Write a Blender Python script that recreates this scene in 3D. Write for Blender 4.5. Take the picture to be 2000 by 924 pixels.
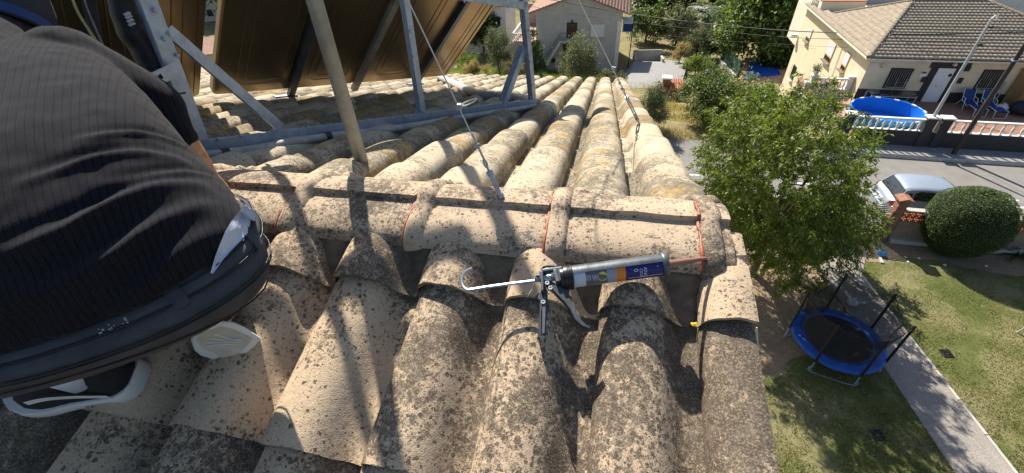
import bpy, bmesh, math, random
import numpy as np
from mathutils import Vector, Matrix, noise as mnoise

for o in list(bpy.data.objects):
    bpy.data.objects.remove(o, do_unlink=True)
SC = bpy.context.scene
COL = SC.collection
random.seed(7)
PI = math.pi

# ------------------------------------------------------------------ camera, sky, sun, exposure
EYE = np.array([0.0, 0.0, 12.0])          # 12 m above the garden
FPX = 863.56                              # focal length in pixels of a 2000 px wide frame
PITCH, ROLL = 0.68393292, -0.05387999


def cam_axes():
    cp, sp = math.cos(PITCH), math.sin(PITCH)
    F = np.array([0, cp, -sp]); U = np.array([0, sp, cp]); R = np.array([1.0, 0, 0])
    c, s = math.cos(ROLL), math.sin(ROLL)
    return R * c + U * s, -R * s + U * c, F


CX, CY, CF = cam_axes()
cam = bpy.data.cameras.new('camera')
cam.sensor_width = 36.0
cam.lens = 36.0 * FPX / 2000.0
cam.clip_start = 0.05
cam.clip_end = 900.0
camo = bpy.data.objects.new('camera', cam)
camo.matrix_world = Matrix(((CX[0], CY[0], -CF[0], EYE[0]), (CX[1], CY[1], -CF[1], EYE[1]),
                            (CX[2], CY[2], -CF[2], EYE[2]), (0, 0, 0, 1)))
COL.objects.link(camo)
SC.camera = camo

SUN_EL = math.radians(43.0)
SUN_AZ = math.radians(-15.0)              # left of straight ahead (+Y)
TO_SUN = Vector((math.sin(SUN_AZ) * math.cos(SUN_EL), math.cos(SUN_AZ) * math.cos(SUN_EL), math.sin(SUN_EL)))
world = bpy.data.worlds.new('World')
SC.world = world
world.use_nodes = True
wn = world.node_tree
sky = wn.nodes.new('ShaderNodeTexSky')
sky.sky_type = 'NISHITA'
sky.sun_disc = False
sky.sun_elevation = SUN_EL
sky.sun_rotation = SUN_AZ
sky.air_density = 1.0
sky.dust_density = 1.2
bg = wn.nodes['Background']
wn.links.new(sky.outputs[0], bg.inputs[0])
bg.inputs[1].default_value = 0.075
sl = bpy.data.lights.new('sun', 'SUN')
sl.energy = 5.0
sl.angle = math.radians(0.53)
sl.color = (1.0, 0.93, 0.82)
slo = bpy.data.objects.new('sun', sl)
slo.rotation_euler = TO_SUN.to_track_quat('Z', 'Y').to_euler()
slo.location = (0, 0, 40)
COL.objects.link(slo)
SC.view_settings.view_transform = 'Standard'
SC.view_settings.look = 'None'
SC.view_settings.exposure = 0.95
SC.view_settings.gamma = 1.0
SC.view_settings.use_curve_mapping = False
SC.cycles.max_bounces = 6
SC.cycles.transparent_max_bounces = 12

# ------------------------------------------------------------------ geometry helpers
def V(p): return Vector((float(p[0]), float(p[1]), float(p[2])))
def nrm(v): v = np.asarray(v, float); return v / np.linalg.norm(v)
def ray(px, py): return CX * (px - 1000) / FPX + CY * (462 - py) / FPX + CF
def on_plane(px, py, P, n):
    d = ray(px, py); return EYE + d * (np.dot(np.asarray(P) - EYE, n) / np.dot(d, n))
def gz(px, py, z=0.0): return on_plane(px, py, (0, 0, z), np.array([0, 0, 1.0]))
def cp(px, py, depth): return EYE + ray(px, py) * depth

RAZ = -0.22393822
SLOPE = 0.294
EX = np.array([math.cos(RAZ), math.sin(RAZ), 0]); EY = np.array([-EX[1], EX[0], 0]); EZ = np.array([0, 0, 1.0])
RIDGE = EYE + np.array([-0.58830296, 1.05365691, -0.71441545])
DN = -EY * math.cos(SLOPE) - EZ * math.sin(SLOPE); NN = -EY * math.sin(SLOPE) + EZ * math.cos(SLOPE)
DF = EY * math.cos(SLOPE) - EZ * math.sin(SLOPE); NF = EY * math.sin(SLOPE) + EZ * math.cos(SLOPE)
def near_px(px, py, h=0.0): return on_plane(px, py, RIDGE + NN * h, NN)
def far_px(px, py, h=0.0): return on_plane(px, py, RIDGE + NF * h, NF)
def near_pt(u, d, h=0.0): return RIDGE + EX * u + DN * d + NN * h
def far_pt(u, d, h=0.0): return RIDGE + EX * u + DF * d + NF * h
def ridge_pt(u, y, z): return RIDGE + EX * u + EY * y + EZ * z

PM = {}


def pm(o): return PM.get(o.name, Matrix.Identity(4)) if o is not None else Matrix.Identity(4)


class MB:
    def __init__(self):
        self.v = []; self.f = []; self.m = []

    def add(self, vs, fs, mi=0):
        b = len(self.v)
        self.v.extend([tuple(map(float, q)) for q in vs])
        for q in fs:
            self.f.append(tuple(b + i for i in q)); self.m.append(mi)
        return self

    def box(self, c, size, ax=None, mi=0):
        c = np.asarray(c, float)
        ax = ax if ax is not None else (np.array([1.0, 0, 0]), np.array([0, 1.0, 0]), np.array([0, 0, 1.0]))
        h = [np.asarray(ax[i], float) * size[i] / 2 for i in range(3)]
        vs = [c + sx * h[0] + sy * h[1] + sz * h[2] for sz in (-1, 1) for sy in (-1, 1) for sx in (-1, 1)]
        return self.add(vs, [(0, 2, 3, 1), (4, 5, 7, 6), (0, 1, 5, 4), (2, 6, 7, 3), (0, 4, 6, 2), (1, 3, 7, 5)], mi)

    def bar(self, p, q, w, h, up=(0, 0, 1), mi=0):
        p = np.asarray(p, float); q = np.asarray(q, float)
        a = nrm(q - p); s = np.cross(a, up); s = nrm(s); u = np.cross(s, a)
        return self.box((p + q) / 2, (np.linalg.norm(q - p), w, h), (a, s, u), mi)

    def angle_bar(self, p, q, w, t, up, side, mi=0):
        """an L-section: one flange along up, the other along side"""
        p = np.asarray(p, float); q = np.asarray(q, float)
        a = nrm(q - p); u = np.asarray(up, float); u = nrm(u - a * (u @ a))
        s = np.asarray(side, float); s = s - a * (s @ a) - u * (s @ u); s = nrm(s)
        sec = [(0, 0), (w, 0), (w, t), (t, t), (t, w), (0, w)]
        vs = [p + s * x + u * y for x, y in sec] + [q + s * x + u * y for x, y in sec]
        fs = [tuple(range(6)), tuple(range(11, 5, -1))] + [(i, i + 6, (i + 1) % 6 + 6, (i + 1) % 6) for i in range(6)]
        return self.add(vs, fs, mi)

    def tube(self, pts, r, n=8, caps=True, mi=0):
        pts = [np.asarray(q, float) for q in pts]
        rr = r if hasattr(r, '__len__') else [r] * len(pts)
        t0 = nrm(pts[1] - pts[0])
        ref = np.array([0, 0, 1.0]) if abs(t0[2]) < .9 else np.array([1.0, 0, 0])
        s = nrm(np.cross(t0, ref)); vs = []; fs = []
        for i, q in enumerate(pts):
            a = pts[min(i + 1, len(pts) - 1)] - pts[max(i - 1, 0)]; a = nrm(a)
            s = nrm(s - a * (s @ a)); u = np.cross(a, s)
            for k in range(n):
                w = 2 * PI * k / n
                vs.append(q + (s * math.cos(w) + u * math.sin(w)) * rr[i])
        for i in range(len(pts) - 1):
            for k in range(n):
                fs.append((i * n + k, i * n + (k + 1) % n, (i + 1) * n + (k + 1) % n, (i + 1) * n + k))
        if caps:
            fs.append(tuple(range(n - 1, -1, -1))); fs.append(tuple((len(pts) - 1) * n + k for k in range(n)))
        return self.add(vs, fs, mi)

    def lathe(self, prof, o, ax=(0, 0, 1), n=16, mi=0, a0=0.0, a1=2 * PI, ref=None):
        o = np.asarray(o, float); ax = nrm(ax)
        rf = np.asarray(ref, float) if ref is not None else (np.array([1.0, 0, 0]) if abs(ax[0]) < .9 else np.array([0, 1.0, 0]))
        s = nrm(rf - ax * (rf @ ax)); u = np.cross(ax, s)
        full = abs(a1 - a0 - 2 * PI) < 1e-6
        m = n if full else n + 1
        vs = []; fs = []
        for r, z in prof:
            for k in range(m):
                w = a0 + (a1 - a0) * k / n
                vs.append(o + ax * z + (s * math.cos(w) + u * math.sin(w)) * max(r, 1e-4))
        for i in range(len(prof) - 1):
            for k in range(n):
                k2 = (k + 1) % m
                fs.append((i * m + k, i * m + k2, (i + 1) * m + k2, (i + 1) * m + k))
        return self.add(vs, fs, mi)

    def prism(self, poly, off, mi=0):
        off = np.asarray(off, float); n = len(poly)
        a = [np.asarray(q, float) for q in poly]
        vs = a + [q + off for q in a]
        fs = [tuple(range(n - 1, -1, -1)), tuple(range(n, 2 * n))] + [(i, (i + 1) % n, (i + 1) % n + n, i + n) for i in range(n)]
        return self.add(vs, fs, mi)

    def grid(self, P, mi=0):
        nu = len(P); nv = len(P[0]); vs = [q for row in P for q in row]
        fs = [(i * nv + j, (i + 1) * nv + j, (i + 1) * nv + j + 1, i * nv + j + 1) for i in range(nu - 1) for j in range(nv - 1)]
        return self.add(vs, fs, mi)

    def mesh(self, name, mats, inv=None, shift=None, smooth=None):
        me = bpy.data.meshes.new(name)
        vs = self.v
        if shift is not None:
            vs = [(a - shift[0], b - shift[1], c - shift[2]) for a, b, c in vs]
        if inv is not None:
            vs = [tuple(inv @ Vector(q)) for q in vs]
        me.from_pydata(vs, [], self.f)
        for m in (mats if isinstance(mats, (list, tuple)) else [mats]):
            me.materials.append(m)
        if any(self.m):
            me.polygons.foreach_set('material_index', self.m)
        if smooth is not None:
            me.polygons.foreach_set('use_smooth', [True] * len(me.polygons))
            if smooth < 179:
                me.set_sharp_from_angle(angle=math.radians(smooth))
        me.update()
        return me

    def build(self, name, mats, parent=None, smooth=None, bevel=0.0, fix=True):
        """ONE mesh object; world coordinates go in, the object sits under its parent (or has its origin at its own base)"""
        if parent is None:
            a = np.array(self.v); lo = a.min(0); hi = a.max(0)
            sh = ((lo[0] + hi[0]) / 2, (lo[1] + hi[1]) / 2, lo[2])
            me = self.mesh(name, mats, shift=sh, smooth=smooth)
        else:
            me = self.mesh(name, mats, inv=pm(parent).inverted(), smooth=smooth)
        if fix:
            bm = bmesh.new(); bm.from_mesh(me); bmesh.ops.recalc_face_normals(bm, faces=bm.faces); bm.to_mesh(me); bm.free()
        o = bpy.data.objects.new(name, me)
        COL.objects.link(o)
        if parent is None:
            o.location = sh; PM[o.name] = Matrix.Translation(Vector(sh))
        else:
            o.parent = parent; PM[o.name] = pm(parent)
        if bevel:
            b = o.modifiers.new('bevel', 'BEVEL'); b.width = bevel; b.segments = 2; b.limit_method = 'ANGLE'
            b.angle_limit = math.radians(40)
        return o


def tag(o, label, cat, group=None, kind=None):
    if label: o['label'] = label
    if cat: o['category'] = cat
    if group: o['group'] = group
    if kind: o['kind'] = kind
    return o


def structure(o): o['kind'] = 'structure'; return o


def thing(name, label, cat, loc, group=None, mat=None):
    o = bpy.data.objects.new(name, None); COL.objects.link(o)
    o.empty_display_size = .1
    m = mat if mat is not None else Matrix.Translation(V(loc))
    o.matrix_world = m
    PM[o.name] = m.copy()
    return tag(o, label, cat, group)


def inst(name, me, world, parent):
    """another object on a shared mesh, placed by its world matrix"""
    o = bpy.data.objects.new(name, me); COL.objects.link(o)
    o.parent = parent
    o.matrix_local = pm(parent).inverted() @ world
    PM[o.name] = world.copy()
    return o


def frame(o, x, y, z):
    return Matrix(((x[0], y[0], z[0], o[0]), (x[1], y[1], z[1], o[1]), (x[2], y[2], z[2], o[2]), (0, 0, 0, 1)))


def dup(root, world, label=None, group=None):
    r = root.copy(); COL.objects.link(r); r.matrix_world = world
    PM[r.name] = world.copy()
    if label: r['label'] = label
    if group: r['group'] = group
    for ch in list(root.children):
        c = ch.copy(); COL.objects.link(c); c.parent = r
        for g in list(ch.children):
            d = g.copy(); COL.objects.link(d); d.parent = c
    return r


def big_mesh(name, co, faces_flat, nper, mat, parent=None, origin=None, smooth=False):
    """fast mesh from numpy arrays: co (n,3), faces of nper corners each"""
    me = bpy.data.meshes.new(name)
    co = np.asarray(co, np.float32)
    if parent is not None:
        inv = np.array(pm(parent).inverted()); co = co @ inv[:3, :3].T.astype(np.float32) + inv[:3, 3].astype(np.float32)
    elif origin is not None:
        co = co - np.asarray(origin, np.float32)
    nf = len(faces_flat) // nper
    me.vertices.add(len(co)); me.vertices.foreach_set('co', co.ravel())
    me.loops.add(len(faces_flat)); me.loops.foreach_set('vertex_index', np.asarray(faces_flat, np.int32))
    me.polygons.add(nf)
    me.polygons.foreach_set('loop_start', np.arange(0, nf * nper, nper, dtype=np.int32))
    me.polygons.foreach_set('loop_total', np.full(nf, nper, np.int32))
    if smooth: me.polygons.foreach_set('use_smooth', np.ones(nf, bool))
    me.materials.append(mat)
    me.update(calc_edges=True)
    o = bpy.data.objects.new(name, me); COL.objects.link(o)
    if parent is not None:
        o.parent = parent; PM[o.name] = pm(parent)
    elif origin is not None:
        o.location = origin; PM[o.name] = Matrix.Translation(Vector([float(q) for q in origin]))
    return o


# ------------------------------------------------------------------ materials
def nodes_of(name):
    m = bpy.data.materials.new(name); m.use_nodes = True
    nt = m.node_tree
    return m, nt, nt.nodes['Principled BSDF'], nt.links.new


def N(nt, t, **kw):
    n = nt.nodes.new(t)
    for k, v in kw.items():
        if k in n.inputs.keys() if isinstance(k, str) else False: n.inputs[k].default_value = v
        else: setattr(n, k, v)
    return n


def ramp(nt, src, stops, interp='LINEAR'):
    r = nt.nodes.new('ShaderNodeValToRGB'); r.color_ramp.interpolation = interp
    e = r.color_ramp.elements
    while len(e) < len(stops): e.new(.5)
    for i, (p, c) in enumerate(stops):
        e[i].position = p
        e[i].color = (c, c, c, 1) if not hasattr(c, '__len__') else (c[0], c[1], c[2], 1)
    nt.links.new(src, r.inputs[0])
    return r


def mixc(nt, fac, a, b, mode='MIX'):
    n = nt.nodes.new('ShaderNodeMix'); n.data_type = 'RGBA'; n.blend_type = mode; n.clamp_factor = True
    for s, k in ((fac, 0), (a, 6), (b, 7)):
        if hasattr(s, 'is_output'): nt.links.new(s, n.inputs[k])
        elif hasattr(s, '__len__'): n.inputs[k].default_value = (s[0], s[1], s[2], 1)
        else: n.inputs[k].default_value = s
    return n.outputs[2]


def math_n(nt, op, a, b=None, c=None, clamp=False):
    n = nt.nodes.new('ShaderNodeMath'); n.operation = op; n.use_clamp = clamp
    for i, s in enumerate((a, b, c)):
        if s is None: continue
        if hasattr(s, 'is_output'): nt.links.new(s, n.inputs[i])
        else: n.inputs[i].default_value = s
    return n.outputs[0]


def noise_n(nt, vec, scale, detail=4, rough=.55, dist=0.0):
    n = nt.nodes.new('ShaderNodeTexNoise'); n.inputs['Scale'].default_value = scale
    n.inputs['Detail'].default_value = detail; n.inputs['Roughness'].default_value = rough; n.inputs['Distortion'].default_value = dist
    nt.links.new(vec, n.inputs['Vector']); return n


def coords(nt, per_object=0.0):
    tc = nt.nodes.new('ShaderNodeTexCoord')
    if not per_object: return tc.outputs['Object'], None
    oi = nt.nodes.new('ShaderNodeObjectInfo')
    va = nt.nodes.new('ShaderNodeVectorMath'); va.operation = 'MULTIPLY_ADD'
    cx = nt.nodes.new('ShaderNodeCombineXYZ')
    for i in range(3): nt.links.new(math_n(nt, 'MULTIPLY', oi.outputs['Random'], (per_object, per_object * 1.7, per_object * .6)[i]), cx.inputs[i])
    ad = nt.nodes.new('ShaderNodeVectorMath'); ad.operation = 'ADD'
    nt.links.new(tc.outputs['Object'], ad.inputs[0]); nt.links.new(cx.outputs[0], ad.inputs[1])
    nt.nodes.remove(va)
    return ad.outputs[0], oi.outputs['Random']


def bump_to(nt, bsdf, src, strength, dist):
    b = nt.nodes.new('ShaderNodeBump'); b.inputs['Strength'].default_value = strength; b.inputs['Distance'].default_value = dist
    nt.links.new(src, b.inputs['Height']); nt.links.new(b.outputs[0], bsdf.inputs['Normal']); return b


def plain(name, col, rough=.75, var=.18, scale=6.0, bump=.15, bdist=.01, metal=0.0, spec=.4, coat=0.0, dirt=0.0, dscale=1.5):
    m, nt, b, L = nodes_of(name)
    vec, _ = coords(nt)
    n = noise_n(nt, vec, scale, 6, .6)
    lo = tuple(c * (1 - var) for c in col); hi = tuple(min(1, c * (1 + var)) for c in col)
    c = ramp(nt, n.outputs[0], [(.3, lo), (.7, hi)]).outputs[0]
    if dirt:
        d = noise_n(nt, vec, dscale, 8, .7, .6)
        c = mixc(nt, math_n(nt, 'MULTIPLY', ramp(nt, d.outputs[0], [(.48, 0), (.72, 1)]).outputs[0], dirt), c, tuple(q * .42 for q in col))
    L(c, b.inputs['Base Color'])
    b.inputs['Roughness'].default_value = rough; b.inputs['Metallic'].default_value = metal
    b.inputs['Specular IOR Level'].default_value = spec
    b.inputs['Coat Weight'].default_value = coat
    if bump:
        n2 = noise_n(nt, vec, scale * 6, 5, .65)
        bump_to(nt, b, n2.outputs[0], bump, bdist)
    return m


def tile_mat(name, base_lo, base_hi, lichen, dens, ochre=0.0, per=13.0, spot=58.0, fine=170.0, grow=1.0):
    """weathered concrete: sandy body, pinholes, lichen rosettes whose density drifts over the piece"""
    m, nt, b, L = nodes_of(name)
    vec, rnd = coords(nt, per)
    n = noise_n(nt, vec, 9, 5, .6)
    c = ramp(nt, n.outputs[0], [(.3, base_lo), (.7, base_hi)]).outputs[0]
    grit = noise_n(nt, vec, 420, 2, .5)
    c = mixc(nt, .35, c, ramp(nt, grit.outputs[0], [(.35, tuple(q * .55 for q in base_lo)), (.62, tuple(min(1, q * 1.2) for q in base_hi))]).outputs[0])
    # warped coordinates so that the rosettes are not round
    wv = noise_n(nt, vec, 120, 3, .6)
    wa = nt.nodes.new('ShaderNodeVectorMath'); wa.operation = 'SCALE'; wa.inputs['Scale'].default_value = .012
    L(wv.outputs['Color'], wa.inputs[0])
    wd = nt.nodes.new('ShaderNodeVectorMath'); wd.operation = 'ADD'; L(vec, wd.inputs[0]); L(wa.outputs[0], wd.inputs[1])
    dn = noise_n(nt, vec, 6.5, 3, .55)
    dm = math_n(nt, 'ADD', dn.outputs[0], math_n(nt, 'MULTIPLY_ADD', rnd, .42, -.21 + dens))
    if grow:
        tco = nt.nodes.new('ShaderNodeTexCoord'); sx = nt.nodes.new('ShaderNodeSeparateXYZ'); L(tco.outputs['Object'], sx.inputs[0])
        lowz = math_n(nt, 'MULTIPLY', math_n(nt, 'SUBTRACT', .05, sx.outputs['Z'], clamp=False), 3.2)
        lowz = math_n(nt, 'MINIMUM', math_n(nt, 'MAXIMUM', lowz, -.02), .17)
        upy = math_n(nt, 'MULTIPLY', math_n(nt, 'SUBTRACT', -.25, sx.outputs['Y']), 1.1)
        upy = math_n(nt, 'MINIMUM', math_n(nt, 'MAXIMUM', upy, 0.0), .10)
        dm = math_n(nt, 'ADD', dm, math_n(nt, 'MULTIPLY', math_n(nt, 'ADD', lowz, upy), grow))
    masks = []
    for sc, k in ((spot, .60), (spot * 2.1, .56), (fine, .46)):
        vo = nt.nodes.new('ShaderNodeTexVoronoi'); vo.inputs['Scale'].default_value = sc
        L(wd.outputs[0], vo.inputs['Vector'])
        rsz = nt.nodes.new('ShaderNodeSeparateColor'); L(vo.outputs['Color'], rsz.inputs[0])
        lim = math_n(nt, 'MULTIPLY', math_n(nt, 'MULTIPLY', rsz.outputs[0], dm), k * 2.0)   # spot radius: random, larger where the growth is dense
        lim = math_n(nt, 'SUBTRACT', lim, .10)
        masks.append(math_n(nt, 'MULTIPLY', math_n(nt, 'SUBTRACT', lim, vo.outputs['Distance']), 9.0, clamp=True))
    mk = math_n(nt, 'MAXIMUM', math_n(nt, 'MAXIMUM', masks[0], masks[1]), masks[2])
    # joined crusts
    cr = noise_n(nt, wd.outputs[0], 62, 8, .75)
    crm = math_n(nt, 'MULTIPLY', math_n(nt, 'SUBTRACT', math_n(nt, 'ADD', cr.outputs[0], math_n(nt, 'MULTIPLY', dm, .62)), .872), 9.0, clamp=True)
    mk = math_n(nt, 'MAXIMUM', mk, crm)
    # broken surface of the growth
    bk = noise_n(nt, vec, 260, 3, .7)
    mk = math_n(nt, 'MULTIPLY', mk, ramp(nt, bk.outputs[0], [(.30, .35), (.52, 1)]).outputs[0])
    lc = ramp(nt, noise_n(nt, vec, 34, 5, .7).outputs[0], [(.28, tuple(q * .5 for q in lichen)), (.5, tuple(q * 1.25 for q in lichen)), (.72, tuple(q * 3.6 for q in lichen))]).outputs[0]
    # a general film of dirt that follows the same drift
    fl = noise_n(nt, vec, 18, 6, .7)
    c = mixc(nt, math_n(nt, 'MULTIPLY', ramp(nt, math_n(nt, 'ADD', fl.outputs[0], math_n(nt, 'MULTIPLY', dm, .4)), [(.62, 0), (.9, 1)]).outputs[0], .22), c, tuple(q * .45 for q in base_lo))
    c = mixc(nt, math_n(nt, 'MULTIPLY', mk, .88), c, lc)
    if ochre:
        oc = noise_n(nt, vec, 11, 5, .7)
        om = math_n(nt, 'MULTIPLY', ramp(nt, math_n(nt, 'ADD', oc.outputs[0], math_n(nt, 'MULTIPLY_ADD', rnd, .25, -.12)), [(.56, 0), (.68, 1)]).outputs[0], ochre)
        og = noise_n(nt, vec, 90, 3, .6)
        c = mixc(nt, math_n(nt, 'MULTIPLY', om, ramp(nt, og.outputs[0], [(.38, 0), (.55, 1)]).outputs[0]), c, (.42, .24, .035))
    L(c, b.inputs['Base Color'])
    b.inputs['Roughness'].default_value = .93
    b.inputs['Specular IOR Level'].default_value = .15
    h = math_n(nt, 'ADD', math_n(nt, 'MULTIPLY', grit.outputs[0], .6), math_n(nt, 'MULTIPLY', noise_n(nt, vec, 60, 4, .6).outputs[0], 1.0))
    h = math_n(nt, 'ADD', h, math_n(nt, 'MULTIPLY', mk, -.12))
    bump_to(nt, b, h, .5, .0035)
    return m


def leaf_mat(name, dark, light, trans=.35, rough=.5, dry=None, dryp=.06):
    m, nt, b, L = nodes_of(name)
    g = nt.nodes.new('ShaderNodeNewGeometry')
    st = [(0.0, dark), (.75, light), (1.0, tuple(min(1, q * 1.25) for q in light))]
    r = ramp(nt, g.outputs['Random Per Island'], st).outputs[0]
    if dry:
        mk = math_n(nt, 'LESS_THAN', math_n(nt, 'FRACT', math_n(nt, 'MULTIPLY', g.outputs['Random Per Island'], 37.0)), dryp)
        r = mixc(nt, mk, r, dry)
    L(r, b.inputs['Base Color'])
    b.inputs['Roughness'].default_value = rough; b.inputs['Specular IOR Level'].default_value = .45
    t = nt.nodes.new('ShaderNodeBsdfTranslucent')
    L(mixc(nt, 1.0, r, (1.5, 1.6, .55), 'MULTIPLY'), t.inputs[0])
    mx = nt.nodes.new('ShaderNodeMixShader'); mx.inputs[0].default_value = trans
    L(b.outputs[0], mx.inputs[1]); L(t.outputs[0], mx.inputs[2])
    L(mx.outputs[0], nt.nodes['Material Output'].inputs[0])
    return m


MT = {}
MT['tile_near'] = tile_mat('sandy_tile_with_lichen', (.475, .36, .24), (.60, .46, .315), (.040, .035, .030), .13, spot=92, fine=290, grow=.7)
MT['tile_far'] = tile_mat('greyer_tile_with_lichen', (.41, .345, .25), (.55, .47, .345), (.085, .075, .055), .15, ochre=.6, spot=105, fine=280)
MT['ridge'] = tile_mat('ridge_tile_concrete', (.44, .34, .235), (.55, .43, .305), (.045, .04, .036), .11, ochre=.12, spot=105, fine=280, grow=0.0)
MT['mortar'] = plain('dark_mossy_mortar', (.20, .16, .115), .95, .5, 22, .8, .02, dirt=.6, dscale=9)
MT['debris'] = plain('lichen_debris', (.30, .22, .12), .95, .5, 60, .8, .01, dirt=.5, dscale=20)
MT['sealant'] = plain('red_brown_sealant', (.33, .10, .06), .5, .3, 40, .3, .003)
MT['galv'] = plain('galvanised_steel', (.34, .41, .52), .42, .2, 30, .06, .002, metal=.45, dirt=.2, dscale=14)  # blue of the reflected sky is put into the base colour
MT['galv_dull'] = plain('weathered_pole_steel', (.30, .285, .24), .55, .25, 14, .1, .002, metal=.4, dirt=.55, dscale=9)
MT['bronze'] = plain('bronze_backsheet', (.27, .20, .12), .32, .12, 3, .05, .004, metal=.85, dirt=.2, dscale=3)
MT['rail_dark'] = plain('shade_dark_steel', (.12, .13, .15), .45, .2, 10, .05, .002, metal=.7)  # support rails: galvanised steel with its shade put into the dark colour
MT['foil'] = plain('crinkled_foil', (.66, .64, .61), .45, .2, 40, 1.0, .02, metal=.15, dirt=.3, dscale=12)
MT['black_rubber'] = plain('black_insulation', (.012, .012, .014), .38, .3, 20, .35, .008, dirt=.2)
MT['white_pvc'] = plain('dirty_white_pvc', (.34, .34, .32), .6, .3, 10, .3, .006, dirt=.6, dscale=10)
MT['wire'] = plain('white_cable_sheath', (.62, .60, .53), .5, .1, 30, 0)
MT['wire_yellow'] = plain('yellow_cable_sheath', (.38, .33, .12), .5, .1, 30, 0)
MT['wire_black'] = plain('black_cable_sheath', (.02, .02, .022), .6, .1, 30, 0)
MT['zinc'] = plain('bright_zinc', (.36, .40, .45), .45, .2, 60, .1, .001, metal=.8)
MT['cream_wall'] = plain('cream_render', (.66, .60, .48), .9, .07, 2.5, .35, .01, dirt=.26, dscale=.7)
MT['yellow_wall'] = plain('pale_yellow_render', (.66, .57, .40), .9, .07, 2.5, .35, .01, dirt=.22, dscale=.9)
MT['grey_wall'] = plain('grey_render', (.44, .43, .42), .9, .1, 1.2, .35, .01, dirt=.3, dscale=.5)
MT['white_wall'] = plain('white_render', (.68, .66, .62), .9, .07, 2, .3, .01, dirt=.2, dscale=.8)
MT['white_stone'] = plain('white_cast_stone', (.68, .66, .62), .8, .1, 12, .3, .004, dirt=.3, dscale=6)
MT['dark_plinth'] = plain('dark_grey_paint', (.034, .034, .038), .7, .2, 3, .3, .006, dirt=.15)
MT['terracotta'] = plain('terracotta', (.40, .155, .08), .85, .25, 8, .4, .006, dirt=.2, dscale=4)
MT['terrace_tile'] = plain('brown_floor_tile', (.27, .145, .10), .7, .2, 4, .2, .004)
MT['terrace_pink'] = plain('salmon_floor_tile', (.42, .24, .17), .8, .15, 4, .2, .004)
MT['old_roof'] = plain('grey_brown_roof_tile', (.31, .255, .19), .9, .3, 5, .5, .02, dirt=.35, dscale=2)
MT['old_ridge'] = plain('brown_ridge_tile', (.20, .165, .125), .9, .35, 6, .5, .02, dirt=.4, dscale=3)
MT['red_roof'] = plain('pale_red_roof_tile', (.36, .215, .16), .9, .25, 4, .5, .02, dirt=.25, dscale=1)
MT['white_paint'] = plain('white_paint', (.72, .72, .72), .5, .05, 5, .05, .002, dirt=.1)
MT['door_brown'] = plain('dark_brown_wood', (.055, .026, .018), .5, .3, 8, .2, .004)
MT['iron'] = plain('dark_iron', (.03, .03, .032), .5, .2, 20, .1, .002, metal=.4)
MT['shutter'] = plain('white_roller_shutter', (.60, .62, .66), .6, .06, 5, .05, .002)
MT['pane_dark'] = plain('dim_window_pane', (.022, .024, .028), .45, .2, 3, 0, spec=.25)
MT['glass'] = plain('dark_window_glass', (.02, .025, .03), .08, .1, 3, 0, metal=0, spec=.8)
MT['asphalt'] = plain('worn_asphalt', (.195, .185, .17), .9, .12, 1.4, .4, .01, dirt=.18, dscale=.35)
MT['pavement'] = plain('grey_pavement', (.235, .23, .225), .9, .14, 3, .4, .01, dirt=.2, dscale=1)
MT['kerb'] = plain('pale_kerb_stone', (.42, .40, .37), .9, .15, 4, .3, .01)
MT['road_paint'] = plain('worn_white_road_paint', (.62, .62, .60), .8, .2, 9, .1, .002, dirt=.3, dscale=6)
MT['black_frame'] = plain('black_foam_tube', (.012, .012, .014), .6, .2, 10, .1, .003)
MT['blue_pad'] = plain('blue_vinyl_pad', (.012, .075, .34), .45, .3, 3, .5, .03)
MT['blue_fabric'] = plain('dark_blue_sling', (.015, .04, .16), .7, .2, 8, .1, .003)
MT['pool_blue'] = plain('pool_liner_blue', (.02, .20, .62), .3, .15, 1.2, .1, .02)
MT['pool_cyan'] = plain('pool_liner_light_blue', (.06, .36, .62), .35, .25, 3, .1, .01)
MT['tarp'] = plain('blue_tarpaulin', (.012, .07, .42), .5, .2, 2, .4, .03)
MT['bag_blue'] = plain('blue_plastic_bag', (.07, .30, .62), .35, .25, 12, .5, .02)
MT['bag_white'] = plain('white_plastic_bag', (.66, .68, .70), .4, .1, 12, .5, .02)
MT['wood'] = plain('weathered_pole_wood', (.045, .036, .03), .85, .35, 12, .4, .006)
MT['conc_pole'] = plain('pale_grey_steel_pole', (.42, .42, .42), .6, .15, 6, .1, .002, dirt=.2)
MT['bark'] = plain('grey_brown_bark', (.12, .09, .065), .95, .4, 14, .8, .015)
MT['concrete'] = plain('pale_concrete', (.42, .40, .36), .92, .15, 4, .4, .01, dirt=.25, dscale=1.5)
MT['green_mesh'] = plain('green_fence_sheet', (.035, .10, .07), .7, .2, 4, .2, .004)
MT['silver'] = plain('silver_car_paint', (.32, .37, .44), .42, .04, 2, 0, metal=.4, coat=.35)
MT['car_glass'] = plain('car_glass', (.012, .014, .016), .04, .05, 2, 0, spec=1.0)
MT['tail_red'] = plain('red_lamp_lens', (.35, .02, .015), .15, .1, 5, 0, spec=.7)
MT['tyre'] = plain('tyre_rubber', (.018, .018, .018), .8, .2, 10, .1, .002)
MT['yellow_cloth'] = plain('ochre_curtain', (.50, .30, .06), .9, .2, 6, .2, .01)
MT['clutter'] = plain('dark_clutter_fabric', (.022, .024, .032), .9, .5, 5, .3, .02)

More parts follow.
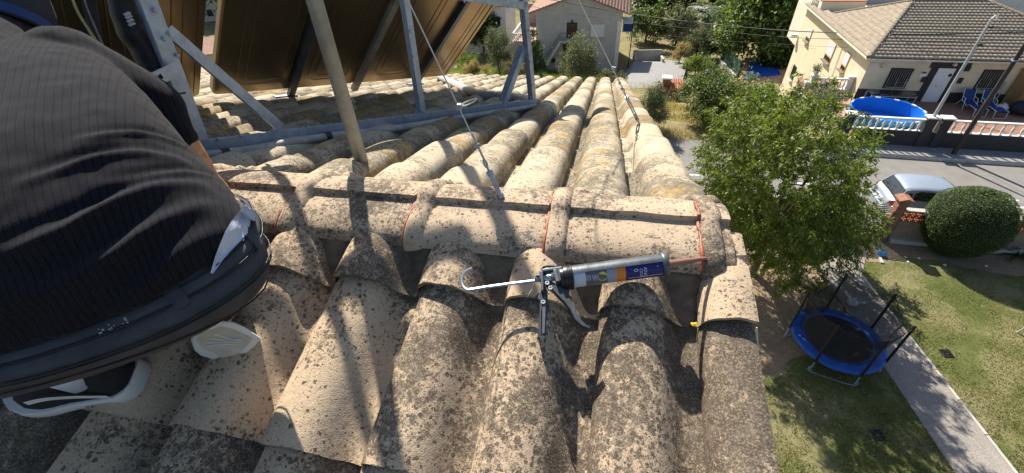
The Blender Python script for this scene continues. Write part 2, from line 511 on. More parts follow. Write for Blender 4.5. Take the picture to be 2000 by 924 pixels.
# ================================================================== OWN HOUSE: walls, tiled roof, ridge
W = .21            # tile pitch
G = .365           # course length
PU = [0, .02, .055, .11, .19, .29, .39, .48, .56, .63, .69, .75, .81, .87, .94, 1.02, 1.07]
PH = [.012, .033, .049, .061, .068, .0705, .0695, .064, .054, .040, .024, .009, -.003, -.010, -.012, -.010, -.007]
FU = [0, .02, .05, .1, .18, .28, .38, .48, .57, .65, .71, .755, .785, .80, .825, .87, .94, 1.02, 1.07]
FH = [.010, .031, .046, .058, .067, .0715, .073, .0715, .0665, .0575, .0465, .033, .016, .002, -.008, -.011, -.012, -.010, -.007]


def tile_shape(seed, length=G + .06, prof=(PU, PH), verge=False, thick=.013, amp=.0011, lift=.023, lift0=0.0, tap=.04):
    """one wave tile: x across, y down the slope (0 = lower end), z up"""
    rng = random.Random(seed)
    us, hs = prof
    # resample the profile smoothly
    uu = np.concatenate([np.linspace(0, .2, 9)[:-1], np.linspace(.2, us[-1], 30)]); hh = np.interp(uu, us, hs)
    hh[2:-1] = hh[2:-1] * .6 + (hh[1:-2] + hh[3:]) * .2
    if verge:
        k = uu < .50; uu = uu[k]; hh = hh[k].copy()
        hh[uu > .40] = np.interp(uu[uu > .40], [.40, .50], [.069, .062])
    ny = 7
    off = Vector((rng.uniform(0, 50), rng.uniform(0, 50), rng.uniform(0, 50)))
    top = []; bot = []
    for j in range(ny):
        t = j / (ny - 1); y = -length * (1 - t)
        sc = .97 - tap + tap * 1.8 * t
        rt = []; rb = []
        for i, (u, h) in enumerate(zip(uu, hh)):
            x = (u - .3) * (1 - tap * .75 + tap * t) * W + .3 * W
            z = h * sc + lift * t + lift0 * (1 - t)
            d = mnoise.noise(Vector((x * 9, y * 9, 0)) + off) * amp * 1.6 + mnoise.noise(Vector((x * 40, y * 40, 3)) + off) * amp * .55
            e = 0.0
            if j == ny - 1:
                z -= .003; e = mnoise.noise(Vector((x * 30, 9, 1)) + off) * .004
            rt.append((x, y + e, z + d))
            s0 = -1 if i in (0,) else 0
            rb.append((x, y + e - (.001 if j == ny - 1 else 0), z + d - thick))
        top.append(rt); bot.append(rb)
    b = MB(); n = len(uu)
    b.grid([list(r) for r in top]); o = len(b.v)
    b.grid([list(r)[::-1] for r in bot])
    f = b.f
    tp = lambda j, i: j * n + i
    bt = lambda j, i: o + j * n + (n - 1 - i)
    for i in range(n - 1):
        f.append((tp(ny - 1, i), bt(ny - 1, i), bt(ny - 1, i + 1), tp(ny - 1, i + 1))); b.m.append(0)
        f.append((tp(0, i + 1), bt(0, i + 1), bt(0, i), tp(0, i))); b.m.append(0)
    for j in range(ny - 1):
        f.append((tp(j, 0), bt(j, 0), bt(j + 1, 0), tp(j + 1, 0))); b.m.append(0)
        f.append((tp(j + 1, n - 1), bt(j + 1, n - 1), bt(j, n - 1), tp(j, n - 1))); b.m.append(0)
    return b


def tile_mesh(name, mat, **kw):
    me = tile_shape(**kw).mesh(name, mat, smooth=48)
    bm = bmesh.new(); bm.from_mesh(me); bmesh.ops.recalc_face_normals(bm, faces=bm.faces); bm.to_mesh(me); bm.free()
    return me


hb = ridge_pt(-2.4, 1.9, 0); hb[2] = 0
house = thing('tiled_house', 'tall pale house under the weathered barrel tile roof with lichen in the foreground', 'house', hb)
tn = math.tan(SLOPE)
gp = [(-2.15, -12), (-2.15, RIDGE[2] - 12 - 2.15 * tn - .09), (0, RIDGE[2] - 12 - .09), (5.7, RIDGE[2] - 12 - 5.7 * tn - .09), (5.7, -12)]
zr = lambda y, z: ridge_pt(1.06, y, 0)[:2].tolist() + [z + 12]
MB().prism([zr(y, z) for y, z in gp], EX * -7.0).build('wall', MT['cream_wall'], house)
deck = MB()
for pt, dend in ((near_pt, 2.5), (far_pt, 6.2)):
    deck.prism([pt(-6, 0, -.02), pt(1.13, 0, -.02), pt(1.13, dend, -.02), pt(-6, dend, -.02)], -EZ * .05)
roof = deck.build('roof', MT['mortar'], house)

me_near = [tile_mesh('tile', MT['tile_near'], seed=11 + i) for i in range(4)]
me_near_short = [tile_mesh('tile', MT['tile_near'], seed=31 + i, length=.225, lift0=.004) for i in range(2)]
me_near_verge = tile_mesh('tile', MT['tile_near'], seed=41, verge=True)
me_near_vshort = tile_mesh('tile', MT['tile_near'], seed=42, verge=True, length=.225, lift0=.004)
me_far = [tile_mesh('tile', MT['tile_far'], seed=51 + i, lift=.026, prof=(FU, FH), amp=.0006, tap=.012) for i in range(4)]
me_far_short = [tile_mesh('tile', MT['tile_far'], seed=61 + i, length=.22, prof=(FU, FH), amp=.0006, tap=.012) for i in range(2)]
DN0 = .2353
FO = .508 - .014
tiles = []
rng = random.Random(5)


def jitter(mw, a=.004):
    r = Matrix.Rotation(rng.uniform(-a, a) * 2.4, 4, 'Z') @ Matrix.Rotation(rng.uniform(-a, a) * 1.5, 4, 'X')
    return mw @ Matrix.Translation((rng.uniform(-a, a) * .5, rng.uniform(-a, a), rng.uniform(-a, a) * .3)) @ r


for c in range(-25, 6):
    for r in range(0, 7):
        mw = frame(near_pt(W * c, DN0 + G * r), EX, DN, NN)
        if c == 5: me = me_near_vshort if r == 0 else me_near_verge
        else: me = me_near_short[c % 2] if r == 0 else me_near[(c * 7 + r * 3) % 4]
        tiles.append((jitter(mw), me))
for c in range(-31, 4):
    for r in range(0, 17):
        mw = frame(far_pt(FO + W * c, .25 + G * r), -EX, DF, NF)
        me = me_far_short[c % 2] if r == 0 else me_far[(c * 5 + r * 3) % 4]
        tiles.append((jitter(mw), me))


def in_frame(P, mar=60):
    q = np.asarray(P) - EYE; z = q @ CF
    if z < .1: return False
    x = 1000 + FPX * (q @ CX) / z; y = 462 - FPX * (q @ CY) / z
    return -mar < x < 2000 + mar and -mar < y < 924 + mar * 2


def hidden_spot(P):
    """roof behind the person or far under the collectors"""
    q = np.asarray(P) - EYE; z = q @ CF
    x = 1000 + FPX * (q @ CX) / z; y = 462 - FPX * (q @ CY) / z
    return (x < 330 and y < 640) or (x < 840 and y < 150)


vis = []; rest = []
for mw, me in tiles:
    ctr = mw @ Vector((.09, -.2, .03)); d = (ctr - V(EYE)).length
    (vis if in_frame(ctr) and not hidden_spot(ctr) else rest).append((d, mw, me))
vis.sort(key=lambda t: t[0])
rest += vis[280:]; vis = vis[:280]
for d, mw, me in vis:
    inst('tile', me, mw, roof)
inv_roof = pm(roof).inverted()
for nm, sel in (('near', me_near + me_near_short + [me_near_verge, me_near_vshort]), ('far', me_far + me_far_short)):
    cs, fs, base = [], [], 0
    for d, mw, me in rest:
        if me not in sel: continue
        co = np.empty(len(me.vertices) * 3, np.float32); me.vertices.foreach_get('co', co); co = co.reshape(-1, 3)
        M4 = np.array(mw); cs.append(co @ M4[:3, :3].T + M4[:3, 3])
        fi = np.empty(len(me.loops), np.int32); me.loops.foreach_get('vertex_index', fi); fs.append(fi + base); base += len(co)
    if cs:
        o = big_mesh('remaining_tiles', np.vstack(cs), np.concatenate(fs), 4, MT['tile_near'] if nm == 'near' else MT['tile_far'], roof, smooth=True)
        o['kind'] = 'stuff'

# ridge pieces: a flat lip on top, a small step, a rounded face, a rolled collar at each joint
RS = [(.145, .0), (.138, .016), (.116, .044), (.080, .066), (.05, .079), (.028, .085), (.0, .087), (-.014, .086), (-.0155, .072), (-.022, .070),
      (-.048, .069), (-.075, .066), (-.102, .060), (-.124, .050), (-.138, .037), (-.1425, .022)]
RC = [(.153, .0), (.147, .018), (.124, .052), (.087, .076), (.054, .090), (.03, .097), (.0, .099), (-.016, .098), (-.030, .093), (-.037, .090),
      (-.053, .084), (-.079, .079), (-.107, .071), (-.131, .060), (-.147, .043), (-.151, .018)]
JO = .345


def ridge_mesh(seed, length=JO, end=False, lumps=True):
    off = Vector((seed * 7.3, seed * 3.1, 0)); b = MB(); P = []
    xs = [(0.0, .35), (.003, .75), (.009, .95), (.02, 1.0), (.033, .95), (.041, .7), (.046, .25), (.049, 0), (.1, 0), (.15, 0), (.2, 0), (.25, 0), (.3, 0), (9, 0)]
    xs = [q for q in xs if q[0] < length - .005] + [(length, 0), (length + (.03 if length > .1 else .012), -.12)]
    for x, k in xs:
        row = []
        for (ya, za), (yb, zb) in zip(RS, RC):
            y = ya + (yb - ya) * k; z = za + (zb - za) * k
            n = mnoise.noise(Vector((x * 14, y * 14, z * 14)) + off) * .0028 + mnoise.noise(Vector((x * 45, y * 45, z * 45)) + off) * .0012
            if k > .5: n *= 2.0
            row.append((x, y + n * .6, z + n))
        P.append(row)
    b.grid(P)
    # end caps
    b.add(P[0], [tuple(range(len(RS)))]); b.add(P[-1], [tuple(range(len(RS) - 1, -1, -1))])
    me = b.mesh('ridge_tile', MT['ridge'], smooth=40)
    bm = bmesh.new(); bm.from_mesh(me); bmesh.ops.recalc_face_normals(bm, faces=bm.faces); bm.to_mesh(me); bm.free()
    return me


rmes = [ridge_mesh(i) for i in range(4)]
rend = ridge_mesh(9, length=.056)
seal = None
for j in range(-14, 4):
    u = .018 + JO * j
    me = rend if j == 3 else rmes[j % 4]
    o = inst('ridge_tile', me, frame(ridge_pt(u, 0, 0), EX, EY, EZ), roof)
    if j in (0, 1, 2, 3):       # bead of red brown sealant on the left of the collar
        r2 = random.Random(j); pts = []; rad = []
        lo_, hi_ = ((9, 15) if j == 0 else (7, 15) if j == 1 else (4, 15))
        for i in range(lo_, hi_):
            for s in (0, .33, .66):
                a = np.array(RS[i]); c = np.array(RS[min(i + 1, len(RS) - 1)]); q = a + (c - a) * s
                pts.append(ridge_pt(u - .002 + r2.uniform(-.0015, .0015), q[0] - .002, q[1] + .004)); rad.append((.0032 if j != 3 else .0042) * r2.uniform(.5, 1.35))
        MB().tube(pts, rad, 7).build('sealant_bead', MT['sealant'], roof, smooth=180)
# bedding mortar under the near edge of the ridge
P = []; rr = random.Random(3)
for i in range(120):
    u = -1.6 + 2.75 * i / 119
    row = []
    for y, z in ((-.10, .052), (-.127, .036), (-.139, .018), (-.150, .0), (-.166, -.016), (-.19, -.036), (-.22, -.058), (-.24, -.09)):
        n = mnoise.noise(Vector((u * 11, y * 25, 2))) * .012 + mnoise.noise(Vector((u * 40, y * 60, 5))) * .005
        q = ridge_pt(u, y + n * .8, z + n); row.append(tuple(q))
    P.append(row)
MB().grid(P).build('bedding_mortar', MT['mortar'], roof, smooth=180)
# the same on the far side, in lumps at the joints
for j in range(-4, 4):
    u = .05 + JO * j; r2 = random.Random(80 + j); b = MB()
    for k in range(5):
        c = ridge_pt(u + r2.uniform(-.03, .05), .085 + k * .018, .058 - k * .013)
        rad = r2.uniform(.018, .028)
        b.lathe([(0, -rad * .7), (rad * .75, -rad * .45), (rad, 0), (rad * .7, rad * .5), (0, rad * .72)], c, (r2.uniform(-.3, .3), r2.uniform(-.3, .3), 1), 9)
    b.build('mortar_lump', MT['ridge'], roof, smooth=180)
# grit and lichen litter lying in the far channels
rr = random.Random(44); cs = []; fs = []
for i in range(5200):
    c = rr.randint(-6, 3); d = rr.uniform(.12, 3.6)
    q = far_pt(FO + W * c - W * rr.gauss(.86, .07), d, -.002 + .024 * ((d - .25) % G) / G + rr.uniform(-.004, .004))
    s = rr.uniform(.002, .007); b0 = len(cs)
    for k in range(4): cs.append(q + np.array([rr.uniform(-s, s), rr.uniform(-s, s), rr.uniform(0, s)]))
    fs += [b0, b0 + 1, b0 + 2, b0, b0 + 2, b0 + 3, b0, b0 + 3, b0 + 1, b0 + 1, b0 + 3, b0 + 2]
o = big_mesh('roof_litter', np.array(cs), fs, 3, MT['debris'], roof); o['kind'] = 'stuff'
# yellow paint marks and whitish spots on single tiles are flat stains
def stain(px, py, r, mat, seed, hh=.066):
    r2 = random.Random(seed); c = near_px(px, py, hh); b = MB(); pts = []
    for k in range(12):
        w = k * PI / 6; q = r * r2.uniform(.55, 1.2); pts.append(c + EX * math.cos(w) * q + DN * math.sin(w) * q * .8 + NN * .002)
    b.add([c + NN * .004] + pts, [(0, k + 1, (k + 1) % 12 + 1) for k in range(12)])
    return b.build('paint_spot', mat, roof)
MT['yellow_paint'] = plain('yellow_paint', (.62, .46, .02), .7, .25, 40, .2, .003)
r2 = random.Random(8); MT['orange_lichen'] = plain('orange_lichen', (.55, .30, .02), .95, .35, 90, .6, .003)
for k in range(5):
    c = ridge_pt(1.075 + r2.uniform(-.012, .02), r2.uniform(-.008, .03), .0885); pts = [c + EX * math.cos(w) * q + EY * math.sin(w) * q for w in np.linspace(0, 2 * PI, 11)[:-1] for q in (r2.uniform(.004, .009),)]
    MB().add([c + EZ * .0015] + pts, [(0, i + 1, (i + 1) % 10 + 1) for i in range(10)]).build('lichen_patch', MT['orange_lichen'], roof)
stain(1356, 634, .008, MT['yellow_paint'], 1, .021); stain(1384, 627, .006, MT['yellow_paint'], 2, .03)

# ================================================================== MAST and its guy wires
mb0 = far_px(716, 350, 0.0)
mast = thing('antenna_mast', 'weathered round steel mast rising from the ridge in front of the solar frame', 'mast', mb0)
MB().tube([mb0 - EZ * .05, mb0 + EZ * .6, mb0 + EZ * 1.3, mb0 + EZ * 2.6], .0225, 20).build('pole', MT['galv_dull'], mast, smooth=40)
MB().lathe([(.05, -.04), (.046, .008), (.036, .02), (.0235, .03)], mb0 - EZ * .005, n=14).build('mortar_collar', MT['ridge'], mast, smooth=60)


def turnbuckle(parent, a, b, rod=.003, gap=.0085):
    a = np.asarray(a); b = np.asarray(b); d = nrm(b - a); s = nrm(np.cross(d, [.3, .2, 1])); L_ = np.linalg.norm(b - a)
    m = MB()
    p0 = a + d * L_ * .18; p1 = a + d * L_ * .82
    for k in (-1, 1):
        m.tube([p0 + s * k * gap * .7, p0 + d * .01 + s * k * gap, p1 - d * .01 + s * k * gap, p1 + s * k * gap * .7], rod, 7)
    m.tube([p0 - d * .006, p0 + d * .006], gap * 1.05, 10); m.tube([p1 - d * .006, p1 + d * .006], gap * 1.05, 10)
    tb = m.build('turnbuckle', MT['zinc'], parent, smooth=60)
    MB().tube([a, p0 + d * L_ * .18], rod * .95, 7).build('threaded_rod', MT['zinc'], tb, smooth=60)
    MB().tube([p1 - d * L_ * .16, b], rod * .95, 7).build('threaded_rod', MT['zinc'], tb, smooth=60)
    for c, k in ((a, -1), (b, 1)):
        r = gap * 1.05; cc = c + d * k * r
        MB().tube([cc + (d * math.cos(t) + s * math.sin(t)) * r for t in np.linspace(.2 if k < 0 else PI + .2, (.2 if k < 0 else PI + .2) + 5.6, 14)], rod * .9, 6).build('hook_eye', MT['zinc'], tb, smooth=60)
    return tb


def guy(label, anchor, hm, tb0, tb1, anchor_px, coil_px, depth_f, big):
    A = anchor; T = mb0 + EZ * hm
    g = thing('guy_wire', label, 'guy wire', A)
    d = nrm(T - A)
    a = A + d * tb0; b = A + d * tb1
    turnbuckle(g, a, b, .0032 if big else .004, .0085 if big else .0095)
    st = b + d * .02
    MB().tube([st, st + (T - st) * .5 - EZ * .006, T], .0017 if big else .0019, 6).tube([st + EX * .003, st + d * .07 + EX * .003], .0019, 6).build('cable', MT['wire'], g, smooth=60)
    for k in (0, 1):
        q = st + d * (.035 + .1 * k) + EZ * .001
        MB().box(q, (.012, .009, .014), (EX, EY, EZ)).tube([q, q + EX * .014 + EZ * .004], .002, 6).build('cable_clip', MT['zinc'], g, bevel=.001)
    q = st + d * .135
    s = nrm(np.cross(d, CF)); u = nrm(np.cross(s, CF))
    if big:
        loop = [q - s * .023 + (s * math.cos(t) * .023 + (d * .6 + u * .4) * math.sin(t) * .016) for t in np.linspace(.1, 5.9, 22)]
        MB().tube(loop, .0016, 6).build('loose_end', MT['wire'], g, smooth=60)
    return g, d, A


a1 = near_px(992, 413, .052)
gw, gd, gA = guy('steel guy wire with turnbuckle hooked to the middle of the ridge', a1, 1.34, .028, .125, None, None, 0, True)
hk = MB()
hk.tube([gA + gd * .03, gA + gd * .012, gA + NN * -.004 + EX * .004, gA - EZ * .01 + EX * .012, gA + EX * .02 + EZ * .006, gA + EX * .022 + EZ * .018], .0035, 8)
hk.tube([gA + NN * .002, gA - NN * .02], .005, 8)
hk.build('anchor_hook', MT['zinc'], gw, smooth=60)
pts = []; r2 = random.Random(2); cc = gA - EX * .004
MB().prism([cc + EX * x + (-EY * .62 - EZ * .78) * y + (-EY * .6 + EZ * .6) * .0012 for x, y in ((-.018, .002), (.012, -.004), (.03, .016), (.034, .03), (.012, .028), (-.012, .034), (-.024, .022))], (-EY * .6 + EZ * .6) * .003).build('sealant_patch', MT['concrete'], gw)
a2 = far_px(1253, 250, .062)
gw2, gd2, gA2 = guy('steel guy wire with dark turnbuckle anchored on the roof verge', a2, 1.78, .03, .30, None, None, 0, False)
MB().box(gA2, (.03, .03, .014), (EX, DF, NF)).tube([gA2, gA2 + gd2 * .03], .004, 6).build('anchor_plate', MT['rail_dark'], gw2, bevel=.002)

# ================================================================== SOLAR COLLECTORS and their frame
LP1 = far_px(400, 187, .13); LP2 = far_px(870, 148, .20)
CA = nrm(LP2 - LP1); pr = nrm(np.array([CA[1], -CA[0], 0])); TILT = math.radians(50)
CU = pr * math.cos(TILT) + EZ * math.sin(TILT); CU = nrm(CU - CA * (CU @ CA)); CN = nrm(np.cross(CA, CU))
if CN @ (EYE - LP1) < 0: CN = -CN
def cpt(a, u, n=0.0): return LP1 + CA * a + CU * u + CN * n
def rrect(a0, a1, u0, u1, r, n=6):
    out = []
    for ca, cu, w0 in ((a1 - r, u0 + r, -PI / 2), (a1 - r, u1 - r, 0), (a0 + r, u1 - r, PI / 2), (a0 + r, u0 + r, PI)):
        for k in range(n + 1):
            w = w0 + PI / 2 * k / n; out.append((ca + r * math.cos(w), cu + r * math.sin(w)))
    return out


CLEN = 1.68
labs = ['solar collector at the far left behind the person, left of the narrow gap', 'middle solar collector back between the narrow gap and the slotted joint',
        'right hand solar collector with its bare bronze corner in the sun']
for k, (a0, a1) in enumerate(((-1.06, -.03), (.042, 1.065), (1.085, 2.06))):
    t = thing('solar_collector', labs[k], 'solar collector', cpt((a0 + a1) / 2, 0, -.04), 'solar collectors on the roof')
    out = rrect(a0, a1, 0, CLEN, .035)
    MB().prism([cpt(a, u, -.05) for a, u in out], CN * .05).build('back_sheet', MT['bronze'], t, bevel=.006)
    MB().prism([cpt(a, u, -.057) for a, u in rrect(a0 + .012, a1 - .012, .012, CLEN - .012, .02)], CN * .005).build('glazing', MT['glass'], t)
    # pressed ribs of the back sheet
    b = MB()
    w = a1 - a0
    for ia, ib, u0, u1, r in ((.13, .46, .085, CLEN - .12, .07), (.18, .41, .13, CLEN - .17, .05), (.60, .90, .085, CLEN - .12, .07), (.65, .85, .13, CLEN - .17, .05)):
        pts = [cpt(a, u, 0.0) for a, u in rrect(a0 + ia * w, a0 + ib * w, u0, u1, r)]
        b.tube(pts + [pts[0]], .0035, 6, caps=False)
    b.build('pressed_rib', MT['bronze'], t, smooth=180)
    e = MB()
    for aa in (a0 + .022, a1 - .022):
        e.bar(cpt(aa, .04, .002), cpt(aa, CLEN - .04, .002), .03, .008, CN)
    e.build('edge_fold', MT['bronze'], t, bevel=.002)

# frame: the rail that lies on the tiles, posts, braces, top beam
A0 = far_px(388, 287, .1); B0 = far_px(1045, 200, .1)
rd = nrm(B0 - A0); rh = nrm(np.array([rd[0], rd[1], 0])); rn = np.array([-rh[1], rh[0], 0]) * -1.0
if rn @ (EYE - A0) < 0: rn = -rn
def tp(px, py, off=0.0): return on_plane(px, py, A0 + rn * off, rn)
fr = thing('collector_frame', 'galvanised angle steel frame bolted together behind the solar collectors', 'frame', A0)
def member(name, p, q, w=.04, t=.004, up=None, side=None, bolts=()):
    o = MB().angle_bar(p, q, w, t, up if up is not None else EZ, side if side is not None else rn).build(name, MT['galv'], fr, bevel=.0012)
    return o
def bolt(p, n, r=.009):
    return (p, n, r)
member('base_rail', A0 - rd * .03 - EZ * .02, B0 + rd * .02 - EZ * .02, .042, .004, EZ, -rn)
def ext(p, q, k): p = np.asarray(p); q = np.asarray(q); return p + (q - p) * k
pl0 = tp(383, 286); pl1 = tp(272, 0)
member('post', pl0, ext(pl0, pl1, 1.75), .046, .005, -rn, rh)
ps0 = tp(823, 224); ps1 = tp(789, 0)
member('post', ps0, ext(ps0, ps1, 3.4), .034, .004, -rn, rh)
pr0 = tp(1041, 198); pr1 = tp(1023, 5)
member('post', pr0, ext(pr0, pr1, 1.4), .04, .004, -rn, rh)
member('brace', tp(320, 64), tp(545, 256), .034, .004, EZ, -rn)
b0 = tp(1031, 92); b1 = tp(992, 200)
member('brace', b0 - rn * .03, b1 - rn * .03, .046, .004, -rn, rh)
Lz = lambda a, z: A0 + rd * a + EZ * z
member('brace', Lz(.03, .70) - rn * .02, Lz(1.02, 1.62) - rn * .02, .036, .004, EZ, -rn)
member('brace', Lz(.36, .55) - rn * .03, Lz(.80, 1.85) - rn * .03, .03, .004, EZ, -rn)
tb0 = tp(1030, 20); tb1 = tp(876, -3)
member('top_beam', tb0, ext(tb0, tb1, 3.4), .042, .004, EZ, -rn)
# rails that carry the collectors, from the lower edge up the back sheets
for a, w in ((.555, .045), (1.075, .05), (1.70, .045), (-.5, .045)):
    MB().bar(cpt(a, -.05, .022), cpt(a, CLEN - .04, .022), w, .038, CN).build('support_rail', MT['rail_dark'] if w == .045 else MT['galv_dull'], fr, bevel=.003)
# feet under the lower edge
for a in (.52, 1.70):
    q = cpt(a, -.05, .0)
    MB().box(q + EZ * -.02, (.16, .05, .012), (CA, pr, EZ)).tube([q + CA * .07 - EZ * .11, q + CA * .07 + EZ * .05], .007, 8).build('foot', MT['rail_dark'], fr)
bb = MB().lathe([(0, 0), (.0065, 0), (.0065, .003), (.004, .005), (0, .0055)], (0, 0, 0), (0, 0, 1), 8).mesh('bolt', MT['galv'], smooth=40)
bx = nrm(np.cross(EZ, rn))
for p in [(112 + 270, 268), (425, 271), (470, 265), (533, 252), (600, 248), (700, 236), (790, 228), (825, 218), (905, 210), (985, 200), (1035, 190)]:
    inst('bolt', bb, frame(tp(*p) + rn * .004, bx, np.cross(rn, bx), rn), fr)
for p in [(319, 76), (301, 20), (345, 108), (372, 232), (800, 60), (806, 110), (812, 160), (1032, 60), (1034, 120), (1038, 165), (905, 3), (950, 10), (990, 14)]:
    inst('bolt', bb, frame(tp(*p) + rn * .006, bx, np.cross(rn, bx), rn), fr)
# slotted strap from the left post to the black pipe
s0 = tp(268, 172, .06); s1 = tp(346, 134, .03); sd = nrm(s1 - s0); su = nrm(np.cross(sd, rn)); b = MB(); sl_ = np.linalg.norm(s1 - s0)
for k in (-1, 1): b.box((s0 + s1) / 2 + su * k * .0135, (sl_, .013, .003), (sd, su, rn))
for x0, x1 in ((0, .022), (.034, .046), (.058, .07), (.082, sl_)): b.box(s0 + sd * (x0 + x1) / 2, (x1 - x0, .0142, .003), (sd, su, rn))
b.build('slotted_strap', MT['galv'], fr)

# ---------------- pipes on and behind the frame
hp = [tp(236, -70, -.10), tp(243, 0, -.10), tp(262, 60, -.10), tp(293, 110, -.085), tp(312, 165, -.08), tp(322, 210, -.08), tp(330, 236, -.075)]
bp = thing('insulated_pipe', 'thick black foam insulated pipe running down beside the left frame post', 'pipe', hp[-1])
def smooth_path(pts, n=5):
    pts = [np.asarray(p) for p in pts]; out = []
    for i in range(len(pts) - 1):
        p0 = pts[max(i - 1, 0)]; p1 = pts[i]; p2 = pts[i + 1]; p3 = pts[min(i + 2, len(pts) - 1)]
        for k in range(n):
            t = k / n; out.append(.5 * ((2 * p1) + (p2 - p0) * t + (2 * p0 - 5 * p1 + 4 * p2 - p3) * t * t + (3 * p1 - p0 - 3 * p2 + p3) * t ** 3))
    out.append(pts[-1]); return out
sp = smooth_path(hp, 7); r2 = random.Random(6)
MB().tube(sp, [.044 * (1 + .13 * mnoise.noise(Vector((i * .31, 2, 0)))) for i in range(len(sp))], 16).build('foam_sleeve', MT['black_rubber'], bp, smooth=180)
b = MB()
for i, p in enumerate([(248, 27), (251, 33), (254, 40), (257, 47)]):
    q = tp(*p, -.052); b.box(q, (.022, .006, .012), (nrm(np.array([1, 0, .3])), nrm(np.cross([1, 0, .3], rn)), rn))
b.build('torn_tape', MT['bag_white'], bp)
fp = [far_px(858, 150, .12), far_px(885, 163, .10), far_px(930, 183, .085), far_px(980, 189, .085), far_px(1030, 196, .085), far_px(1046, 205, .08)]
sp = smooth_path(fp, 9)
o = MB().tube(sp, [.040 * (1 + .2 * mnoise.noise(Vector((i * .7, 4, 0)))) for i in range(len(sp))], 14).build('foil_wrapped_pipe', MT['foil'], None, smooth=50)
tag(o, 'crinkled silver foil wrapped pipe lying across the tiles below the right collector', 'pipe')
cpth = [far_px(398, 304, .078), far_px(440, 300, .078), far_px(530, 286, .078), far_px(640, 267, .078), far_px(770, 252, .078), far_px(880, 233, .078), far_px(1000, 215, .078), far_px(1044, 207, .078)]
sp = smooth_path(cpth, 5)
cd = MB().tube(sp, [.017 * (1 + .14 * mnoise.noise(Vector((i * .5, 9, 0)))) for i in range(len(sp))], 12).build('taped_conduit', MT['white_pvc'], None, smooth=60)
tag(cd, 'grubby white taped conduit lying along the underside of the base rail', 'conduit')
for p in ((440, 300), (640, 267), (880, 233)):
    q = far_px(*p, .078); MB().tube([q - rd * .012, q + rd * .012], .0205, 12).build('black_tie', MT['black_rubber'], cd, smooth=40)
o = MB().tube(smooth_path([cp(130, -40, 1.5), cp(148, 15, 1.5), cp(176, 62, 1.45), cp(200, 95, 1.42), cp(255, 160, 1.4)]), .0042, 7).build('yellow_cable', MT['wire_yellow'], None, smooth=60)
tag(o, 'pale yellow cable slanting down behind the person toward the strap', 'cable')
o = MB().tube(smooth_path([cp(160, -30, 1.6), cp(168, 10, 1.6), cp(200, 85, 1.5), cp(215, 115, 1.45), cp(250, 158, 1.42)]), .0028, 7).build('grey_cable', MT['galv_dull'], None, smooth=60)
tag(o, 'thin grey cable hanging beside the yellow one behind the person', 'cable')
o = MB().tube(smooth_path([tp(296, 187, .02), tp(320, 186, .03), tp(345, 184, .03), tp(362, 181, .02)]), .003, 6).build('wire_tie', MT['wire_black'], None, smooth=60)
tag(o, 'short black wire tied around the left frame post and the black pipe', 'wire')

# ================================================================== CAULKING GUN lying on the tiles
GH = .121
def g_(px, py, h=GH): return near_px(px, py, h)
gA = g_(1120, 541); gB = g_(1289, 518.5)
GX = nrm(gB - gA); GZ = nrm(NN - GX * (NN @ GX)); GY = np.cross(GZ, GX); GLEN = np.linalg.norm(gB - gA)
mid = (gA + gB) / 2; tov = nrm(EYE - mid); gV = nrm(tov - GX * (tov @ GX)); gU = np.cross(gV, GX)
if gU @ CY < 0: gU = -gU
gun = thing('caulking_gun', 'dark metal caulking gun with a blue and orange labelled cartridge lying across the tiles', 'caulking gun', gA - NN * GH)
MT['gun_metal'] = plain('worn_grey_gun_steel', (.105, .118, .13), .38, .35, 30, .15, .002, metal=.5, dirt=.3, dscale=30)
MT['gun_dark'] = plain('dark_cast_handle', (.055, .065, .075), .42, .3, 40, .12, .002, metal=.45)
MT['gun_black'] = plain('black_collar', (.012, .012, .013), .35, .2, 40, .05, .001)
def flat(n, c, r=.4): return plain(n, c, r, .06, 20, 0)
MT['lab_white'] = flat('label_white', (.62, .63, .70)); MT['lab_grey'] = flat('label_slate', (.13, .125, .16)); MT['lab_navy'] = flat('label_navy', (.018, .016, .14))
MT['lab_orange'] = flat('label_orange', (.75, .23, .02)); MT['lab_yellow'] = flat('label_yellow', (.80, .62, .04)); MT['lab_silver'] = flat('label_silver', (.33, .34, .39))
MT['nozzle'] = plain('brown_nozzle', (.27, .135, .095), .45, .25, 40, .2, .002, dirt=.25, dscale=40)
def ax(px): return (px - 1120) / 169.0 * GLEN
def gp3(s, phi, r): return gA + GX * s + (gU * math.cos(phi) + gV * math.sin(phi)) * r
def arc(b, s0, s1, p0, p1, r, n=16, mi=0, thick=0.0, ns=1):
    P = [[gp3(s0 + (s1 - s0) * j / ns, p0 + (p1 - p0) * i / n, r) for i in range(n + 1)] for j in range(ns + 1)]
    b.grid(P, mi)
    if thick:
        b.grid([[gp3(s0 + (s1 - s0) * j / ns, p0 + (p1 - p0) * i / n, r - thick) for i in range(n + 1)] for j in range(ns + 1)], mi)
        for i, p in ((0, p0), (1, p1)):
            b.add([gp3(s0, p, r), gp3(s1, p, r), gp3(s1, p, r - thick), gp3(s0, p, r - thick)], [(0, 1, 2, 3)], mi)
        for s in (s0, s1):
            b.grid([[gp3(s, p0 + (p1 - p0) * i / n, r) for i in range(n + 1)], [gp3(s, p0 + (p1 - p0) * i / n, r - thick) for i in range(n + 1)]], mi)
    return b
rad = math.radians
arc(MB(), ax(1117), ax(1291), rad(-130), rad(73), .0243, 22, thick=.0016).build('cradle', MT['gun_metal'], gun, smooth=50)
b = MB(); segs = [(1118, 1141, 0), (1141, 1182, 1), (1182, 1200, 5), (1200, 1217.5, 2), (1217.5, 1293, 3)]
for x0, x1, mi in segs: arc(b, ax(x0), ax(x1), 0, 2 * PI, .0222, 40, mi)
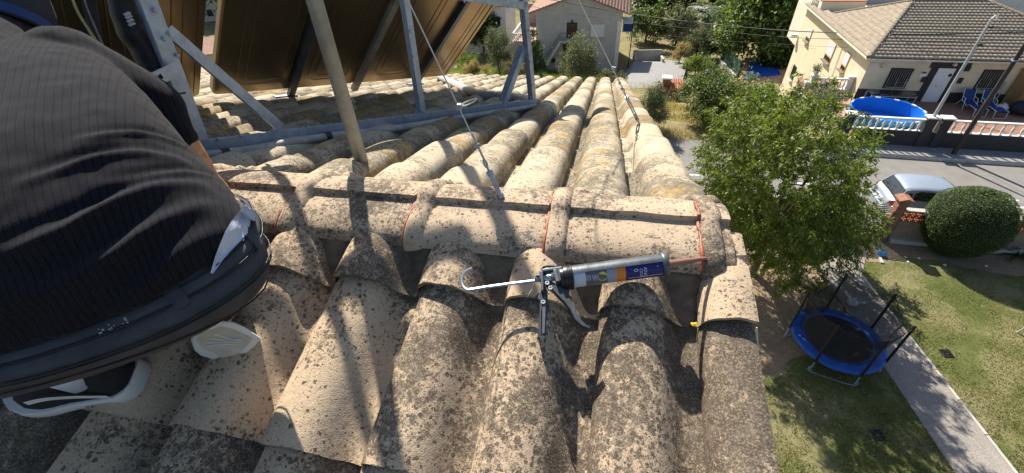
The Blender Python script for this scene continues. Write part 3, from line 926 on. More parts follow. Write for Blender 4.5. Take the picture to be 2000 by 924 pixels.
cart = b.build('cartridge', [MT['lab_white'], MT['lab_grey'], MT['lab_orange'], MT['lab_navy'], MT['lab_yellow'], MT['lab_silver']], gun, smooth=60)
lw = MB(); lw.lathe([(.0222, 0), (.0222, .0006)], gp3(ax(1119), 0, 0), GX, 40)
# printed matter: wrapped on the cartridge
def wrap(b, polys, s, phi, sc_s, sc_p, mi=0, r=.02245):
    for poly in polys:
        b.add([gp3(s + y * sc_s, phi + x * sc_p / r, r) for x, y in poly], [tuple(range(len(poly)))], mi)
def text_polys(body, size):
    cu = bpy.data.curves.new('lettering', 'FONT'); cu.body = body; cu.size = size; cu.resolution_u = 3; cu.align_x = 'LEFT'
    to = bpy.data.objects.new('lettering', cu); COL.objects.link(to)
    bpy.context.view_layer.update()
    me = to.evaluated_get(bpy.context.evaluated_depsgraph_get()).to_mesh()
    ps = [[(me.vertices[i].co.x, me.vertices[i].co.y) for i in p.vertices] for p in me.polygons]
    bpy.data.objects.remove(to, do_unlink=True); bpy.data.curves.remove(cu)
    return ps
pr_ = MB()
for body, px, phi, size in (('ANO', 1251.5, 88, .0105), ('CION', 1244, 92, .0085), ('0', 1233, 90, .0135), ('<', 1276, 86, .007), ('-', 1226, 86, .007)):
    wrap(pr_, text_polys(body, size), ax(px), rad(phi), 1, 1)
# bordered mark, small print lines
for s0, s1, p0, p1 in ((1142.5, 1150, 92, 93.5), (1142.5, 1150, 117, 118.5), (1142.5, 1143.4, 92, 118), (1149.2, 1150, 92, 118)): arc(pr_, ax(s0), ax(s1), rad(p0), rad(p1), .02245, 4)
wrap(pr_, text_polys('E', .0062), ax(1144), rad(97), 1, 1); wrap(pr_, text_polys('I', .0062), ax(1144), rad(109), 1, 1)
for k in range(4): arc(pr_, ax(1154 + k * 2.6), ax(1154.9 + k * 2.6), rad(94), rad(118 + (k % 2) * 8), .02245, 4)
for k in range(14): arc(pr_, ax(1222 + k * 4.8), ax(1225.6 + k * 4.8), rad(139), rad(144), .02245, 2)
pr_.build('printed_lettering', MT['lab_white'], cart, fix=False)
b = MB()
cs = [gp3(ax(1173) + .0098 * math.cos(t), rad(108) + .0098 * math.sin(t) / .0222, .0224) for t in np.linspace(0, 2 * PI, 25)[:-1]]
b.add(cs, [tuple(range(24))]); b.build('printed_disc', MT['lab_yellow'], cart, fix=False)
b = MB()
for k in range(5): arc(b, ax(1169 + k * 1.8), ax(1169.8 + k * 1.8), rad(99 + abs(k - 2) * 2), rad(117 - abs(k - 2) * 2), .0226, 4)
b.build('printed_lines', MT['lab_grey'], cart, fix=False)
b = MB()
b.lathe([(.0245, -.012), (.0262, -.011), (.0268, -.007), (.0268, -.004), (.0258, -.003), (.0258, .0), (.0268, .001), (.0268, .005), (.0255, .006), (.0235, .007), (.0, .007)], gp3(ax(1112), 0, 0), GX, 32)
b.lathe([(0, -.02), (.0225, -.02), (.0232, -.018), (.0232, -.011), (.0245, -.011)], gp3(ax(1112), 0, 0), GX, 32)
b.build('rear_collar', MT['gun_black'], gun, smooth=40)
MB().lathe([(.0205, -.001), (.0246, -.001), (.0265, .001), (.0272, .004), (.0272, .009), (.026, .0115), (.0215, .012), (.0095, .0125)], gp3(ax(1290), 0, 0), GX, 32).build('front_ring', MT['gun_metal'], gun, smooth=40)
n0 = gp3(ax(1299), 0, 0); n1 = near_px(1379, 504.5, .093)
MB().tube([n0 - GX * .006, n0 + GX * .006, n0 + (n1 - n0) * .15, n0 + (n1 - n0) * .9, n1], [.0125, .0095, .0082, .0046, .0034], 14).build('nozzle', MT['nozzle'], gun, smooth=40)
# rod with bent hook
rp = [g_(1120, 541), g_(1041, 549), g_(960, 559.5), g_(918, 566), g_(910, 565), g_(904, 559), g_(901.5, 550), g_(903, 541), g_(908, 533), g_(915, 527.5), g_(922, 525)]
MB().tube(smooth_path(rp, 4), .0034, 6).build('push_rod', MT['zinc'], gun, smooth=20)
Z4 = lambda x, y, h=GH - .012: g_(1040 + x / 4.62, 480 + y / 4.62, h + .012)
def plate(name, pts, h0, h1, mat, bev=.0022):
    lo = [Z4(x, y, h0) for x, y in pts]; off = NN * (h1 - h0)
    return MB().prism(lo, off).build(name, mat, gun, bevel=bev)
hd = plate('grip', [(100, 355), (118, 400), (140, 440), (134, 560), (127, 700), (121, 868), (110, 884), (84, 858), (63, 822), (66, 650), (70, 530), (52, 516), (24, 508), (44, 470), (76, 438), (94, 428), (94, 380)], .090, .108, MT['gun_dark'])
tr = plate('trigger', [(103, 345), (118, 320), (142, 318), (178, 352), (226, 384), (272, 360), (284, 366), (262, 396), (322, 410), (332, 440), (332, 478), (358, 492), (350, 520), (352, 545), (388, 580), (392, 615), (400, 640), (430, 656), (438, 694), (478, 735), (520, 764), (514, 776), (440, 750), (382, 694), (338, 602), (288, 540), (238, 488), (192, 440), (128, 388)], .094, .110, MT['gun_dark'])
plate('grip_rim', [(72, 560), (80, 560), (76, 818), (104, 862), (100, 870), (66, 826)], .107, .112, MT['gun_metal'], .001)
plate('grip_panel', [(94, 470), (124, 452), (122, 560), (112, 800), (88, 800), (92, 560)], .106, .1105, MT['gun_metal'], .001)
# housing: side plates, top strap, hoop and thumb release
b = MB()
for x0, y0, x1, y1, w in ((78, 238, 268, 212, .007), (88, 300, 90, 420, .006), (80, 240, 84, 320, .008), (200, 225, 232, 340, .009), (236, 215, 262, 330, .008)):
    b.bar(Z4(x0, y0, .115), Z4(x1, y1, .115), w, .016, NN)
b.build('housing', MT['gun_metal'], gun, bevel=.002)
MB().tube(smooth_path([Z4(80, 240, .116), Z4(92, 206, .118), (Z4(118, 186, .12)), Z4(160, 184, .12), Z4(205, 190, .12), Z4(262, 222, .118)], 4), .0028, 7).build('wire_hoop', MT['gun_dark'], gun, smooth=60)
rl = MB(); P = []
for x, y in ((58, 232), (30, 262), (12, 320), (-6, 390), (-34, 430), (-46, 462)):
    P.append([tuple(Z4(x, y, .100)), tuple(Z4(x, y, .122)), tuple(Z4(x + 9, y + 4, .122)), tuple(Z4(x + 9, y + 4, .100)), tuple(Z4(x, y, .100))])
rl.grid(P).build('thumb_release', MT['gun_metal'], gun, bevel=.0012)
b = MB(); b.tube([Z4(40, 300), Z4(220, 275)], .0075, 10); b.tube([Z4(130, 285), Z4(165, 280)], .0105, 6)
sp = [Z4(170 + 50 * k / 60, 277 - 7 * k / 60) + (gU * math.cos(k * .8) + gV * math.sin(k * .8)) * .0098 for k in range(61)]
b.tube(sp, .0016, 5); b.build('spring_block', MT['zinc'], gun, smooth=40)
for x, y, h in ((133, 342, .110), (162, 386, .110), (98, 514, .109)):
    MB().lathe([(0, .003), (.0026, .003), (.0026, .0045), (.0045, .0045), (.005, .003), (.005, -.001)], Z4(x, y, h), NN, 12).build('pivot_screw', MT['zinc'], gun, smooth=40)

# ================================================================== PERSON squatting with his back to us
def loft(b, rings, caps=True):
    n = len(rings[0]); vs = []; fs = []
    for r in rings: vs.extend(r)
    for i in range(len(rings) - 1):
        for k in range(n): fs.append((i * n + k, i * n + (k + 1) % n, (i + 1) * n + (k + 1) % n, (i + 1) * n + k))
    fs.append(tuple(range(n - 1, -1, -1))); fs.append(tuple((len(rings) - 1) * n + k for k in range(n)))
    return b.add(vs, fs)
def ring3(R, B, Lf, n=32, front=.8, pw=.86):
    """an oval ring through the right side, the back and the left side; the unseen front is flatter"""
    R = cp(*R); B = cp(*B); Lf = cp(*Lf); c = (R + Lf) / 2; a = (R - Lf) / 2; bb = B - c; out = []
    for k in range(n):
        t = 2 * PI * k / n; ct, st = math.cos(t), math.sin(t)
        ct = math.copysign(abs(ct) ** pw, ct); st = math.copysign(abs(st) ** pw, st)
        out.append(c + a * ct + bb * st * (1 if st > 0 else front))
    return out
def interp_rings(cr, m=5):
    """smooth the control rings"""
    A = np.array(cr); out = []
    for i in range(len(A) - 1):
        p0 = A[max(i - 1, 0)]; p1 = A[i]; p2 = A[i + 1]; p3 = A[min(i + 2, len(A) - 1)]
        for k in range(m):
            t = k / m; out.append(.5 * (2 * p1 + (p2 - p0) * t + (2 * p0 - 5 * p1 + 4 * p2 - p3) * t * t + (3 * p1 - p0 - 3 * p2 + p3) * t ** 3))
    out.append(A[-1]); return out
def fuse(name, b, mat, parent, voxel, smooth_it=6, post=None):
    me = bpy.data.meshes.new('tmp'); me.from_pydata(b.v, [], b.f); me.update()
    bm = bmesh.new(); bm.from_mesh(me); bmesh.ops.recalc_face_normals(bm, faces=bm.faces); bm.to_mesh(me); bm.free()
    o = bpy.data.objects.new('tmp', me); COL.objects.link(o)
    r = o.modifiers.new('r', 'REMESH'); r.mode = 'VOXEL'; r.voxel_size = voxel
    s = o.modifiers.new('s', 'SMOOTH'); s.factor = .5; s.iterations = smooth_it
    bpy.context.view_layer.update()
    m2 = bpy.data.meshes.new_from_object(o.evaluated_get(bpy.context.evaluated_depsgraph_get()))
    bpy.data.objects.remove(o, do_unlink=True)
    m2.name = name; m2.materials.clear(); m2.materials.append(mat)
    if post:
        nv = len(m2.vertices); co = np.empty(nv * 3); m2.vertices.foreach_get('co', co); co = co.reshape(-1, 3)
        no = np.empty(nv * 3); m2.vertices.foreach_get('normal', no); no = no.reshape(-1, 3)
        co = post(co, no, m2); m2.vertices.foreach_set('co', co.astype(np.float32).ravel())
    m2.transform(pm(parent).inverted())
    m2.polygons.foreach_set('use_smooth', [True] * len(m2.polygons)); m2.update()
    o = bpy.data.objects.new(name, m2); COL.objects.link(o); o.parent = parent; PM[o.name] = pm(parent)
    return o
def limb(b, pts, n=14):
    P = [np.asarray(cp(*q[:3])) for q in pts]; b.tube(smooth_path(P, 4), np.interp(np.linspace(0, len(pts) - 1, (len(pts) - 1) * 4 + 1), range(len(pts)), [q[3] for q in pts]), n)
    for q in (pts[0], pts[-1]): ball(b, cp(*q[:3]), q[3])
def ball(b, c, r, ax=(0, 0, 1), k=1.0):
    b.lathe([(r * math.sin(t), -r * k * math.cos(t)) for t in np.linspace(0, PI, 9)], c, ax, 14)

pb = near_px(210, 740, 0)
man = thing('person', 'person in black ribbed sweater and faded black jeans squatting on the tiles', 'person', pb)
SW = [((480, 408, .82), (140, 652, .655), (-220, 640, .68)), ((462, 380, .835), (118, 590, .635), (-235, 590, .68)), ((418, 335, .86), (90, 500, .63), (-250, 520, .68)),
      ((350, 262, .90), (50, 385, .645), (-262, 420, .70)), ((282, 178, .94), (0, 262, .69), (-268, 310, .75)), ((205, 114, .975), (-40, 160, .77), (-250, 215, .82)),
      ((118, 84, 1.0), (-45, 100, .85), (-205, 150, .89)), ((50, 72, 1.02), (-30, 74, .93), (-115, 100, .96)), ((18, 62, 1.04), (-22, 62, .99), (-60, 75, 1.0))]
swr = interp_rings([ring3(*q) for q in SW], 4)
b = MB(); loft(b, swr)
limb(b, [(4, 70, 1.06, .064), (-12, 92, 1.0, .070), (-30, 130, .93, .08)])
limb(b, [(130, 130, 1.0, .085), (215, 165, 1.03, .075), (292, 205, 1.06, .066), (318, 238, 1.075, .058), (340, 265, 1.085, .051)])
limb(b, [(-190, 200, .9, .085), (-270, 300, .95, .07), (-310, 380, 1.05, .062), (-220, 370, 1.15, .05)])
SWc = cp(150, 420, .75); SWl = nrm(np.array(cp(418, 335, .86)) - np.array(cp(-250, 520, .68))); SWs = nrm(np.array(cp(-30, 170, .85)) - np.array(cp(150, 560, .72)))
SWs = nrm(SWs - SWl * (SWs @ SWl))
def folds(co, no, me):
    q = co - SWc; x = q @ SWl; y = q @ SWs
    h = np.zeros(len(co))
    # creases that fan from the right flank toward the lower back
    for x0, y0, dx, dy, ln, wd, amp in ((.17, .02, -.97, -.10, .17, .010, .010), (.19, -.05, -.96, -.2, .24, .011, .013), (.20, -.10, -.95, -.28, .26, .012, .012), (.19, .07, -.99, .05, .12, .008, .007),
                                         (.2, -.155, -.93, -.3, .22, .012, .010), (.05, -.2, -.98, -.1, .2, .014, .008), (-.02, -.16, -.97, .1, .22, .016, .008), (.22, .0, -.97, -.18, .12, .007, .006)):
        px_, py_ = x - x0, y - y0; s = px_ * dx + py_ * dy; t = -px_ * dy + py_ * dx
        t = t + .012 * np.sin(s * 18 + x0 * 40)
        w = np.clip(1 - np.abs(s - ln / 2) / (ln / 2 + .02), 0, 1) ** .8
        h += amp * w * (np.exp(-(t / wd) ** 2) - .75 * np.exp(-((t + wd * 1.9) / (wd * 1.1)) ** 2))
    for i in range(0, len(co)):
        h[i] += mnoise.noise(Vector(co[i] * 9)) * .006 + mnoise.noise(Vector((co[i][0] * 34, co[i][1] * 34, co[i][2] * 12))) * .0022
    co = co + no * h[:, None]
    # rib coordinate: follows the shoulder line, fanning a little toward the hem
    rb = x / (1.0 - .35 * np.clip(-y - .05, -.3, .4))
    at = me.attributes.new('rib', 'FLOAT', 'POINT'); at.data.foreach_set('value', rb.astype(np.float32))
    return co
m, nt, bs, L = nodes_of('black_ribbed_knit')
at = nt.nodes.new('ShaderNodeAttribute'); at.attribute_name = 'rib'
ph = math_n(nt, 'FRACT', math_n(nt, 'MULTIPLY', at.outputs['Fac'], 98.0))
prof = ramp(nt, ph, [(0, 0), (.07, 0.05), (.20, 1), (.88, 1), (1, .05)]).outputs[0]
vec, _ = coords(nt)
fz = noise_n(nt, vec, 420, 2, .6)
c = mixc(nt, prof, (.0015, .0015, .002), (.010, .010, .014))
c = mixc(nt, .3, c, ramp(nt, fz.outputs[0], [(.35, (.008, .008, .01)), (.7, (.032, .032, .040))]).outputs[0])
L(c, bs.inputs['Base Color']); bs.inputs['Roughness'].default_value = .95; bs.inputs['Specular IOR Level'].default_value = .1
bs.inputs['Sheen Weight'].default_value = .06; bs.inputs['Sheen Roughness'].default_value = .45
bump_to(nt, bs, math_n(nt, 'ADD', prof, math_n(nt, 'MULTIPLY', fz.outputs[0], .5)), .32, .003)
MT['knit'] = m
sweater = fuse('sweater', b, MT['knit'], man, .0065, 5, folds)

# jeans
MT['denim'] = plain('faded_black_denim', (.052, .054, .059), .92, .45, 9, .5, .002, dirt=.0)
nt = MT['denim'].node_tree
JN = [((476, 400, .835), (150, 626, .67), (-205, 620, .695)), ((500, 428, .835), (165, 655, .662), (-205, 650, .69)), ((520, 470, .845), (178, 688, .655), (-205, 690, .69)),
      ((518, 525, .87), (190, 716, .675), (-195, 725, .71)), ((466, 562, .90), (185, 730, .72), (-170, 742, .75)), ((388, 604, .94), (170, 728, .80), (-120, 740, .82)), ((290, 622, .98), (150, 715, .9), (-40, 715, .9))]
jnr = interp_rings([ring3(*q) for q in JN], 4)
b = MB(); loft(b, jnr)
limb(b, [(380, 560, .93, .10), (300, 470, 1.05, .088), (215, 400, 1.2, .072), (250, 470, 1.22, .062), (330, 560, 1.12, .055), (395, 600, 1.08, .042)])
limb(b, [(0, 640, .86, .10), (-160, 560, .93, .088), (-300, 500, 1.03, .072), (-230, 570, 1.05, .062), (-40, 690, 1.03, .054), (95, 728, 1.02, .045)])
def creases(co, no, me):
    for i in range(len(co)):
        p = co[i]; co[i] = p + no[i] * (mnoise.noise(Vector(p * 16)) * .004 + mnoise.noise(Vector(p * 45)) * .0016)
    return co
jeans = fuse('jeans', b, MT['denim'], man, .007, 4, creases)
def jsurf(t, th, off=.004):
    """a point on the jeans: t along the rings, th in degrees from the right side round the back"""
    i = min(max(t, 0), len(jnr) - 1.001); i0 = int(i); f = i - i0; k = th / 360 * 32; k0 = int(math.floor(k)); g = k - k0
    S = lambda a, c: jnr[a][c % 32]
    p = (S(i0, k0) * (1 - g) + S(i0, k0 + 1) * g) * (1 - f) + (S(i0 + 1, k0) * (1 - g) + S(i0 + 1, k0 + 1) * g) * f
    ctr = np.mean(jnr[i0], 0); return p + nrm(p - ctr) * off
th = np.linspace(-25, 175, 60)
b = MB(); b.grid([[jsurf(t, a, o_) for a in th] for t, o_ in ((1.6, .000), (1.7, .0055), (3.0, .007), (4.6, .007), (4.75, .002))]); b.build('waistband', MT['denim'], jeans, smooth=180)
for t, o_ in ((4.45, .008), (1.95, .008), (8.2, .0045), (8.8, .0045), (12.3, .004)):
    MB().tube([jsurf(t + (1.2 * math.exp(-((a - 95) / 40) ** 2) if t > 8 and t < 9 else 0), a, o_) for a in th], .0016, 5).build('stitched_seam', MT['black_rubber'], jeans, smooth=180)
for a in (66, 22, 118):
    P = [jsurf(t, a, .0105 if 1.2 < t < 5.6 else .006) for t in (1.2, 1.8, 3.2, 4.8, 5.6)]
    sdir = nrm(jsurf(3, a + 4) - jsurf(3, a - 4)); nn_ = nrm(jsurf(3, a, .02) - jsurf(3, a, 0))
    b = MB(); b.grid([[p - sdir * .010, p + nn_ * .0045, p + sdir * .010] for p in P]); b.grid([[p - sdir * .010 - nn_ * .003, p + sdir * .010 - nn_ * .003] for p in P])
    b.tube([p - sdir * .0098 for p in P], .0012, 5); b.tube([p + sdir * .0098 for p in P], .0012, 5)
    b.build('belt_loop', MT['denim'], jeans, smooth=60)
r2 = random.Random(4); b = MB()
for i in range(16):
    c = jsurf(3.4 + r2.uniform(-.8, .8), 84 + r2.uniform(-4, 4), .0082); s = r2.uniform(.001, .0028)
    b.add([c + CX * s, c + CY * s, c - CX * s * 1.3, c - CY * s], [(0, 1, 2, 3)])
b.build('paint_flecks', MT['white_pvc'], jeans)
bpy.data.objects['paint_flecks']['kind'] = 'stuff'
MT['shirt'] = plain('pale_blue_white_cotton', (.56, .60, .74), .85, .06, 12, .3, .004)
from mathutils.bvhtree import BVHTree
def bvh_of(o):
    me = o.data; mw = pm(o); return BVHTree.FromPolygons([mw @ v.co for v in me.vertices], [tuple(p.vertices) for p in me.polygons])
bv = [bvh_of(jeans), bvh_of(sweater)]
def cloth_hit(px, py, off):
    d = ray(px, py); dv = V(nrm(d)); best = None
    for t_ in bv:
        h_ = t_.ray_cast(V(EYE), dv)
        if h_[0] is not None and (best is None or h_[3] < best): best = h_[3]
    return (best if best else .84) - off
oc = [(500, 416), (497, 434), (484, 455), (464, 474), (446, 493), (430, 515), (416, 535)]; ic = [(476, 400), (466, 414), (452, 432), (440, 452), (430, 476), (420, 502), (411, 533)]
P = []; D_ = []
for (x0, y0), (x1, y1) in zip(ic, oc):
    D_.append([cloth_hit(x0 + (x1 - x0) * k / 5, y0 + (y1 - y0) * k / 5, .007) for k in range(6)])
D_ = np.array(D_); D_ = np.minimum(D_, np.median(D_, axis=1, keepdims=True) + .012)
for i, ((x0, y0), (x1, y1)) in enumerate(zip(ic, oc)):
    P.append([EYE + nrm(ray(x0 + (x1 - x0) * k / 5, y0 + (y1 - y0) * k / 5)) * (D_[i][k] - .004 * math.sin(k * PI / 5) * math.sin(i)) for k in range(6)])
b = MB(); b.grid(P); b.grid([[q + CF * .004 for q in row] for row in P]); b.build('undershirt', MT['shirt'], man, smooth=180)

# body: one surface from head to feet
m, nt, bs, L = nodes_of('tanned_skin')
vec, _ = coords(nt); n_ = noise_n(nt, vec, 60, 5, .6)
L(ramp(nt, n_.outputs[0], [(.3, (.36, .165, .09)), (.7, (.50, .26, .155))]).outputs[0], bs.inputs['Base Color'])
bs.inputs['Roughness'].default_value = .5; bs.inputs['Subsurface Weight'].default_value = .08; bs.inputs['Subsurface Radius'].default_value = (.01, .004, .002)
bump_to(nt, bs, noise_n(nt, vec, 300, 3, .6).outputs[0], .25, .001); MT['skin'] = m
b = MB()
hc = cp(2, 60, 1.07); face = nrm(-CX * .45 + CF * .8 + CY * -.1); hup = nrm(CY * .75 + CF * .35 - CX * .2); hup = nrm(hup - face * (hup @ face)); hs = np.cross(face, hup)
b.lathe([(.078 * math.sin(t), -.112 * math.cos(t)) for t in np.linspace(0, PI, 13)], hc, hup, 20)
ball(b, hc + face * .03 - hup * .035, .068); ball(b, hc + face * .035 - hup * .075, .045)
b.tube([hc + face * .085 + hup * .02, hc + face * .102 - hup * .015, hc + face * .112 - hup * .03], [.008, .011, .014], 8)
for k in (-1, 1): b.lathe([(0, -.006), (.02, -.005), (.028, 0), (.02, .006), (0, .006)], hc + hs * k * .082 - hup * .01, hs * k + face * -.3, 10)
limb(b, [(2, 75, 1.06, .055), (-15, 95, 1.0, .058), (-30, 140, .93, .07)])
core = [np.array(r).mean(0) + (np.array(r) - np.array(r).mean(0)) * .82 for r in swr[:-6]]; loft(b, core)
core = [np.array(r).mean(0) + (np.array(r) - np.array(r).mean(0)) * .85 for r in jnr]; loft(b, core)
limb(b, [(130, 130, 1.0, .06), (215, 165, 1.03, .053), (292, 205, 1.06, .05), (340, 265, 1.085, .041), (372, 305, 1.12, .037), (405, 348, 1.17, .028), (425, 372, 1.21, .03)])
limb(b, [(-190, 200, .9, .06), (-270, 300, .95, .05), (-310, 380, 1.05, .045), (-220, 370, 1.15, .038), (-130, 345, 1.25, .028), (-95, 340, 1.29, .03)])
limb(b, [(380, 560, .93, .08), (300, 470, 1.05, .07), (215, 400, 1.2, .055), (250, 470, 1.22, .05), (330, 560, 1.12, .04), (400, 625, 1.03, .036)])
limb(b, [(0, 640, .86, .08), (-160, 560, .93, .07), (-300, 500, 1.03, .055), (-230, 570, 1.05, .05), (-40, 690, 1.03, .042), (120, 730, 1.02, .037)])
def hand(b, w, d, up):
    d = nrm(d); up = nrm(np.asarray(up) - d * (np.asarray(up) @ d)); s = np.cross(d, up)
    loft(b, [[w + d * t + s * math.cos(q) * a_ + up * math.sin(q) * c_ for q in np.linspace(0, 2 * PI, 13)[:-1]] for t, a_, c_ in ((-.01, .028, .02), (.03, .037, .018), (.065, .042, .015), (.088, .040, .012))])
    for i, (off, ln) in enumerate(((-.03, .062), (-.01, .074), (.01, .07), (.03, .055))):
        p0 = w + d * .08 + s * off; p1 = p0 + d * ln * .45 + up * .004; p2 = p1 + d * ln * .32 - up * ln * .2; p3 = p2 + d * ln * .16 - up * ln * .28
        b.tube([p0, p1, p2, p3], [.0095, .009, .008, .007], 9); ball(b, p3, .007)
    t0 = w + d * .025 - s * .03; b.tube([t0, t0 - s * .022 + d * .03 - up * .006, t0 - s * .03 + d * .055 - up * .016], [.012, .0105, .0085], 9); ball(b, t0 - s * .03 + d * .055 - up * .016, .0085)
hand(b, cp(428, 376, 1.22), cp(460, 400, 1.3) - cp(428, 376, 1.22), EZ)
hand(b, cp(-90, 340, 1.29), cp(-30, 335, 1.36) - cp(-90, 340, 1.29), EZ)
body = fuse('body', b, MT['skin'], man, .0055, 4)
# face details, hair and cap
b = MB()
for k in (-1, 1): ball(b, hc + face * .086 + hs * k * .03 + hup * .012, .011)
b.build('eye', MT['white_paint'], body, smooth=180); 
b = MB(); b.tube([hc + face * .093 - hup * .062 - hs * .022, hc + face * .099 - hup * .064, hc + face * .093 - hup * .062 + hs * .022], [.003, .006, .003], 8); b.build('mouth', MT['sealant'], body, smooth=180)
b = MB(); b.lathe([(.082 * math.sin(t), -.114 * math.cos(t)) for t in np.linspace(.75, PI * .62, 9)], hc - face * .006, hup, 22); b.build('hair', MT['black_rubber'], man, smooth=180)
b = MB(); hq = hc - face * .008 + hup * .012
b.lathe([(.0965, -.012), (.0975, .02), (.095, .055), (.084, .088), (.06, .112), (.03, .123), (0, .126)], hq, hup, 26)
b.lathe([(.0965, -.012), (.094, -.012), (.094, .02)], hq, hup, 26)
cap = b.build('cap', MT['clutter'], man, smooth=60)
b = MB(); P = []
for t in np.linspace(-.75, .75, 11):
    dd = face * math.cos(t) + hs * math.sin(t); P.append([hq + dd * .093 + hup * -.004, hq + dd * .093 + face * .035 * math.cos(t) - hup * .01, hq + dd * .093 + face * .075 * math.cos(t) ** .5 - hup * .022])
b.grid(P); b.build('cap_peak', MT['clutter'], cap, smooth=180)
b = MB(); b.lathe([(.0982, -.008), (.0990, .004), (.0985, .014)], hq, hup, 26, a0=1.2, a1=5.0, ref=face); b.build('cap_band', MT['blue_fabric'], cap, smooth=180)
# collar of the sweater
cl = [cp(30, 66, 1.04), cp(12, 76, 1.0), cp(-30, 76, .95), cp(-70, 90, .97), cp(-60, 70, 1.06), cp(0, 55, 1.1)]
MB().tube(smooth_path(cl + [cl[0]], 5), .013, 8).build('collar', MT['knit'], sweater, smooth=180)

# shoes
MT['shoe_black'] = plain('black_canvas', (.014, .014, .015), .85, .3, 30, .4, .002)
MT['shoe_white'] = plain('white_rubber_sole', (.64, .63, .60), .6, .08, 12, .1, .002, dirt=.12, dscale=10)
MT['sole_used'] = plain('scuffed_sole', (.50, .46, .38), .75, .14, 30, .5, .003, dirt=.35, dscale=18)
def shoe(name, heel, toe, up, side_stripe):
    heel = np.asarray(heel); toe = np.asarray(toe); d = nrm(toe - heel); L_ = np.linalg.norm(toe - heel)
    up = np.asarray(up); up = nrm(up - d * (up @ d)); s = np.cross(d, up)
    st = np.array([0, .012, .03, .06, .1, .16, .24, .32, .4, .48, .56, .64, .72, .79, .85, .9, .94, .97, 1.0])
    wid = np.interp(st, [0, .03, .10, .3, .5, .68, .85, .95, 1], [.020, .033, .040, .040, .042, .050, .047, .034, .012])
    hgt = np.interp(st, [0, .05, .2, .35, .5, .65, .8, .93, 1], [.065, .082, .086, .086, .072, .055, .044, .036, .014])
    b = MB(); loft(b, [[heel + d * L_ * t + s * w * math.cos(q) * (1 if math.sin(q) < .2 else .8) + up * (.016 + max(0, math.sin(q)) ** .7 * h) for q in np.linspace(0, 2 * PI, 19)[:-1]] for t, w, h in zip(st, wid, hgt)])
    so = b.build(name, MT['shoe_black'], man, smooth=180)
    b = MB(); rows = []
    for t, w in zip(st, wid):
        w2 = w * .99 + .001; lift = .012 * max(0, (t - .8) / .2) ** 2; c = heel + d * (L_ * (t * 1.03 - .015)) + up * lift
        hi_ = .026 + .012 * max(0, (t - .75) / .25) + .010 * max(0, (.2 - t) / .2); rows.append([c - s * w2, c - s * (w2 + .004) + up * .004, c - s * (w2 + .004) + up * hi_ * .8, c - s * (w2 + .001) + up * hi_, c + s * (w2 + .001) + up * hi_, c + s * (w2 + .004) + up * hi_ * .8, c + s * (w2 + .004) + up * .004, c + s * w2])
    loft(b, rows); sole = b.build('sole', MT['shoe_white'], so, smooth=50)
    b = MB(); b.grid([[heel + d * (L_ * (t * .98 + .01)) - s * (w - .001) - up * (.0035 - .012 * max(0, (t - .8) / .2) ** 2), heel + d * (L_ * (t * .98 + .01)) + s * (w - .001) - up * (.0035 - .012 * max(0, (t - .8) / .2) ** 2)] for t, w in zip(st, wid)])
    for k in range(3, 17):
        t = st[k]; w = wid[k] * .86; c = heel + d * (L_ * t) - up * .004; b.bar(c - s * w, c + s * w, .004, .004, up)
    b.build('tread', MT['sole_used'], sole)
    for k in (-1, 1):
        P = []
        for t in np.linspace(.12, .62, 14):
            w = np.interp(t, st, wid); h = np.interp(t, st, hgt); z = .012 + .62 * (t - .12) / .5 * .055 if True else 0
            zz = .030 + .040 * math.sin((t - .12) / .5 * PI * .5); q1 = w * 1.0
            P.append([heel + d * L_ * t + s * k * (q1 * .985 + .002) + up * zz, heel + d * L_ * t + s * k * (q1 * .93 + .0025) + up * (zz + .012)])
        MB().grid(P).build('side_stripe', MT['shoe_white'], so)
    return so, d, up, s
lh = near_px(285, 742, .075); lt = near_px(62, 772, .062)
so, d_, u_, s_ = shoe('shoe', lh, lt, NN, 1)
q = lh + d_ * .075 + u_ * .085
MB().tube([q - u_ * .02, q + u_ * .02, q + u_ * .06 - d_ * .01], [.036, .037, .040], 14).build('sock', MT['shirt'], man, smooth=180)
# right shoe: heel raised, its sole toward us
SO = [(373, 664), (378, 648), (398, 635), (428, 626), (455, 629), (478, 639), (497, 652), (511, 661), (490, 682), (466, 702), (441, 721), (424, 712), (414, 701), (392, 694), (380, 684)]
dS = lambda x, y: .885 + (y - 626) * .00085 + (x - 440) * .0003
def so_pt(x, y, k=0.0, g=1.0): cx_, cy_ = 441, 668; return cp(cx_ + (x - cx_) * g, cy_ + (y - cy_) * g, dS(x, y) + k)
rs = thing_part = None
rows = []
for k, g in ((.10, .62), (.085, .80), (.06, .93), (.03, .97), (.022, .97)): rows.append([so_pt(x, y, k, g) for x, y in SO])
b = MB(); loft(b, rows); rs = b.build('shoe', MT['shoe_black'], man, smooth=60)
rows = []
for k, g in ((.032, .985), (.028, 1.0), (.006, 1.005), (.0, .985), (-.002, .93)): rows.append([so_pt(x, y, k, g) for x, y in SO])
b = MB(); loft(b, rows); so2 = b.build('sole', MT['shoe_white'], rs, smooth=50)
IN = [(384, 664), (390, 652), (408, 645), (432, 638), (456, 643), (478, 655), (493, 663), (478, 680), (460, 694), (441, 706), (428, 694), (404, 684), (390, 676)]
b = MB(); b.prism([so_pt(x, y, -.0035) for x, y in IN], nrm(EYE - so_pt(441, 668)) * .002)
b.build('tread', MT['sole_used'], so2)
for i in range(4):
    MB().tube(smooth_path([so_pt(400 + i * 6, 676 - i * 8, -.0065), so_pt(430 + i * 8, 664 - i * 3 + 8, -.0065), so_pt(462 + i * 5, 672 - i * 4, -.0065)], 5), .0014, 5).build('tread_line', MT['shoe_white'], so2)

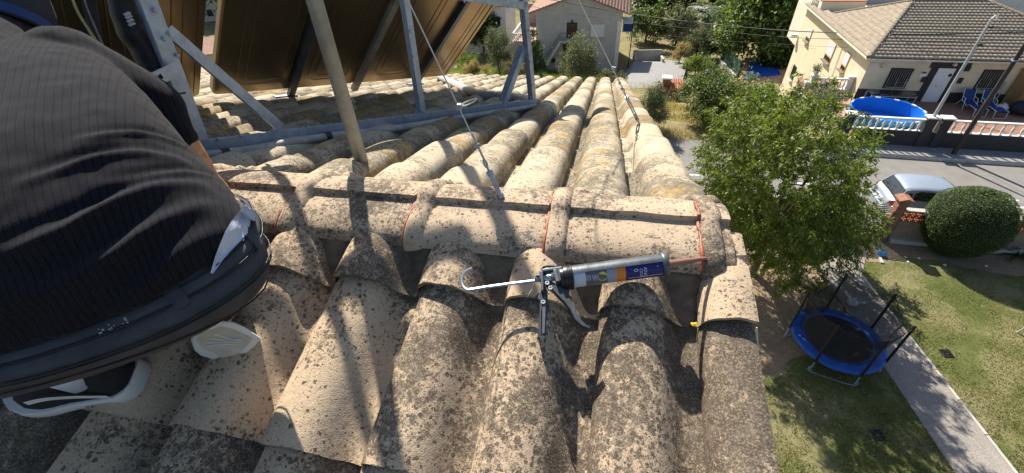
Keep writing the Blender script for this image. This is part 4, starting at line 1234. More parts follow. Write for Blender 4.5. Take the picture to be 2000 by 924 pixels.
# ================================================================== GROUND, ROAD, GARDEN
RA = gz(1647, 280.7)                                  # foot of the neighbour's front wall
RW = np.array([.96616121, -.25793896, 0]); RN_ = np.array([.25793896, .96616121, 0])
def rp(s, t, z=0.0): return RA + RW * s + RN_ * t + EZ * z
def st_of(P): q = np.asarray(P) - RA; return q @ RW, q @ RN_
GLOW = -9.0
def tz(s, t):
    """height of the land: level to the road, then a slope down to the valley gardens"""
    x = max(0.0, t - 1.2)
    z = -.26 * x
    k = 2.5
    z = GLOW + math.log1p(math.exp((z - GLOW) * k)) / k if z - GLOW < 8 else z
    return min(z, 0.0) + (0.0 if t < 1.2 else .12 * mnoise.noise(Vector((s * .21, t * .21, 0))) * min(1, (t - 1.2) / 4))
def hit(px, py, dz=0.0):
    d = ray(px, py); k = 8.0
    while k < 400:
        P = EYE + d * k; s, t = st_of(P)
        if P[2] - dz < tz(s, t): break
        k += .15
    s, t = st_of(P); P[2] = tz(s, t); return P
def mpp(P): return ((np.asarray(P) - EYE) @ CF) / FPX   # metres per photo pixel at P

ss = np.concatenate([np.linspace(-300, -60, 10)[:-1], np.linspace(-60, 60, 61), np.linspace(60, 300, 10)[1:]])
ts = np.concatenate([[-60, -40, -20, -8.6, -8.3, -1.5, 0, 1, 1.6], np.linspace(2.5, 60, 48), np.linspace(60, 500, 12)[1:]])
b = MB(); b.grid([[tuple(rp(s, t, tz(s, t) - .004)) for t in ts] for s in ss])
m, nt, bs, L = nodes_of('dry_grass_and_earth')
vec, _ = coords(nt)
n1 = noise_n(nt, vec, .35, 6, .65, .4); n2 = noise_n(nt, vec, 5, 6, .7)
c = ramp(nt, n1.outputs[0], [(.36, (.11, .13, .04)), (.5, (.22, .19, .09)), (.64, (.30, .23, .13))]).outputs[0]
c = mixc(nt, .5, c, ramp(nt, n2.outputs[0], [(.3, (.06, .07, .025)), (.7, (.34, .28, .16))]).outputs[0])
L(c, bs.inputs['Base Color']); bs.inputs['Roughness'].default_value = 1; bs.inputs['Specular IOR Level'].default_value = .1
bump_to(nt, bs, n2.outputs[0], .8, .06)
MT['terrain'] = m
structure(b.build('ground', m, None, smooth=180))

# road, its far pavement, our own pavement
def sheet(name, pts, z, mat, thick=0.0):
    b = MB()
    if thick: b.prism([np.array([p[0], p[1], z - thick]) for p in pts], EZ * thick)
    else: b.add([(p[0], p[1], z) for p in pts], [tuple(range(len(pts)))])
    return structure(b.build(name, mat))
sheet('road', [rp(-40, -7.25), rp(40, -7.25), rp(40, -1.31), rp(-.35, -1.31), rp(-1.2, -.75), rp(-40, -.75)], .004, MT['asphalt'])
sheet('pavement', [rp(-.18, -.2), rp(.1, -1.17), rp(40, -1.17), rp(40, .02), rp(-.25, .02)], .12, MT['pavement'], .14)
for i in range(24):
    pass
kb = thing('kerb', 'pale kerb stones along the pavement in front of the black wall', 'kerb', rp(6, -1.24)); kb['kind'] = 'structure'
del kb['category']
kme = MB().box((0, 0, .065), (.985, .14, .135)).mesh('kerb_stone', MT['kerb'])
for i in range(14): inst('kerb_stone', kme, frame(rp(.55 + i, -1.24, 0), RW, RN_, EZ), kb)
MB().bar(rp(-.28, -.2, .06), rp(.03, -1.2, .06), .12, .13).build('kerb_stone', MT['kerb'], kb)
sheet('near_pavement', [rp(-40, -8.3), rp(40, -8.3), rp(40, -7.4), rp(-40, -7.4)], .12, MT['pavement'], .14)
kb2 = MB().box(rp(0, -7.32, .06), (80, .15, .13), (RW, RN_, EZ)).build('near_kerb', MT['kerb']); structure(kb2)
b = MB()
for s in np.arange(-32, 40, 2.6):
    b.add([rp(s, -4.62, .008), rp(s + 1.1, -4.62, .008), rp(s + 1.1, -4.50, .008), rp(s, -4.50, .008)], [(0, 1, 2, 3)])
q = gz(1988, 405)
s0, t0 = st_of(q); b.add([rp(s0 - .6, t0 - .06, .008), rp(s0 + 2.2, t0 - .06, .008), rp(s0 + 2.2, t0 + .06, .008), rp(s0 - .6, t0 + .06, .008)], [(0, 1, 2, 3)])
mk = b.build('lane_markings', MT['road_paint']); structure(mk); 

# garden
m, nt, bs, L = nodes_of('patchy_lawn')
vec, _ = coords(nt)
n1 = noise_n(nt, vec, .55, 5, .6, .5); n2 = noise_n(nt, vec, 9, 6, .7); n3 = noise_n(nt, vec, 60, 3, .6)
c = ramp(nt, math_n(nt, 'ADD', math_n(nt, 'MULTIPLY', n1.outputs[0], .8), math_n(nt, 'MULTIPLY', n2.outputs[0], .35)), [(.45, (.085, .105, .030)), (.55, (.15, .155, .055)), (.65, (.33, .28, .16))]).outputs[0]
c = mixc(nt, .45, c, ramp(nt, n3.outputs[0], [(.3, (.03, .045, .012)), (.7, (.16, .18, .06))]).outputs[0])
L(c, bs.inputs['Base Color']); bs.inputs['Roughness'].default_value = 1; bs.inputs['Specular IOR Level'].default_value = .1
bump_to(nt, bs, n3.outputs[0], .9, .03); MT['lawn'] = m
MT['soil'] = plain('trodden_dry_soil', (.25, .185, .12), 1, .25, 7, .7, .02, dirt=.35, dscale=1.2)
MT['path'] = None
m, nt, bs, L = nodes_of('exposed_aggregate_path')
vec, _ = coords(nt)
vo = nt.nodes.new('ShaderNodeTexVoronoi'); vo.inputs['Scale'].default_value = 26; L(vec, vo.inputs['Vector'])
n2 = noise_n(nt, vec, 1.6, 5, .65)
c = mixc(nt, .55, ramp(nt, vo.outputs['Distance'], [(0, (.42, .37, .33)), (.6, (.17, .15, .135))]).outputs[0], ramp(nt, n2.outputs[0], [(.35, (.24, .215, .19)), (.65, (.36, .325, .29))]).outputs[0])
L(c, bs.inputs['Base Color']); bs.inputs['Roughness'].default_value = .95; bump_to(nt, bs, vo.outputs['Distance'], .6, .01); MT['path'] = m
sheet('lawn', [rp(-16, -8.42), rp(22, -8.42), rp(22, -34), rp(-16, -34)], .006, MT['lawn'])
def wob(pts, n, amp, seed):
    r2 = random.Random(seed); out = []
    for i in range(len(pts)):
        a = np.asarray(pts[i]); c = np.asarray(pts[(i + 1) % len(pts)])
        for k in range(n): out.append(a + (c - a) * k / n + np.array([r2.uniform(-amp, amp), r2.uniform(-amp, amp), 0]))
    return out
soil_poly = wob([gz(1430, 470), gz(1640, 500), gz(1700, 466), gz(1775, 478), gz(1880, 500), gz(2000, 470), gz(2080, 500), gz(1990, 545), gz(1880, 520), gz(1760, 500), gz(1690, 515), gz(1625, 545), gz(1640, 600), gz(1672, 690), gz(1560, 690), gz(1520, 735), gz(1470, 745), gz(1400, 700)], 4, .12, 3)
sheet('bare_soil', soil_poly, .010, MT['soil'])
pl = [gz(1614, 548), gz(1865, 924), gz(1990, 1110)]; pr2 = [gz(2104, 1084), gz(1980, 924), gz(1682, 540)]
path_poly = pl + pr2 + [gz(1692, 500), gz(1664, 462), gz(1615, 462), gz(1590, 520)]
sheet('garden_path', path_poly, .016, MT['path'])
ed = thing('path_edging', 'narrow pale concrete edging along the garden path', 'edging', gz(1830, 735)); ed['kind'] = 'structure'; del ed['category']
p0 = gz(1682, 540); p1 = gz(1980, 924); L0 = np.linalg.norm(p1 - p0); dd = (p1 - p0) / L0
eme = MB().box((0, 0, .02), (.97, .075, .07)).mesh('edging_stone', MT['concrete'])
dn_ = np.array([-dd[1], dd[0], 0])
for i in range(int(L0) + 3): inst('edging_stone', eme, frame(p0 + dd * (i + .5) + dn_ * .02, dd, dn_, EZ), ed)
MB().bar(gz(1702, 470), gz(1722, 515), .1, .12).build('edging_stone', MT['concrete'], ed)
# grass blades
from mathutils.geometry import intersect_point_tri_2d
def inside(poly, x, y):
    c = False; j = len(poly) - 1
    for i in range(len(poly)):
        xi, yi, xj, yj = poly[i][0], poly[i][1], poly[j][0], poly[j][1]
        if (yi > y) != (yj > y) and x < (xj - xi) * (y - yi) / (yj - yi) + xi: c = not c
        j = i
    return c
r2 = np.random.default_rng(8); cs = []; 
MT['blade'] = leaf_mat('lawn_blades', (.075, .095, .025), (.15, .165, .055), .25, .8, dry=(.34, .28, .15), dryp=.3)
cand = []
while len(cand) < 42000:
    px = r2.uniform(1430, 2060); py = r2.uniform(500, 1010); P = gz(px, py)
    if r2.random() > (1.0 if py > 560 else .6): continue
    if inside(path_poly, P[0], P[1]): continue
    if inside(soil_poly, P[0], P[1]) and r2.random() < .93: continue
    cl = mnoise.noise(Vector((P[0] * .9, P[1] * .9, 0))) + .5 * mnoise.noise(Vector((P[0] * 3, P[1] * 3, 4)))
    if cl < -.25 and r2.random() < .8: continue
    cand.append(P)
cand = np.array(cand); n = len(cand); h = r2.uniform(.018, .055, n); w = r2.uniform(.006, .014, n); an = r2.uniform(0, 2 * PI, n); ln = r2.uniform(-.6, .6, (n, 2)) * h[:, None]
sd_ = np.stack([np.cos(an), np.sin(an), 0 * an], 1) * w[:, None]
co = np.empty((n, 3, 3)); co[:, 0] = cand - sd_; co[:, 1] = cand + sd_; co[:, 2] = cand; co[:, :, 2] = .006; co[:, 2, 2] += h; co[:, 2, 0] += ln[:, 0]; co[:, 2, 1] += ln[:, 1]
o = big_mesh('lawn_grass', co.reshape(-1, 3), np.arange(n * 3), 3, MT['blade']); o['kind'] = 'stuff'

# ================================================================== VEGETATION
def leaf_faces(P, D, Nn, ln, wd, fold=.25):
    """P (n,3) stalk ends, D leaf direction, Nn leaf normal -> folded lozenge leaves (4 verts, 2 tris)"""
    D = D / np.linalg.norm(D, axis=1, keepdims=True)
    S = np.cross(D, Nn); S /= np.linalg.norm(S, axis=1, keepdims=True) + 1e-9
    U = np.cross(S, D)
    ln = ln[:, None]; wd = wd[:, None]
    m_ = P + D * ln * .42
    co = np.stack([P, m_ + S * wd / 2 + U * wd * fold, P + D * ln, m_ - S * wd / 2 + U * wd * fold], 1)
    n = len(P); base = (np.arange(n) * 4)[:, None]
    fi = np.concatenate([base + [0, 1, 2], base + [0, 2, 3]], 1)
    return co.reshape(-1, 3), fi.reshape(-1)
def rdir(r, n): v = r.normal(size=(n, 3)); return v / np.linalg.norm(v, axis=1, keepdims=True)
def crown_pts(r, c, rad, ncl, nper, cr, hollow=.55, flat_bottom=-.6, squash=1.0):
    """clumps spread through an uneven ellipsoid"""
    out = []; axes = []
    cen = []
    k = 0
    while len(cen) < ncl and k < ncl * 40:
        k += 1
        d = rdir(r, 1)[0]
        if d[2] < flat_bottom: continue
        q = (hollow + (1 - hollow) * r.random() ** .6) * (1 + .25 * mnoise.noise(Vector(d * 2.1) + Vector(c) * .37))
        cen.append(np.asarray(c) + d * q * np.asarray(rad))
    for q in cen:
        s = cr * r.uniform(.6, 1.25)
        out.append(q + r.normal(size=(nper, 3)) * s * np.array([1, 1, squash]) * .55)
    return np.vstack(out), np.array(cen)
def foliage(name, parent, mat, P, r, ln, wd, droop=0.0, face_up=.5, origin=None):
    n = len(P)
    D = rdir(r, n); D[:, 2] -= droop
    Nn = rdir(r, n); Nn[:, 2] = np.abs(Nn[:, 2]) + face_up
    co, fi = leaf_faces(P, D, Nn, ln * r.uniform(.65, 1.25, n), wd * r.uniform(.7, 1.2, n))
    return big_mesh(name, co, fi, 3, mat, parent, origin)
LM = {}
LM['peach'] = leaf_mat('drooping_tree_leaf', (.05, .085, .014), (.155, .19, .03), .42, .42)
LM['dark'] = leaf_mat('dark_green_leaf', (.018, .042, .012), (.05, .085, .02), .25, .45)
LM['mid'] = leaf_mat('mid_green_leaf', (.04, .075, .018), (.10, .14, .035), .35, .5)
LM['fig'] = leaf_mat('broad_fig_leaf', (.05, .09, .02), (.115, .165, .045), .35, .5)
LM['olive'] = leaf_mat('grey_olive_leaf', (.07, .085, .045), (.15, .165, .10), .3, .6)
LM['palm'] = leaf_mat('pale_palm_frond', (.08, .12, .06), (.19, .24, .15), .3, .45)
LM['hedge'] = leaf_mat('clipped_hedge_leaf', (.03, .062, .012), (.085, .13, .03), .28, .5)
LM['dry'] = leaf_mat('dry_grass_stem', (.20, .15, .07), (.40, .31, .17), .3, .8)
LM['cyp'] = leaf_mat('cypress_spray', (.02, .05, .012), (.055, .10, .02), .2, .6)
LM['weed'] = leaf_mat('bright_weed_leaf', (.07, .11, .02), (.15, .20, .045), .4, .6)
def tree(name, label, cat, base, h, rx, rz, ncl, nper, ln, wd, mat, seed, group=None, cr=None, tr=.12, droop=.2, hollow=.5, zc=None, flat=-.6, stems=1, lean=(0, 0)):
    base = np.asarray(base, float); r = np.random.default_rng(seed)
    t = thing(name, label, cat, base, group)
    c = base + EZ * (zc if zc is not None else h - rz) + np.array([lean[0], lean[1], 0])
    rad = np.array([rx, rx, rz]) if not hasattr(rx, '__len__') else np.array([rx[0], rx[1], rz])
    P, cen = crown_pts(r, c, rad, ncl, nper, cr if cr else min(rad) * .34, hollow, flat)
    P = P[P[:, 2] > base[2] + .03]
    b = MB()
    for s in range(stems):
        o_ = np.array([r.uniform(-.5, .5), r.uniform(-.5, .5), 0]) * (rx if not hasattr(rx, '__len__') else rx[0]) * .35 * (stems > 1)
        top = c + o_ * 1.5 - EZ * rz * .25
        b.tube(smooth_path([base + o_ * .4 - EZ * .1, base + (top - base) * .4 + r.normal(size=3) * tr * .5 + o_ * .2, top], 4), [tr * (1 - .055 * i) / (stems ** .5) for i in range(9)], 8)
    for q in cen[:: max(1, len(cen) // 14)]:
        s0 = base + (c - EZ * rz * .3 - base) * r.uniform(.55, .95)
        b.tube([s0, (s0 + q) / 2 + EZ * .06 * h + r.normal(size=3) * .05 * h * .3, q], [tr * .45, tr * .3, tr * .1], 6)
    b.build('trunk', MT['bark'], t, smooth=180)
    foliage('crown', t, mat, P, r, ln, wd, droop)
    return t

# the tree beside the house: long drooping leaves in sprays
tb_ = np.array([8.95, 11.75, 0.0])
t = thing('garden_tree', 'large leafy green tree with drooping leaves growing beside the roof edge above the trampoline', 'tree', tb_)
r = np.random.default_rng(21)
tc = np.array([8.8, 11.75, 3.6]); trad = np.array([2.2, 2.3, 2.75])
P = []; D = []; b = MB(); tips = []
k = 0
while len(tips) < 1150:
    d = rdir(r, 1)[0]
    if d[2] < -.62: continue
    bulge = 1 + .34 * mnoise.noise(Vector(d * 1.9) + Vector((3.3, 1.2, 7))) + .16 * mnoise.noise(Vector(d * 5.2))
    q = tc + d * trad * bulge * (.42 + .6 * r.random() ** .55) * (1.0 + (.18 if d[2] > .4 else 0))
    q[0] -= .36 * (q[2] - tc[2]) - .1
    tips.append((q, d))
for c2, r2_, k2 in ((gz(1660, 425, 2.1), 1.0, 110), (gz(1610, 462, 1.8), .9, 60), (gz(1560, 520, 1.7), 1.0, 70)):
    for i in range(k2):
        d = rdir(r, 1)[0]; tips.append((c2 + d * r2_ * r.random() ** .5 * np.array([1, 1, .8]), d))
for q, d in tips:
    n = r.integers(38, 66); L_ = r.uniform(.3, .65)
    dr = d * .7 + np.array([0, 0, .25]) + r.normal(size=3) * .35; dr /= np.linalg.norm(dr)
    u = r.random(n)
    pts = q + dr * (u * L_)[:, None] - EZ * (u ** 2 * L_ * .55)[:, None] + r.normal(size=(n, 3)) * .045
    P.append(pts); dd_ = dr * .5 + rdir(r, n) * .8; dd_[:, 2] -= .75; D.append(dd_)
P = np.vstack(P); D = np.vstack(D); n = len(P)
Nn = rdir(r, n); Nn[:, 2] = np.abs(Nn[:, 2]) + .6; Nn[:, 1] += .0
co, fi = leaf_faces(P, D, Nn, r.uniform(.095, .185, n), r.uniform(.028, .05, n), .2)
b.tube(smooth_path([tb_ - EZ * .15, tb_ + np.array([.05, .02, .7]), tb_ + np.array([-.08, .0, 1.5])], 5), [.17 - .006 * i for i in range(11)], 12)
for i in range(11):
    w_ = i * 2.4; e = tc + np.array([math.cos(w_), math.sin(w_), r.uniform(-.1, .8)]) * trad * .68; s0 = tb_ + np.array([-.07, 0, r.uniform(1.1, 1.6)])
    m1 = (s0 + e) / 2 + np.array([0, 0, .35]) + r.normal(size=3) * .12
    b.tube(smooth_path([s0, m1, e], 5), [.085 - .0065 * j for j in range(11)], 8)
    for j in range(5):
        q = tips[r.integers(len(tips))][0]
        if np.linalg.norm(q - e) < 1.8: b.tube([m1 + (e - m1) * r.random(), (q + e) / 2 + EZ * .1, q], [.03, .02, .008], 6)
b.build('trunk', MT['bark'], t, smooth=180)
big_mesh('crown', co, fi, 3, LM['peach'], t)

# clipped hedge dome
hb_c = gz(1848, 488)
t = thing('clipped_bush', 'dense dark green bush clipped into a smooth rounded dome by the garden wall', 'bush', hb_c)
r = np.random.default_rng(5); cs_ = []; 
HR = np.array([1.24, 1.12, 1.0]); HH = 1.0
def hedge_surf(d):
    k = (np.abs(d[:, 0]) ** 2.5 + np.abs(d[:, 1]) ** 2.5 + np.abs(d[:, 2]) ** 2.5) ** (-1 / 2.5)
    z = d[:, 2] * k
    prof_ = np.where(z < 0, 1 - .32 * (-z) ** 1.4, 1.0)
    return np.stack([d[:, 0] * k * HR[0] * prof_, d[:, 1] * k * HR[1] * prof_, 1.28 + z * 1.36], 1)
ax2 = nrm(np.array([RW[0], RW[1], 0])); ay2 = np.array([-ax2[1], ax2[0], 0])
def hloc(q): return hb_c + ax2 * q[:, :1] + ay2 * q[:, 1:2] + EZ * q[:, 2:3]
n = 26000
d = rdir(r, n); q = hedge_surf(d); jit = np.array([mnoise.noise(Vector(x * 3.1)) for x in d]); q[:, :2] *= (1 + jit * .05)[:, None]; q[:, 2] += jit * .045
P = hloc(q * np.array([1, 1, 1])) + r.normal(size=(n, 3)) * .014
Nn = hloc(q) - (hb_c + EZ * 1.2); Nn /= np.linalg.norm(Nn, axis=1, keepdims=True)
D = Nn * .6 + rdir(r, n) * .8
co, fi = leaf_faces(P, D, Nn + rdir(r, n) * .5, r.uniform(.03, .06, n), r.uniform(.018, .032, n), .2)
co[:, 2] = np.maximum(co[:, 2], .01)
big_mesh('foliage', co, fi, 3, LM['hedge'], t)
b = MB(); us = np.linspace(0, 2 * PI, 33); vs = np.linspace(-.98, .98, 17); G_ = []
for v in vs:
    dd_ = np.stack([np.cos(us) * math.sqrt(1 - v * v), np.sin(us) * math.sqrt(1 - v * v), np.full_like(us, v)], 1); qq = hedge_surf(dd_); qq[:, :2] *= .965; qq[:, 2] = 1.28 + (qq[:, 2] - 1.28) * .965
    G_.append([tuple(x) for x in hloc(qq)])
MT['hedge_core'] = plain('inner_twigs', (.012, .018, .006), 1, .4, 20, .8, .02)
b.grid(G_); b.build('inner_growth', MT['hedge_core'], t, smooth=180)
MB().tube([hb_c - EZ * .1, hb_c + EZ * .5], .09, 8).build('stem', MT['bark'], t)

# spiky plant at the right edge
sp_b = gz(1985, 500)
t = thing('spiky_plant', 'dark spiky plant with long strap leaves in the shade right of the clipped bush', 'plant', sp_b)
r = np.random.default_rng(3)
for i in range(46):
    a = r.uniform(0, 2 * PI); el = r.uniform(.15, 1.2); L_ = r.uniform(.5, 1.0); d0 = np.array([math.cos(a), math.sin(a), 0]); sdv = np.array([-d0[1], d0[0], 0])
    c0 = sp_b + d0 * .05 + EZ * .05; row = []
    for u in np.linspace(0, 1, 7):
        p = c0 + d0 * (L_ * u * math.cos(el) + .15 * u * u) + EZ * (L_ * u * math.sin(el) - .45 * L_ * u * u * math.cos(el)); w = .03 * (1 - u) ** .7 + .002
        row.append([p - sdv * w, p - EZ * w * .4, p + sdv * w])
    MB().grid(row).build('strap_leaf', LM['dark'] if i % 5 else LM['weed'], t, smooth=180, fix=False)

# ---------------------------------------------------------------- garden wall, gate pillar, gate
def wp(px, py, t_): return on_plane(px, py, rp(0, t_), RN_)
WT = -8.36
gw_l = st_of(gz(1742, 472))[0]
WS0 = st_of(wp(1738, 455, WT))[0]
gwall = thing('garden_wall', 'low rendered garden wall with terracotta lattice blocks along its top', 'wall', rp(WS0 + 3, WT))
zt0 = wp(1775, 431, WT)[2]; zt1 = wp(1775, 411, WT)[2]
print('garden wall heights', zt0, zt1, WS0)
MT['wall_brown'] = plain('weathered_brown_render', (.25, .195, .15), .95, .2, 3, .5, .012, dirt=.4, dscale=1.3)
MB().box(rp(WS0 + 6, WT, zt0 / 2), (12, .18, zt0), (RW, RN_, EZ)).build('wall_base', MT['wall_brown'], gwall)
MB().box(rp(WS0 + 6, WT - .2, .09), (12, .22, .18), (RW, RN_, EZ)).build('footing', MT['concrete'], gwall, bevel=.01)
MB().box(rp(WS0 + 6, WT, zt1 + .03), (12, .24, .05), (RW, RN_, EZ)).build('coping', MT['concrete'], gwall, bevel=.008)
bl = MB(); hh = (zt1 - zt0) / 2 - .004; wd_ = .21
for k, (cx_, cz_) in enumerate(((-.25, .25), (.25, .25), (-.25, -.25), (.25, -.25))):
    for sgn in (1,):
        ang = math.radians(38) * (1 if cx_ * cz_ > 0 else -1)
        dx, dz = math.cos(ang), math.sin(ang)
        c0 = np.array([cx_ * wd_, 0, hh / 2 + cz_ * hh]); L2 = .052; W2 = .022
        pts = [(-1, 0), (-.5, .8), (.5, .8), (1, 0), (.5, -.8), (-.5, -.8)]
        bl.prism([c0 + np.array([dx * L2 * x - dz * W2 * y, -.06, dz * L2 * x + dx * W2 * y]) for x, y in pts], np.array([0, .12, 0]))
for z in (0.004, hh - .004): bl.box((0, 0, z), (wd_ - .004, .12, .012))
for x in (-wd_ / 2 + .006, wd_ / 2 - .006): bl.box((x, 0, hh / 2), (.01, .118, hh - .02))
blm = bl.mesh('lattice_block', MT['terracotta'])
for i in range(34):
    for j in (0, 1): inst('lattice_block', blm, frame(rp(WS0 + .12 + wd_ * i, WT, zt0 + .002 + j * (hh + .004)), RW, RN_, EZ), gwall)
# brick pillar by the gate
pc = st_of(gz(1712, 457)); PS = WS0 - .22
pil = thing('brick_pillar', 'red brick gate pillar with a sloping terracotta cap at the end of the garden wall', 'pillar', rp(PS, WT))
ptop = wp(1745, 387, WT)[2]
MT['brick_mid'] = plain('brown_red_brick', (.26, .125, .08), .9, .3, 9, .4, .006)
brick = MB().box((0, 0, 0), (.205, .095, .052)).mesh('brick', MT['brick_mid']); brick2 = MB().box((0, 0, 0), (.205, .095, .052)).mesh('brick', MT['door_brown'])
MT['brick_dark'] = plain('dark_fired_brick', (.20, .10, .065), .9, .3, 9, .4, .006)
brick3 = MB().box((0, 0, 0), (.205, .095, .052)).mesh('brick', MT['brick_dark'])
MB().box(rp(PS, WT, ptop / 2), (.29, .29, ptop - .02), (RW, RN_, EZ)).build('mortar_core', MT['concrete'], pil)
nb = int(ptop / .064)
for i in range(nb):
    z = .035 + i * .064
    for k in range(4):
        a = k * PI / 2 + (PI / 2 if False else 0)
        u = RW * math.cos(a) + RN_ * math.sin(a); v = np.cross(EZ, u); off = (.055 if i % 2 else -.055)
        inst('brick', brick if (i * 3 + k) % 4 else brick3, frame(rp(PS, WT, z) + v * -.108 + u * off * .98, u, v, EZ), pil)
cz = rp(PS, WT, ptop)
MB().prism([cz + RW * x + EZ * z - RN_ * .24 for x, z in ((-.25, -.01), (.25, -.01), (.25, .03), (0, .13), (-.25, .03))], RN_ * .48).build('cap', MT['brick_mid'], pil, bevel=.01)
# slatted gate left of the pillar, seen through the tree
gt = thing('slatted_gate', 'white horizontal slat gate between the garden path and the road, behind the tree', 'gate', rp(PS - 1.2, WT))
gm = MB().box((0, 0, 0), (1.86, .025, .045)).mesh('slat', MT['galv_dull'])
for i in range(17): inst('slat', gm, frame(rp(PS - 1.2, WT, .14 + i * .085), RW, RN_, EZ), gt)
for x in (-.95, .95): MB().box(rp(PS - 1.2 + x, WT, .78), (.05, .05, 1.5), (RW, RN_, EZ)).build('upright', MT['white_paint'], gt)
w2_ = thing('garden_wall', 'rendered garden wall continuing left of the slatted gate behind the tree', 'wall', rp(PS - 6.3, WT))
MB().box(rp(PS - 6.3, WT, .75), (8, .18, 1.5), (RW, RN_, EZ)).build('wall_base', MT['wall_brown'], w2_)
MB().box(rp(PS - 6.3, WT, 1.53), (8, .26, .06), (RW, RN_, EZ)).build('coping', MT['concrete'], w2_, bevel=.008)
# low bags, litter, drains, table
def bag(name, label, p, r_, mat, seed):
    r2 = random.Random(seed); b = MB(); off = Vector((seed * 3.1, 0, 0)); rows = []
    for t in np.linspace(.05, PI, 12):
        row = []
        for k in range(16):
            w_ = 2 * PI * k / 16; n_ = 1 + .35 * mnoise.noise(Vector((math.cos(w_) * math.sin(t), math.sin(w_) * math.sin(t), math.cos(t))) * 2.6 + off)
            row.append(p + np.array([math.cos(w_) * math.sin(t) * r_ * n_, math.sin(w_) * math.sin(t) * r_ * n_, r_ * .75 + math.cos(t) * r_ * .9 * (n_ if t < 2 else .8)]))
        rows.append(row + [row[0]])
    b.grid(rows)
    top = p + EZ * r_ * 1.6
    b.prism([top + np.array([-.05, 0, -.04]), top + np.array([.05, .01, -.04]), top + np.array([.09, .02, .09]), top + np.array([.0, 0, .05]), top + np.array([-.08, .02, .1])], np.array([0, .012, 0]))
    o = b.build(name, mat, None, smooth=60); tag(o, label, 'bag')
bag('plastic_bag', 'crumpled light blue plastic bag lying by the path at the foot of the wall', gz(1720, 499), .14, MT['bag_blue'], 2)
bag('plastic_bag', 'crumpled white plastic bag lying on the path behind the trampoline net', gz(1662, 595), .16, MT['bag_white'], 5)
for (px, py, lb) in ((1848, 691, 'small square drain grate set in the sunny lawn'), (1714, 850, 'small square drain grate set in the shaded lawn left of the path')):
    p = gz(px, py); t = thing('drain_grate', lb, 'drain', p, 'drain grates in the lawn')
    fx = dd; fy = dn_
    b = MB()
    for k in (-1, 1): b.box(p + fx * k * .14 + EZ * .02, (.02, .30, .02), (fx, fy, EZ)).box(p + fy * k * .14 + EZ * .02, (.26, .02, .02), (fx, fy, EZ))
    b.build('grate_frame', MT['iron'], t)
    for k in range(6): MB().box(p + fx * (-.10 + k * .04) + EZ * .018, (.014, .26, .014), (fx, fy, EZ)).build('grate_bar', MT['iron'], t)
    MB().box(p + EZ * .009, (.26, .26, .004), (fx, fy, EZ)).build('grate_well', MT['black_rubber'], t)
tp_ = gz(2004, 668) + np.array([.25, 0, 0])
t = thing('garden_table', 'round white plastic garden table cut by the right edge on the lawn', 'table', tp_)
MB().lathe([(0, .69), (.50, .69), (.52, .70), (.52, .72), (.50, .73), (0, .73)], tp_, n=36).build('table_top', MT['white_paint'], t, smooth=40)
for k in range(4):
    a = k * PI / 2 + .5; MB().bar(tp_ + np.array([math.cos(a) * .42, math.sin(a) * .42, 0]), tp_ + np.array([math.cos(a) * .3, math.sin(a) * .3, .69]), .05, .03).build('leg', MT['white_paint'], t)
# white litter stones by the bush
for i, (px, py) in enumerate(((1768, 503), (1795, 505), (1773, 512), (1926, 520), (1845, 518))):
    p = gz(px, py); rr_ = random.Random(i); b = MB(); b.lathe([(0, -.02), (.04, -.01), (.055, .015), (.03, .04), (0, .045)], p, (rr_.uniform(-.3, .3), .1, 1), 8)
    o = b.build('pale_stone', MT['white_stone'], None, smooth=60); tag(o, ('pale stone lying left of the other two under the wall', 'pale stone midway between the wall and the lawn left of the bush', 'pale stone nearest the lawn left of the bush', 'pale stone by the spiky plant', 'pale stone just below the clipped bush')[i], 'stone', 'pale stones on the soil')
# thin white cord down the gable
v0 = near_pt(1.19, -.02 + .5, -.02)
o = MB().tube([cp(1478, 640, 2.2), cp(1486, 760, 2.4), cp(1500, 930, 2.9), cp(1512, 1040, 3.6)], .0028, 6).build('clothes_line', MT['wire'], None)
tag(o, 'thin white cord hanging down beside the verge of the roof', 'line')

# ---------------------------------------------------------------- trampoline
tcn = (gz(1553, 640, .62) + gz(1748, 710, .62)) / 2; tcn[2] = 0; TR = 1.24; TZ = .62
tcn = np.array([(gz(1553, 640, .62)[0] + gz(1748, 710, .62)[0]) / 2, (gz(1640, 607, .62)[1] + gz(1600, 690, .62)[1] + gz(1553, 640, .62)[1] + gz(1748, 710, .62)[1]) / 4, 0])
print('tramp', tcn, np.linalg.norm(gz(1553, 640, .62) - gz(1748, 710, .62)))
tr_ = thing('trampoline', 'round garden trampoline with a blue edge pad, black mat and black net on padded poles', 'trampoline', tcn)
MB().lathe([(0, TZ - .01), (.5, TZ - .012), (.96, TZ)], tcn, n=40).build('jumping_mat', plain('black_woven_mat', (.014, .014, .016), .75, .3, 30, .3, .003), tr_, smooth=180)
b = MB(); rows = []
for a in np.linspace(0, 2 * PI, 73):
    wv = .01 * math.sin(a * 12) + .006 * math.sin(a * 29); rows.append([tcn + np.array([math.cos(a) * q_, math.sin(a) * q_, TZ + z_ + wv * e_]) for q_, z_, e_ in ((.90, .004, .3), (.93, .022, .8), (1.05, .034, 1), (1.18, .03, 1), (1.25, .012, .6), (1.27, -.05, 1.2), (1.262, -.075, 1.5))])
b.grid(rows); b.build('edge_pad', MT['blue_pad'], tr_, smooth=180)
b = MB(); b.tube([tcn + np.array([math.cos(a) * 1.235, math.sin(a) * 1.235, TZ - .03]) for a in np.linspace(0, 2 * PI, 61)], .021, 8, caps=False); b.build('frame_ring', MT['galv'], tr_, smooth=180)
a0_ = math.radians(8)
pole_px = [(1604, 570), (1650, 545), (1755, 577), (1808, 640), (1750, 678), (1640, 640)]
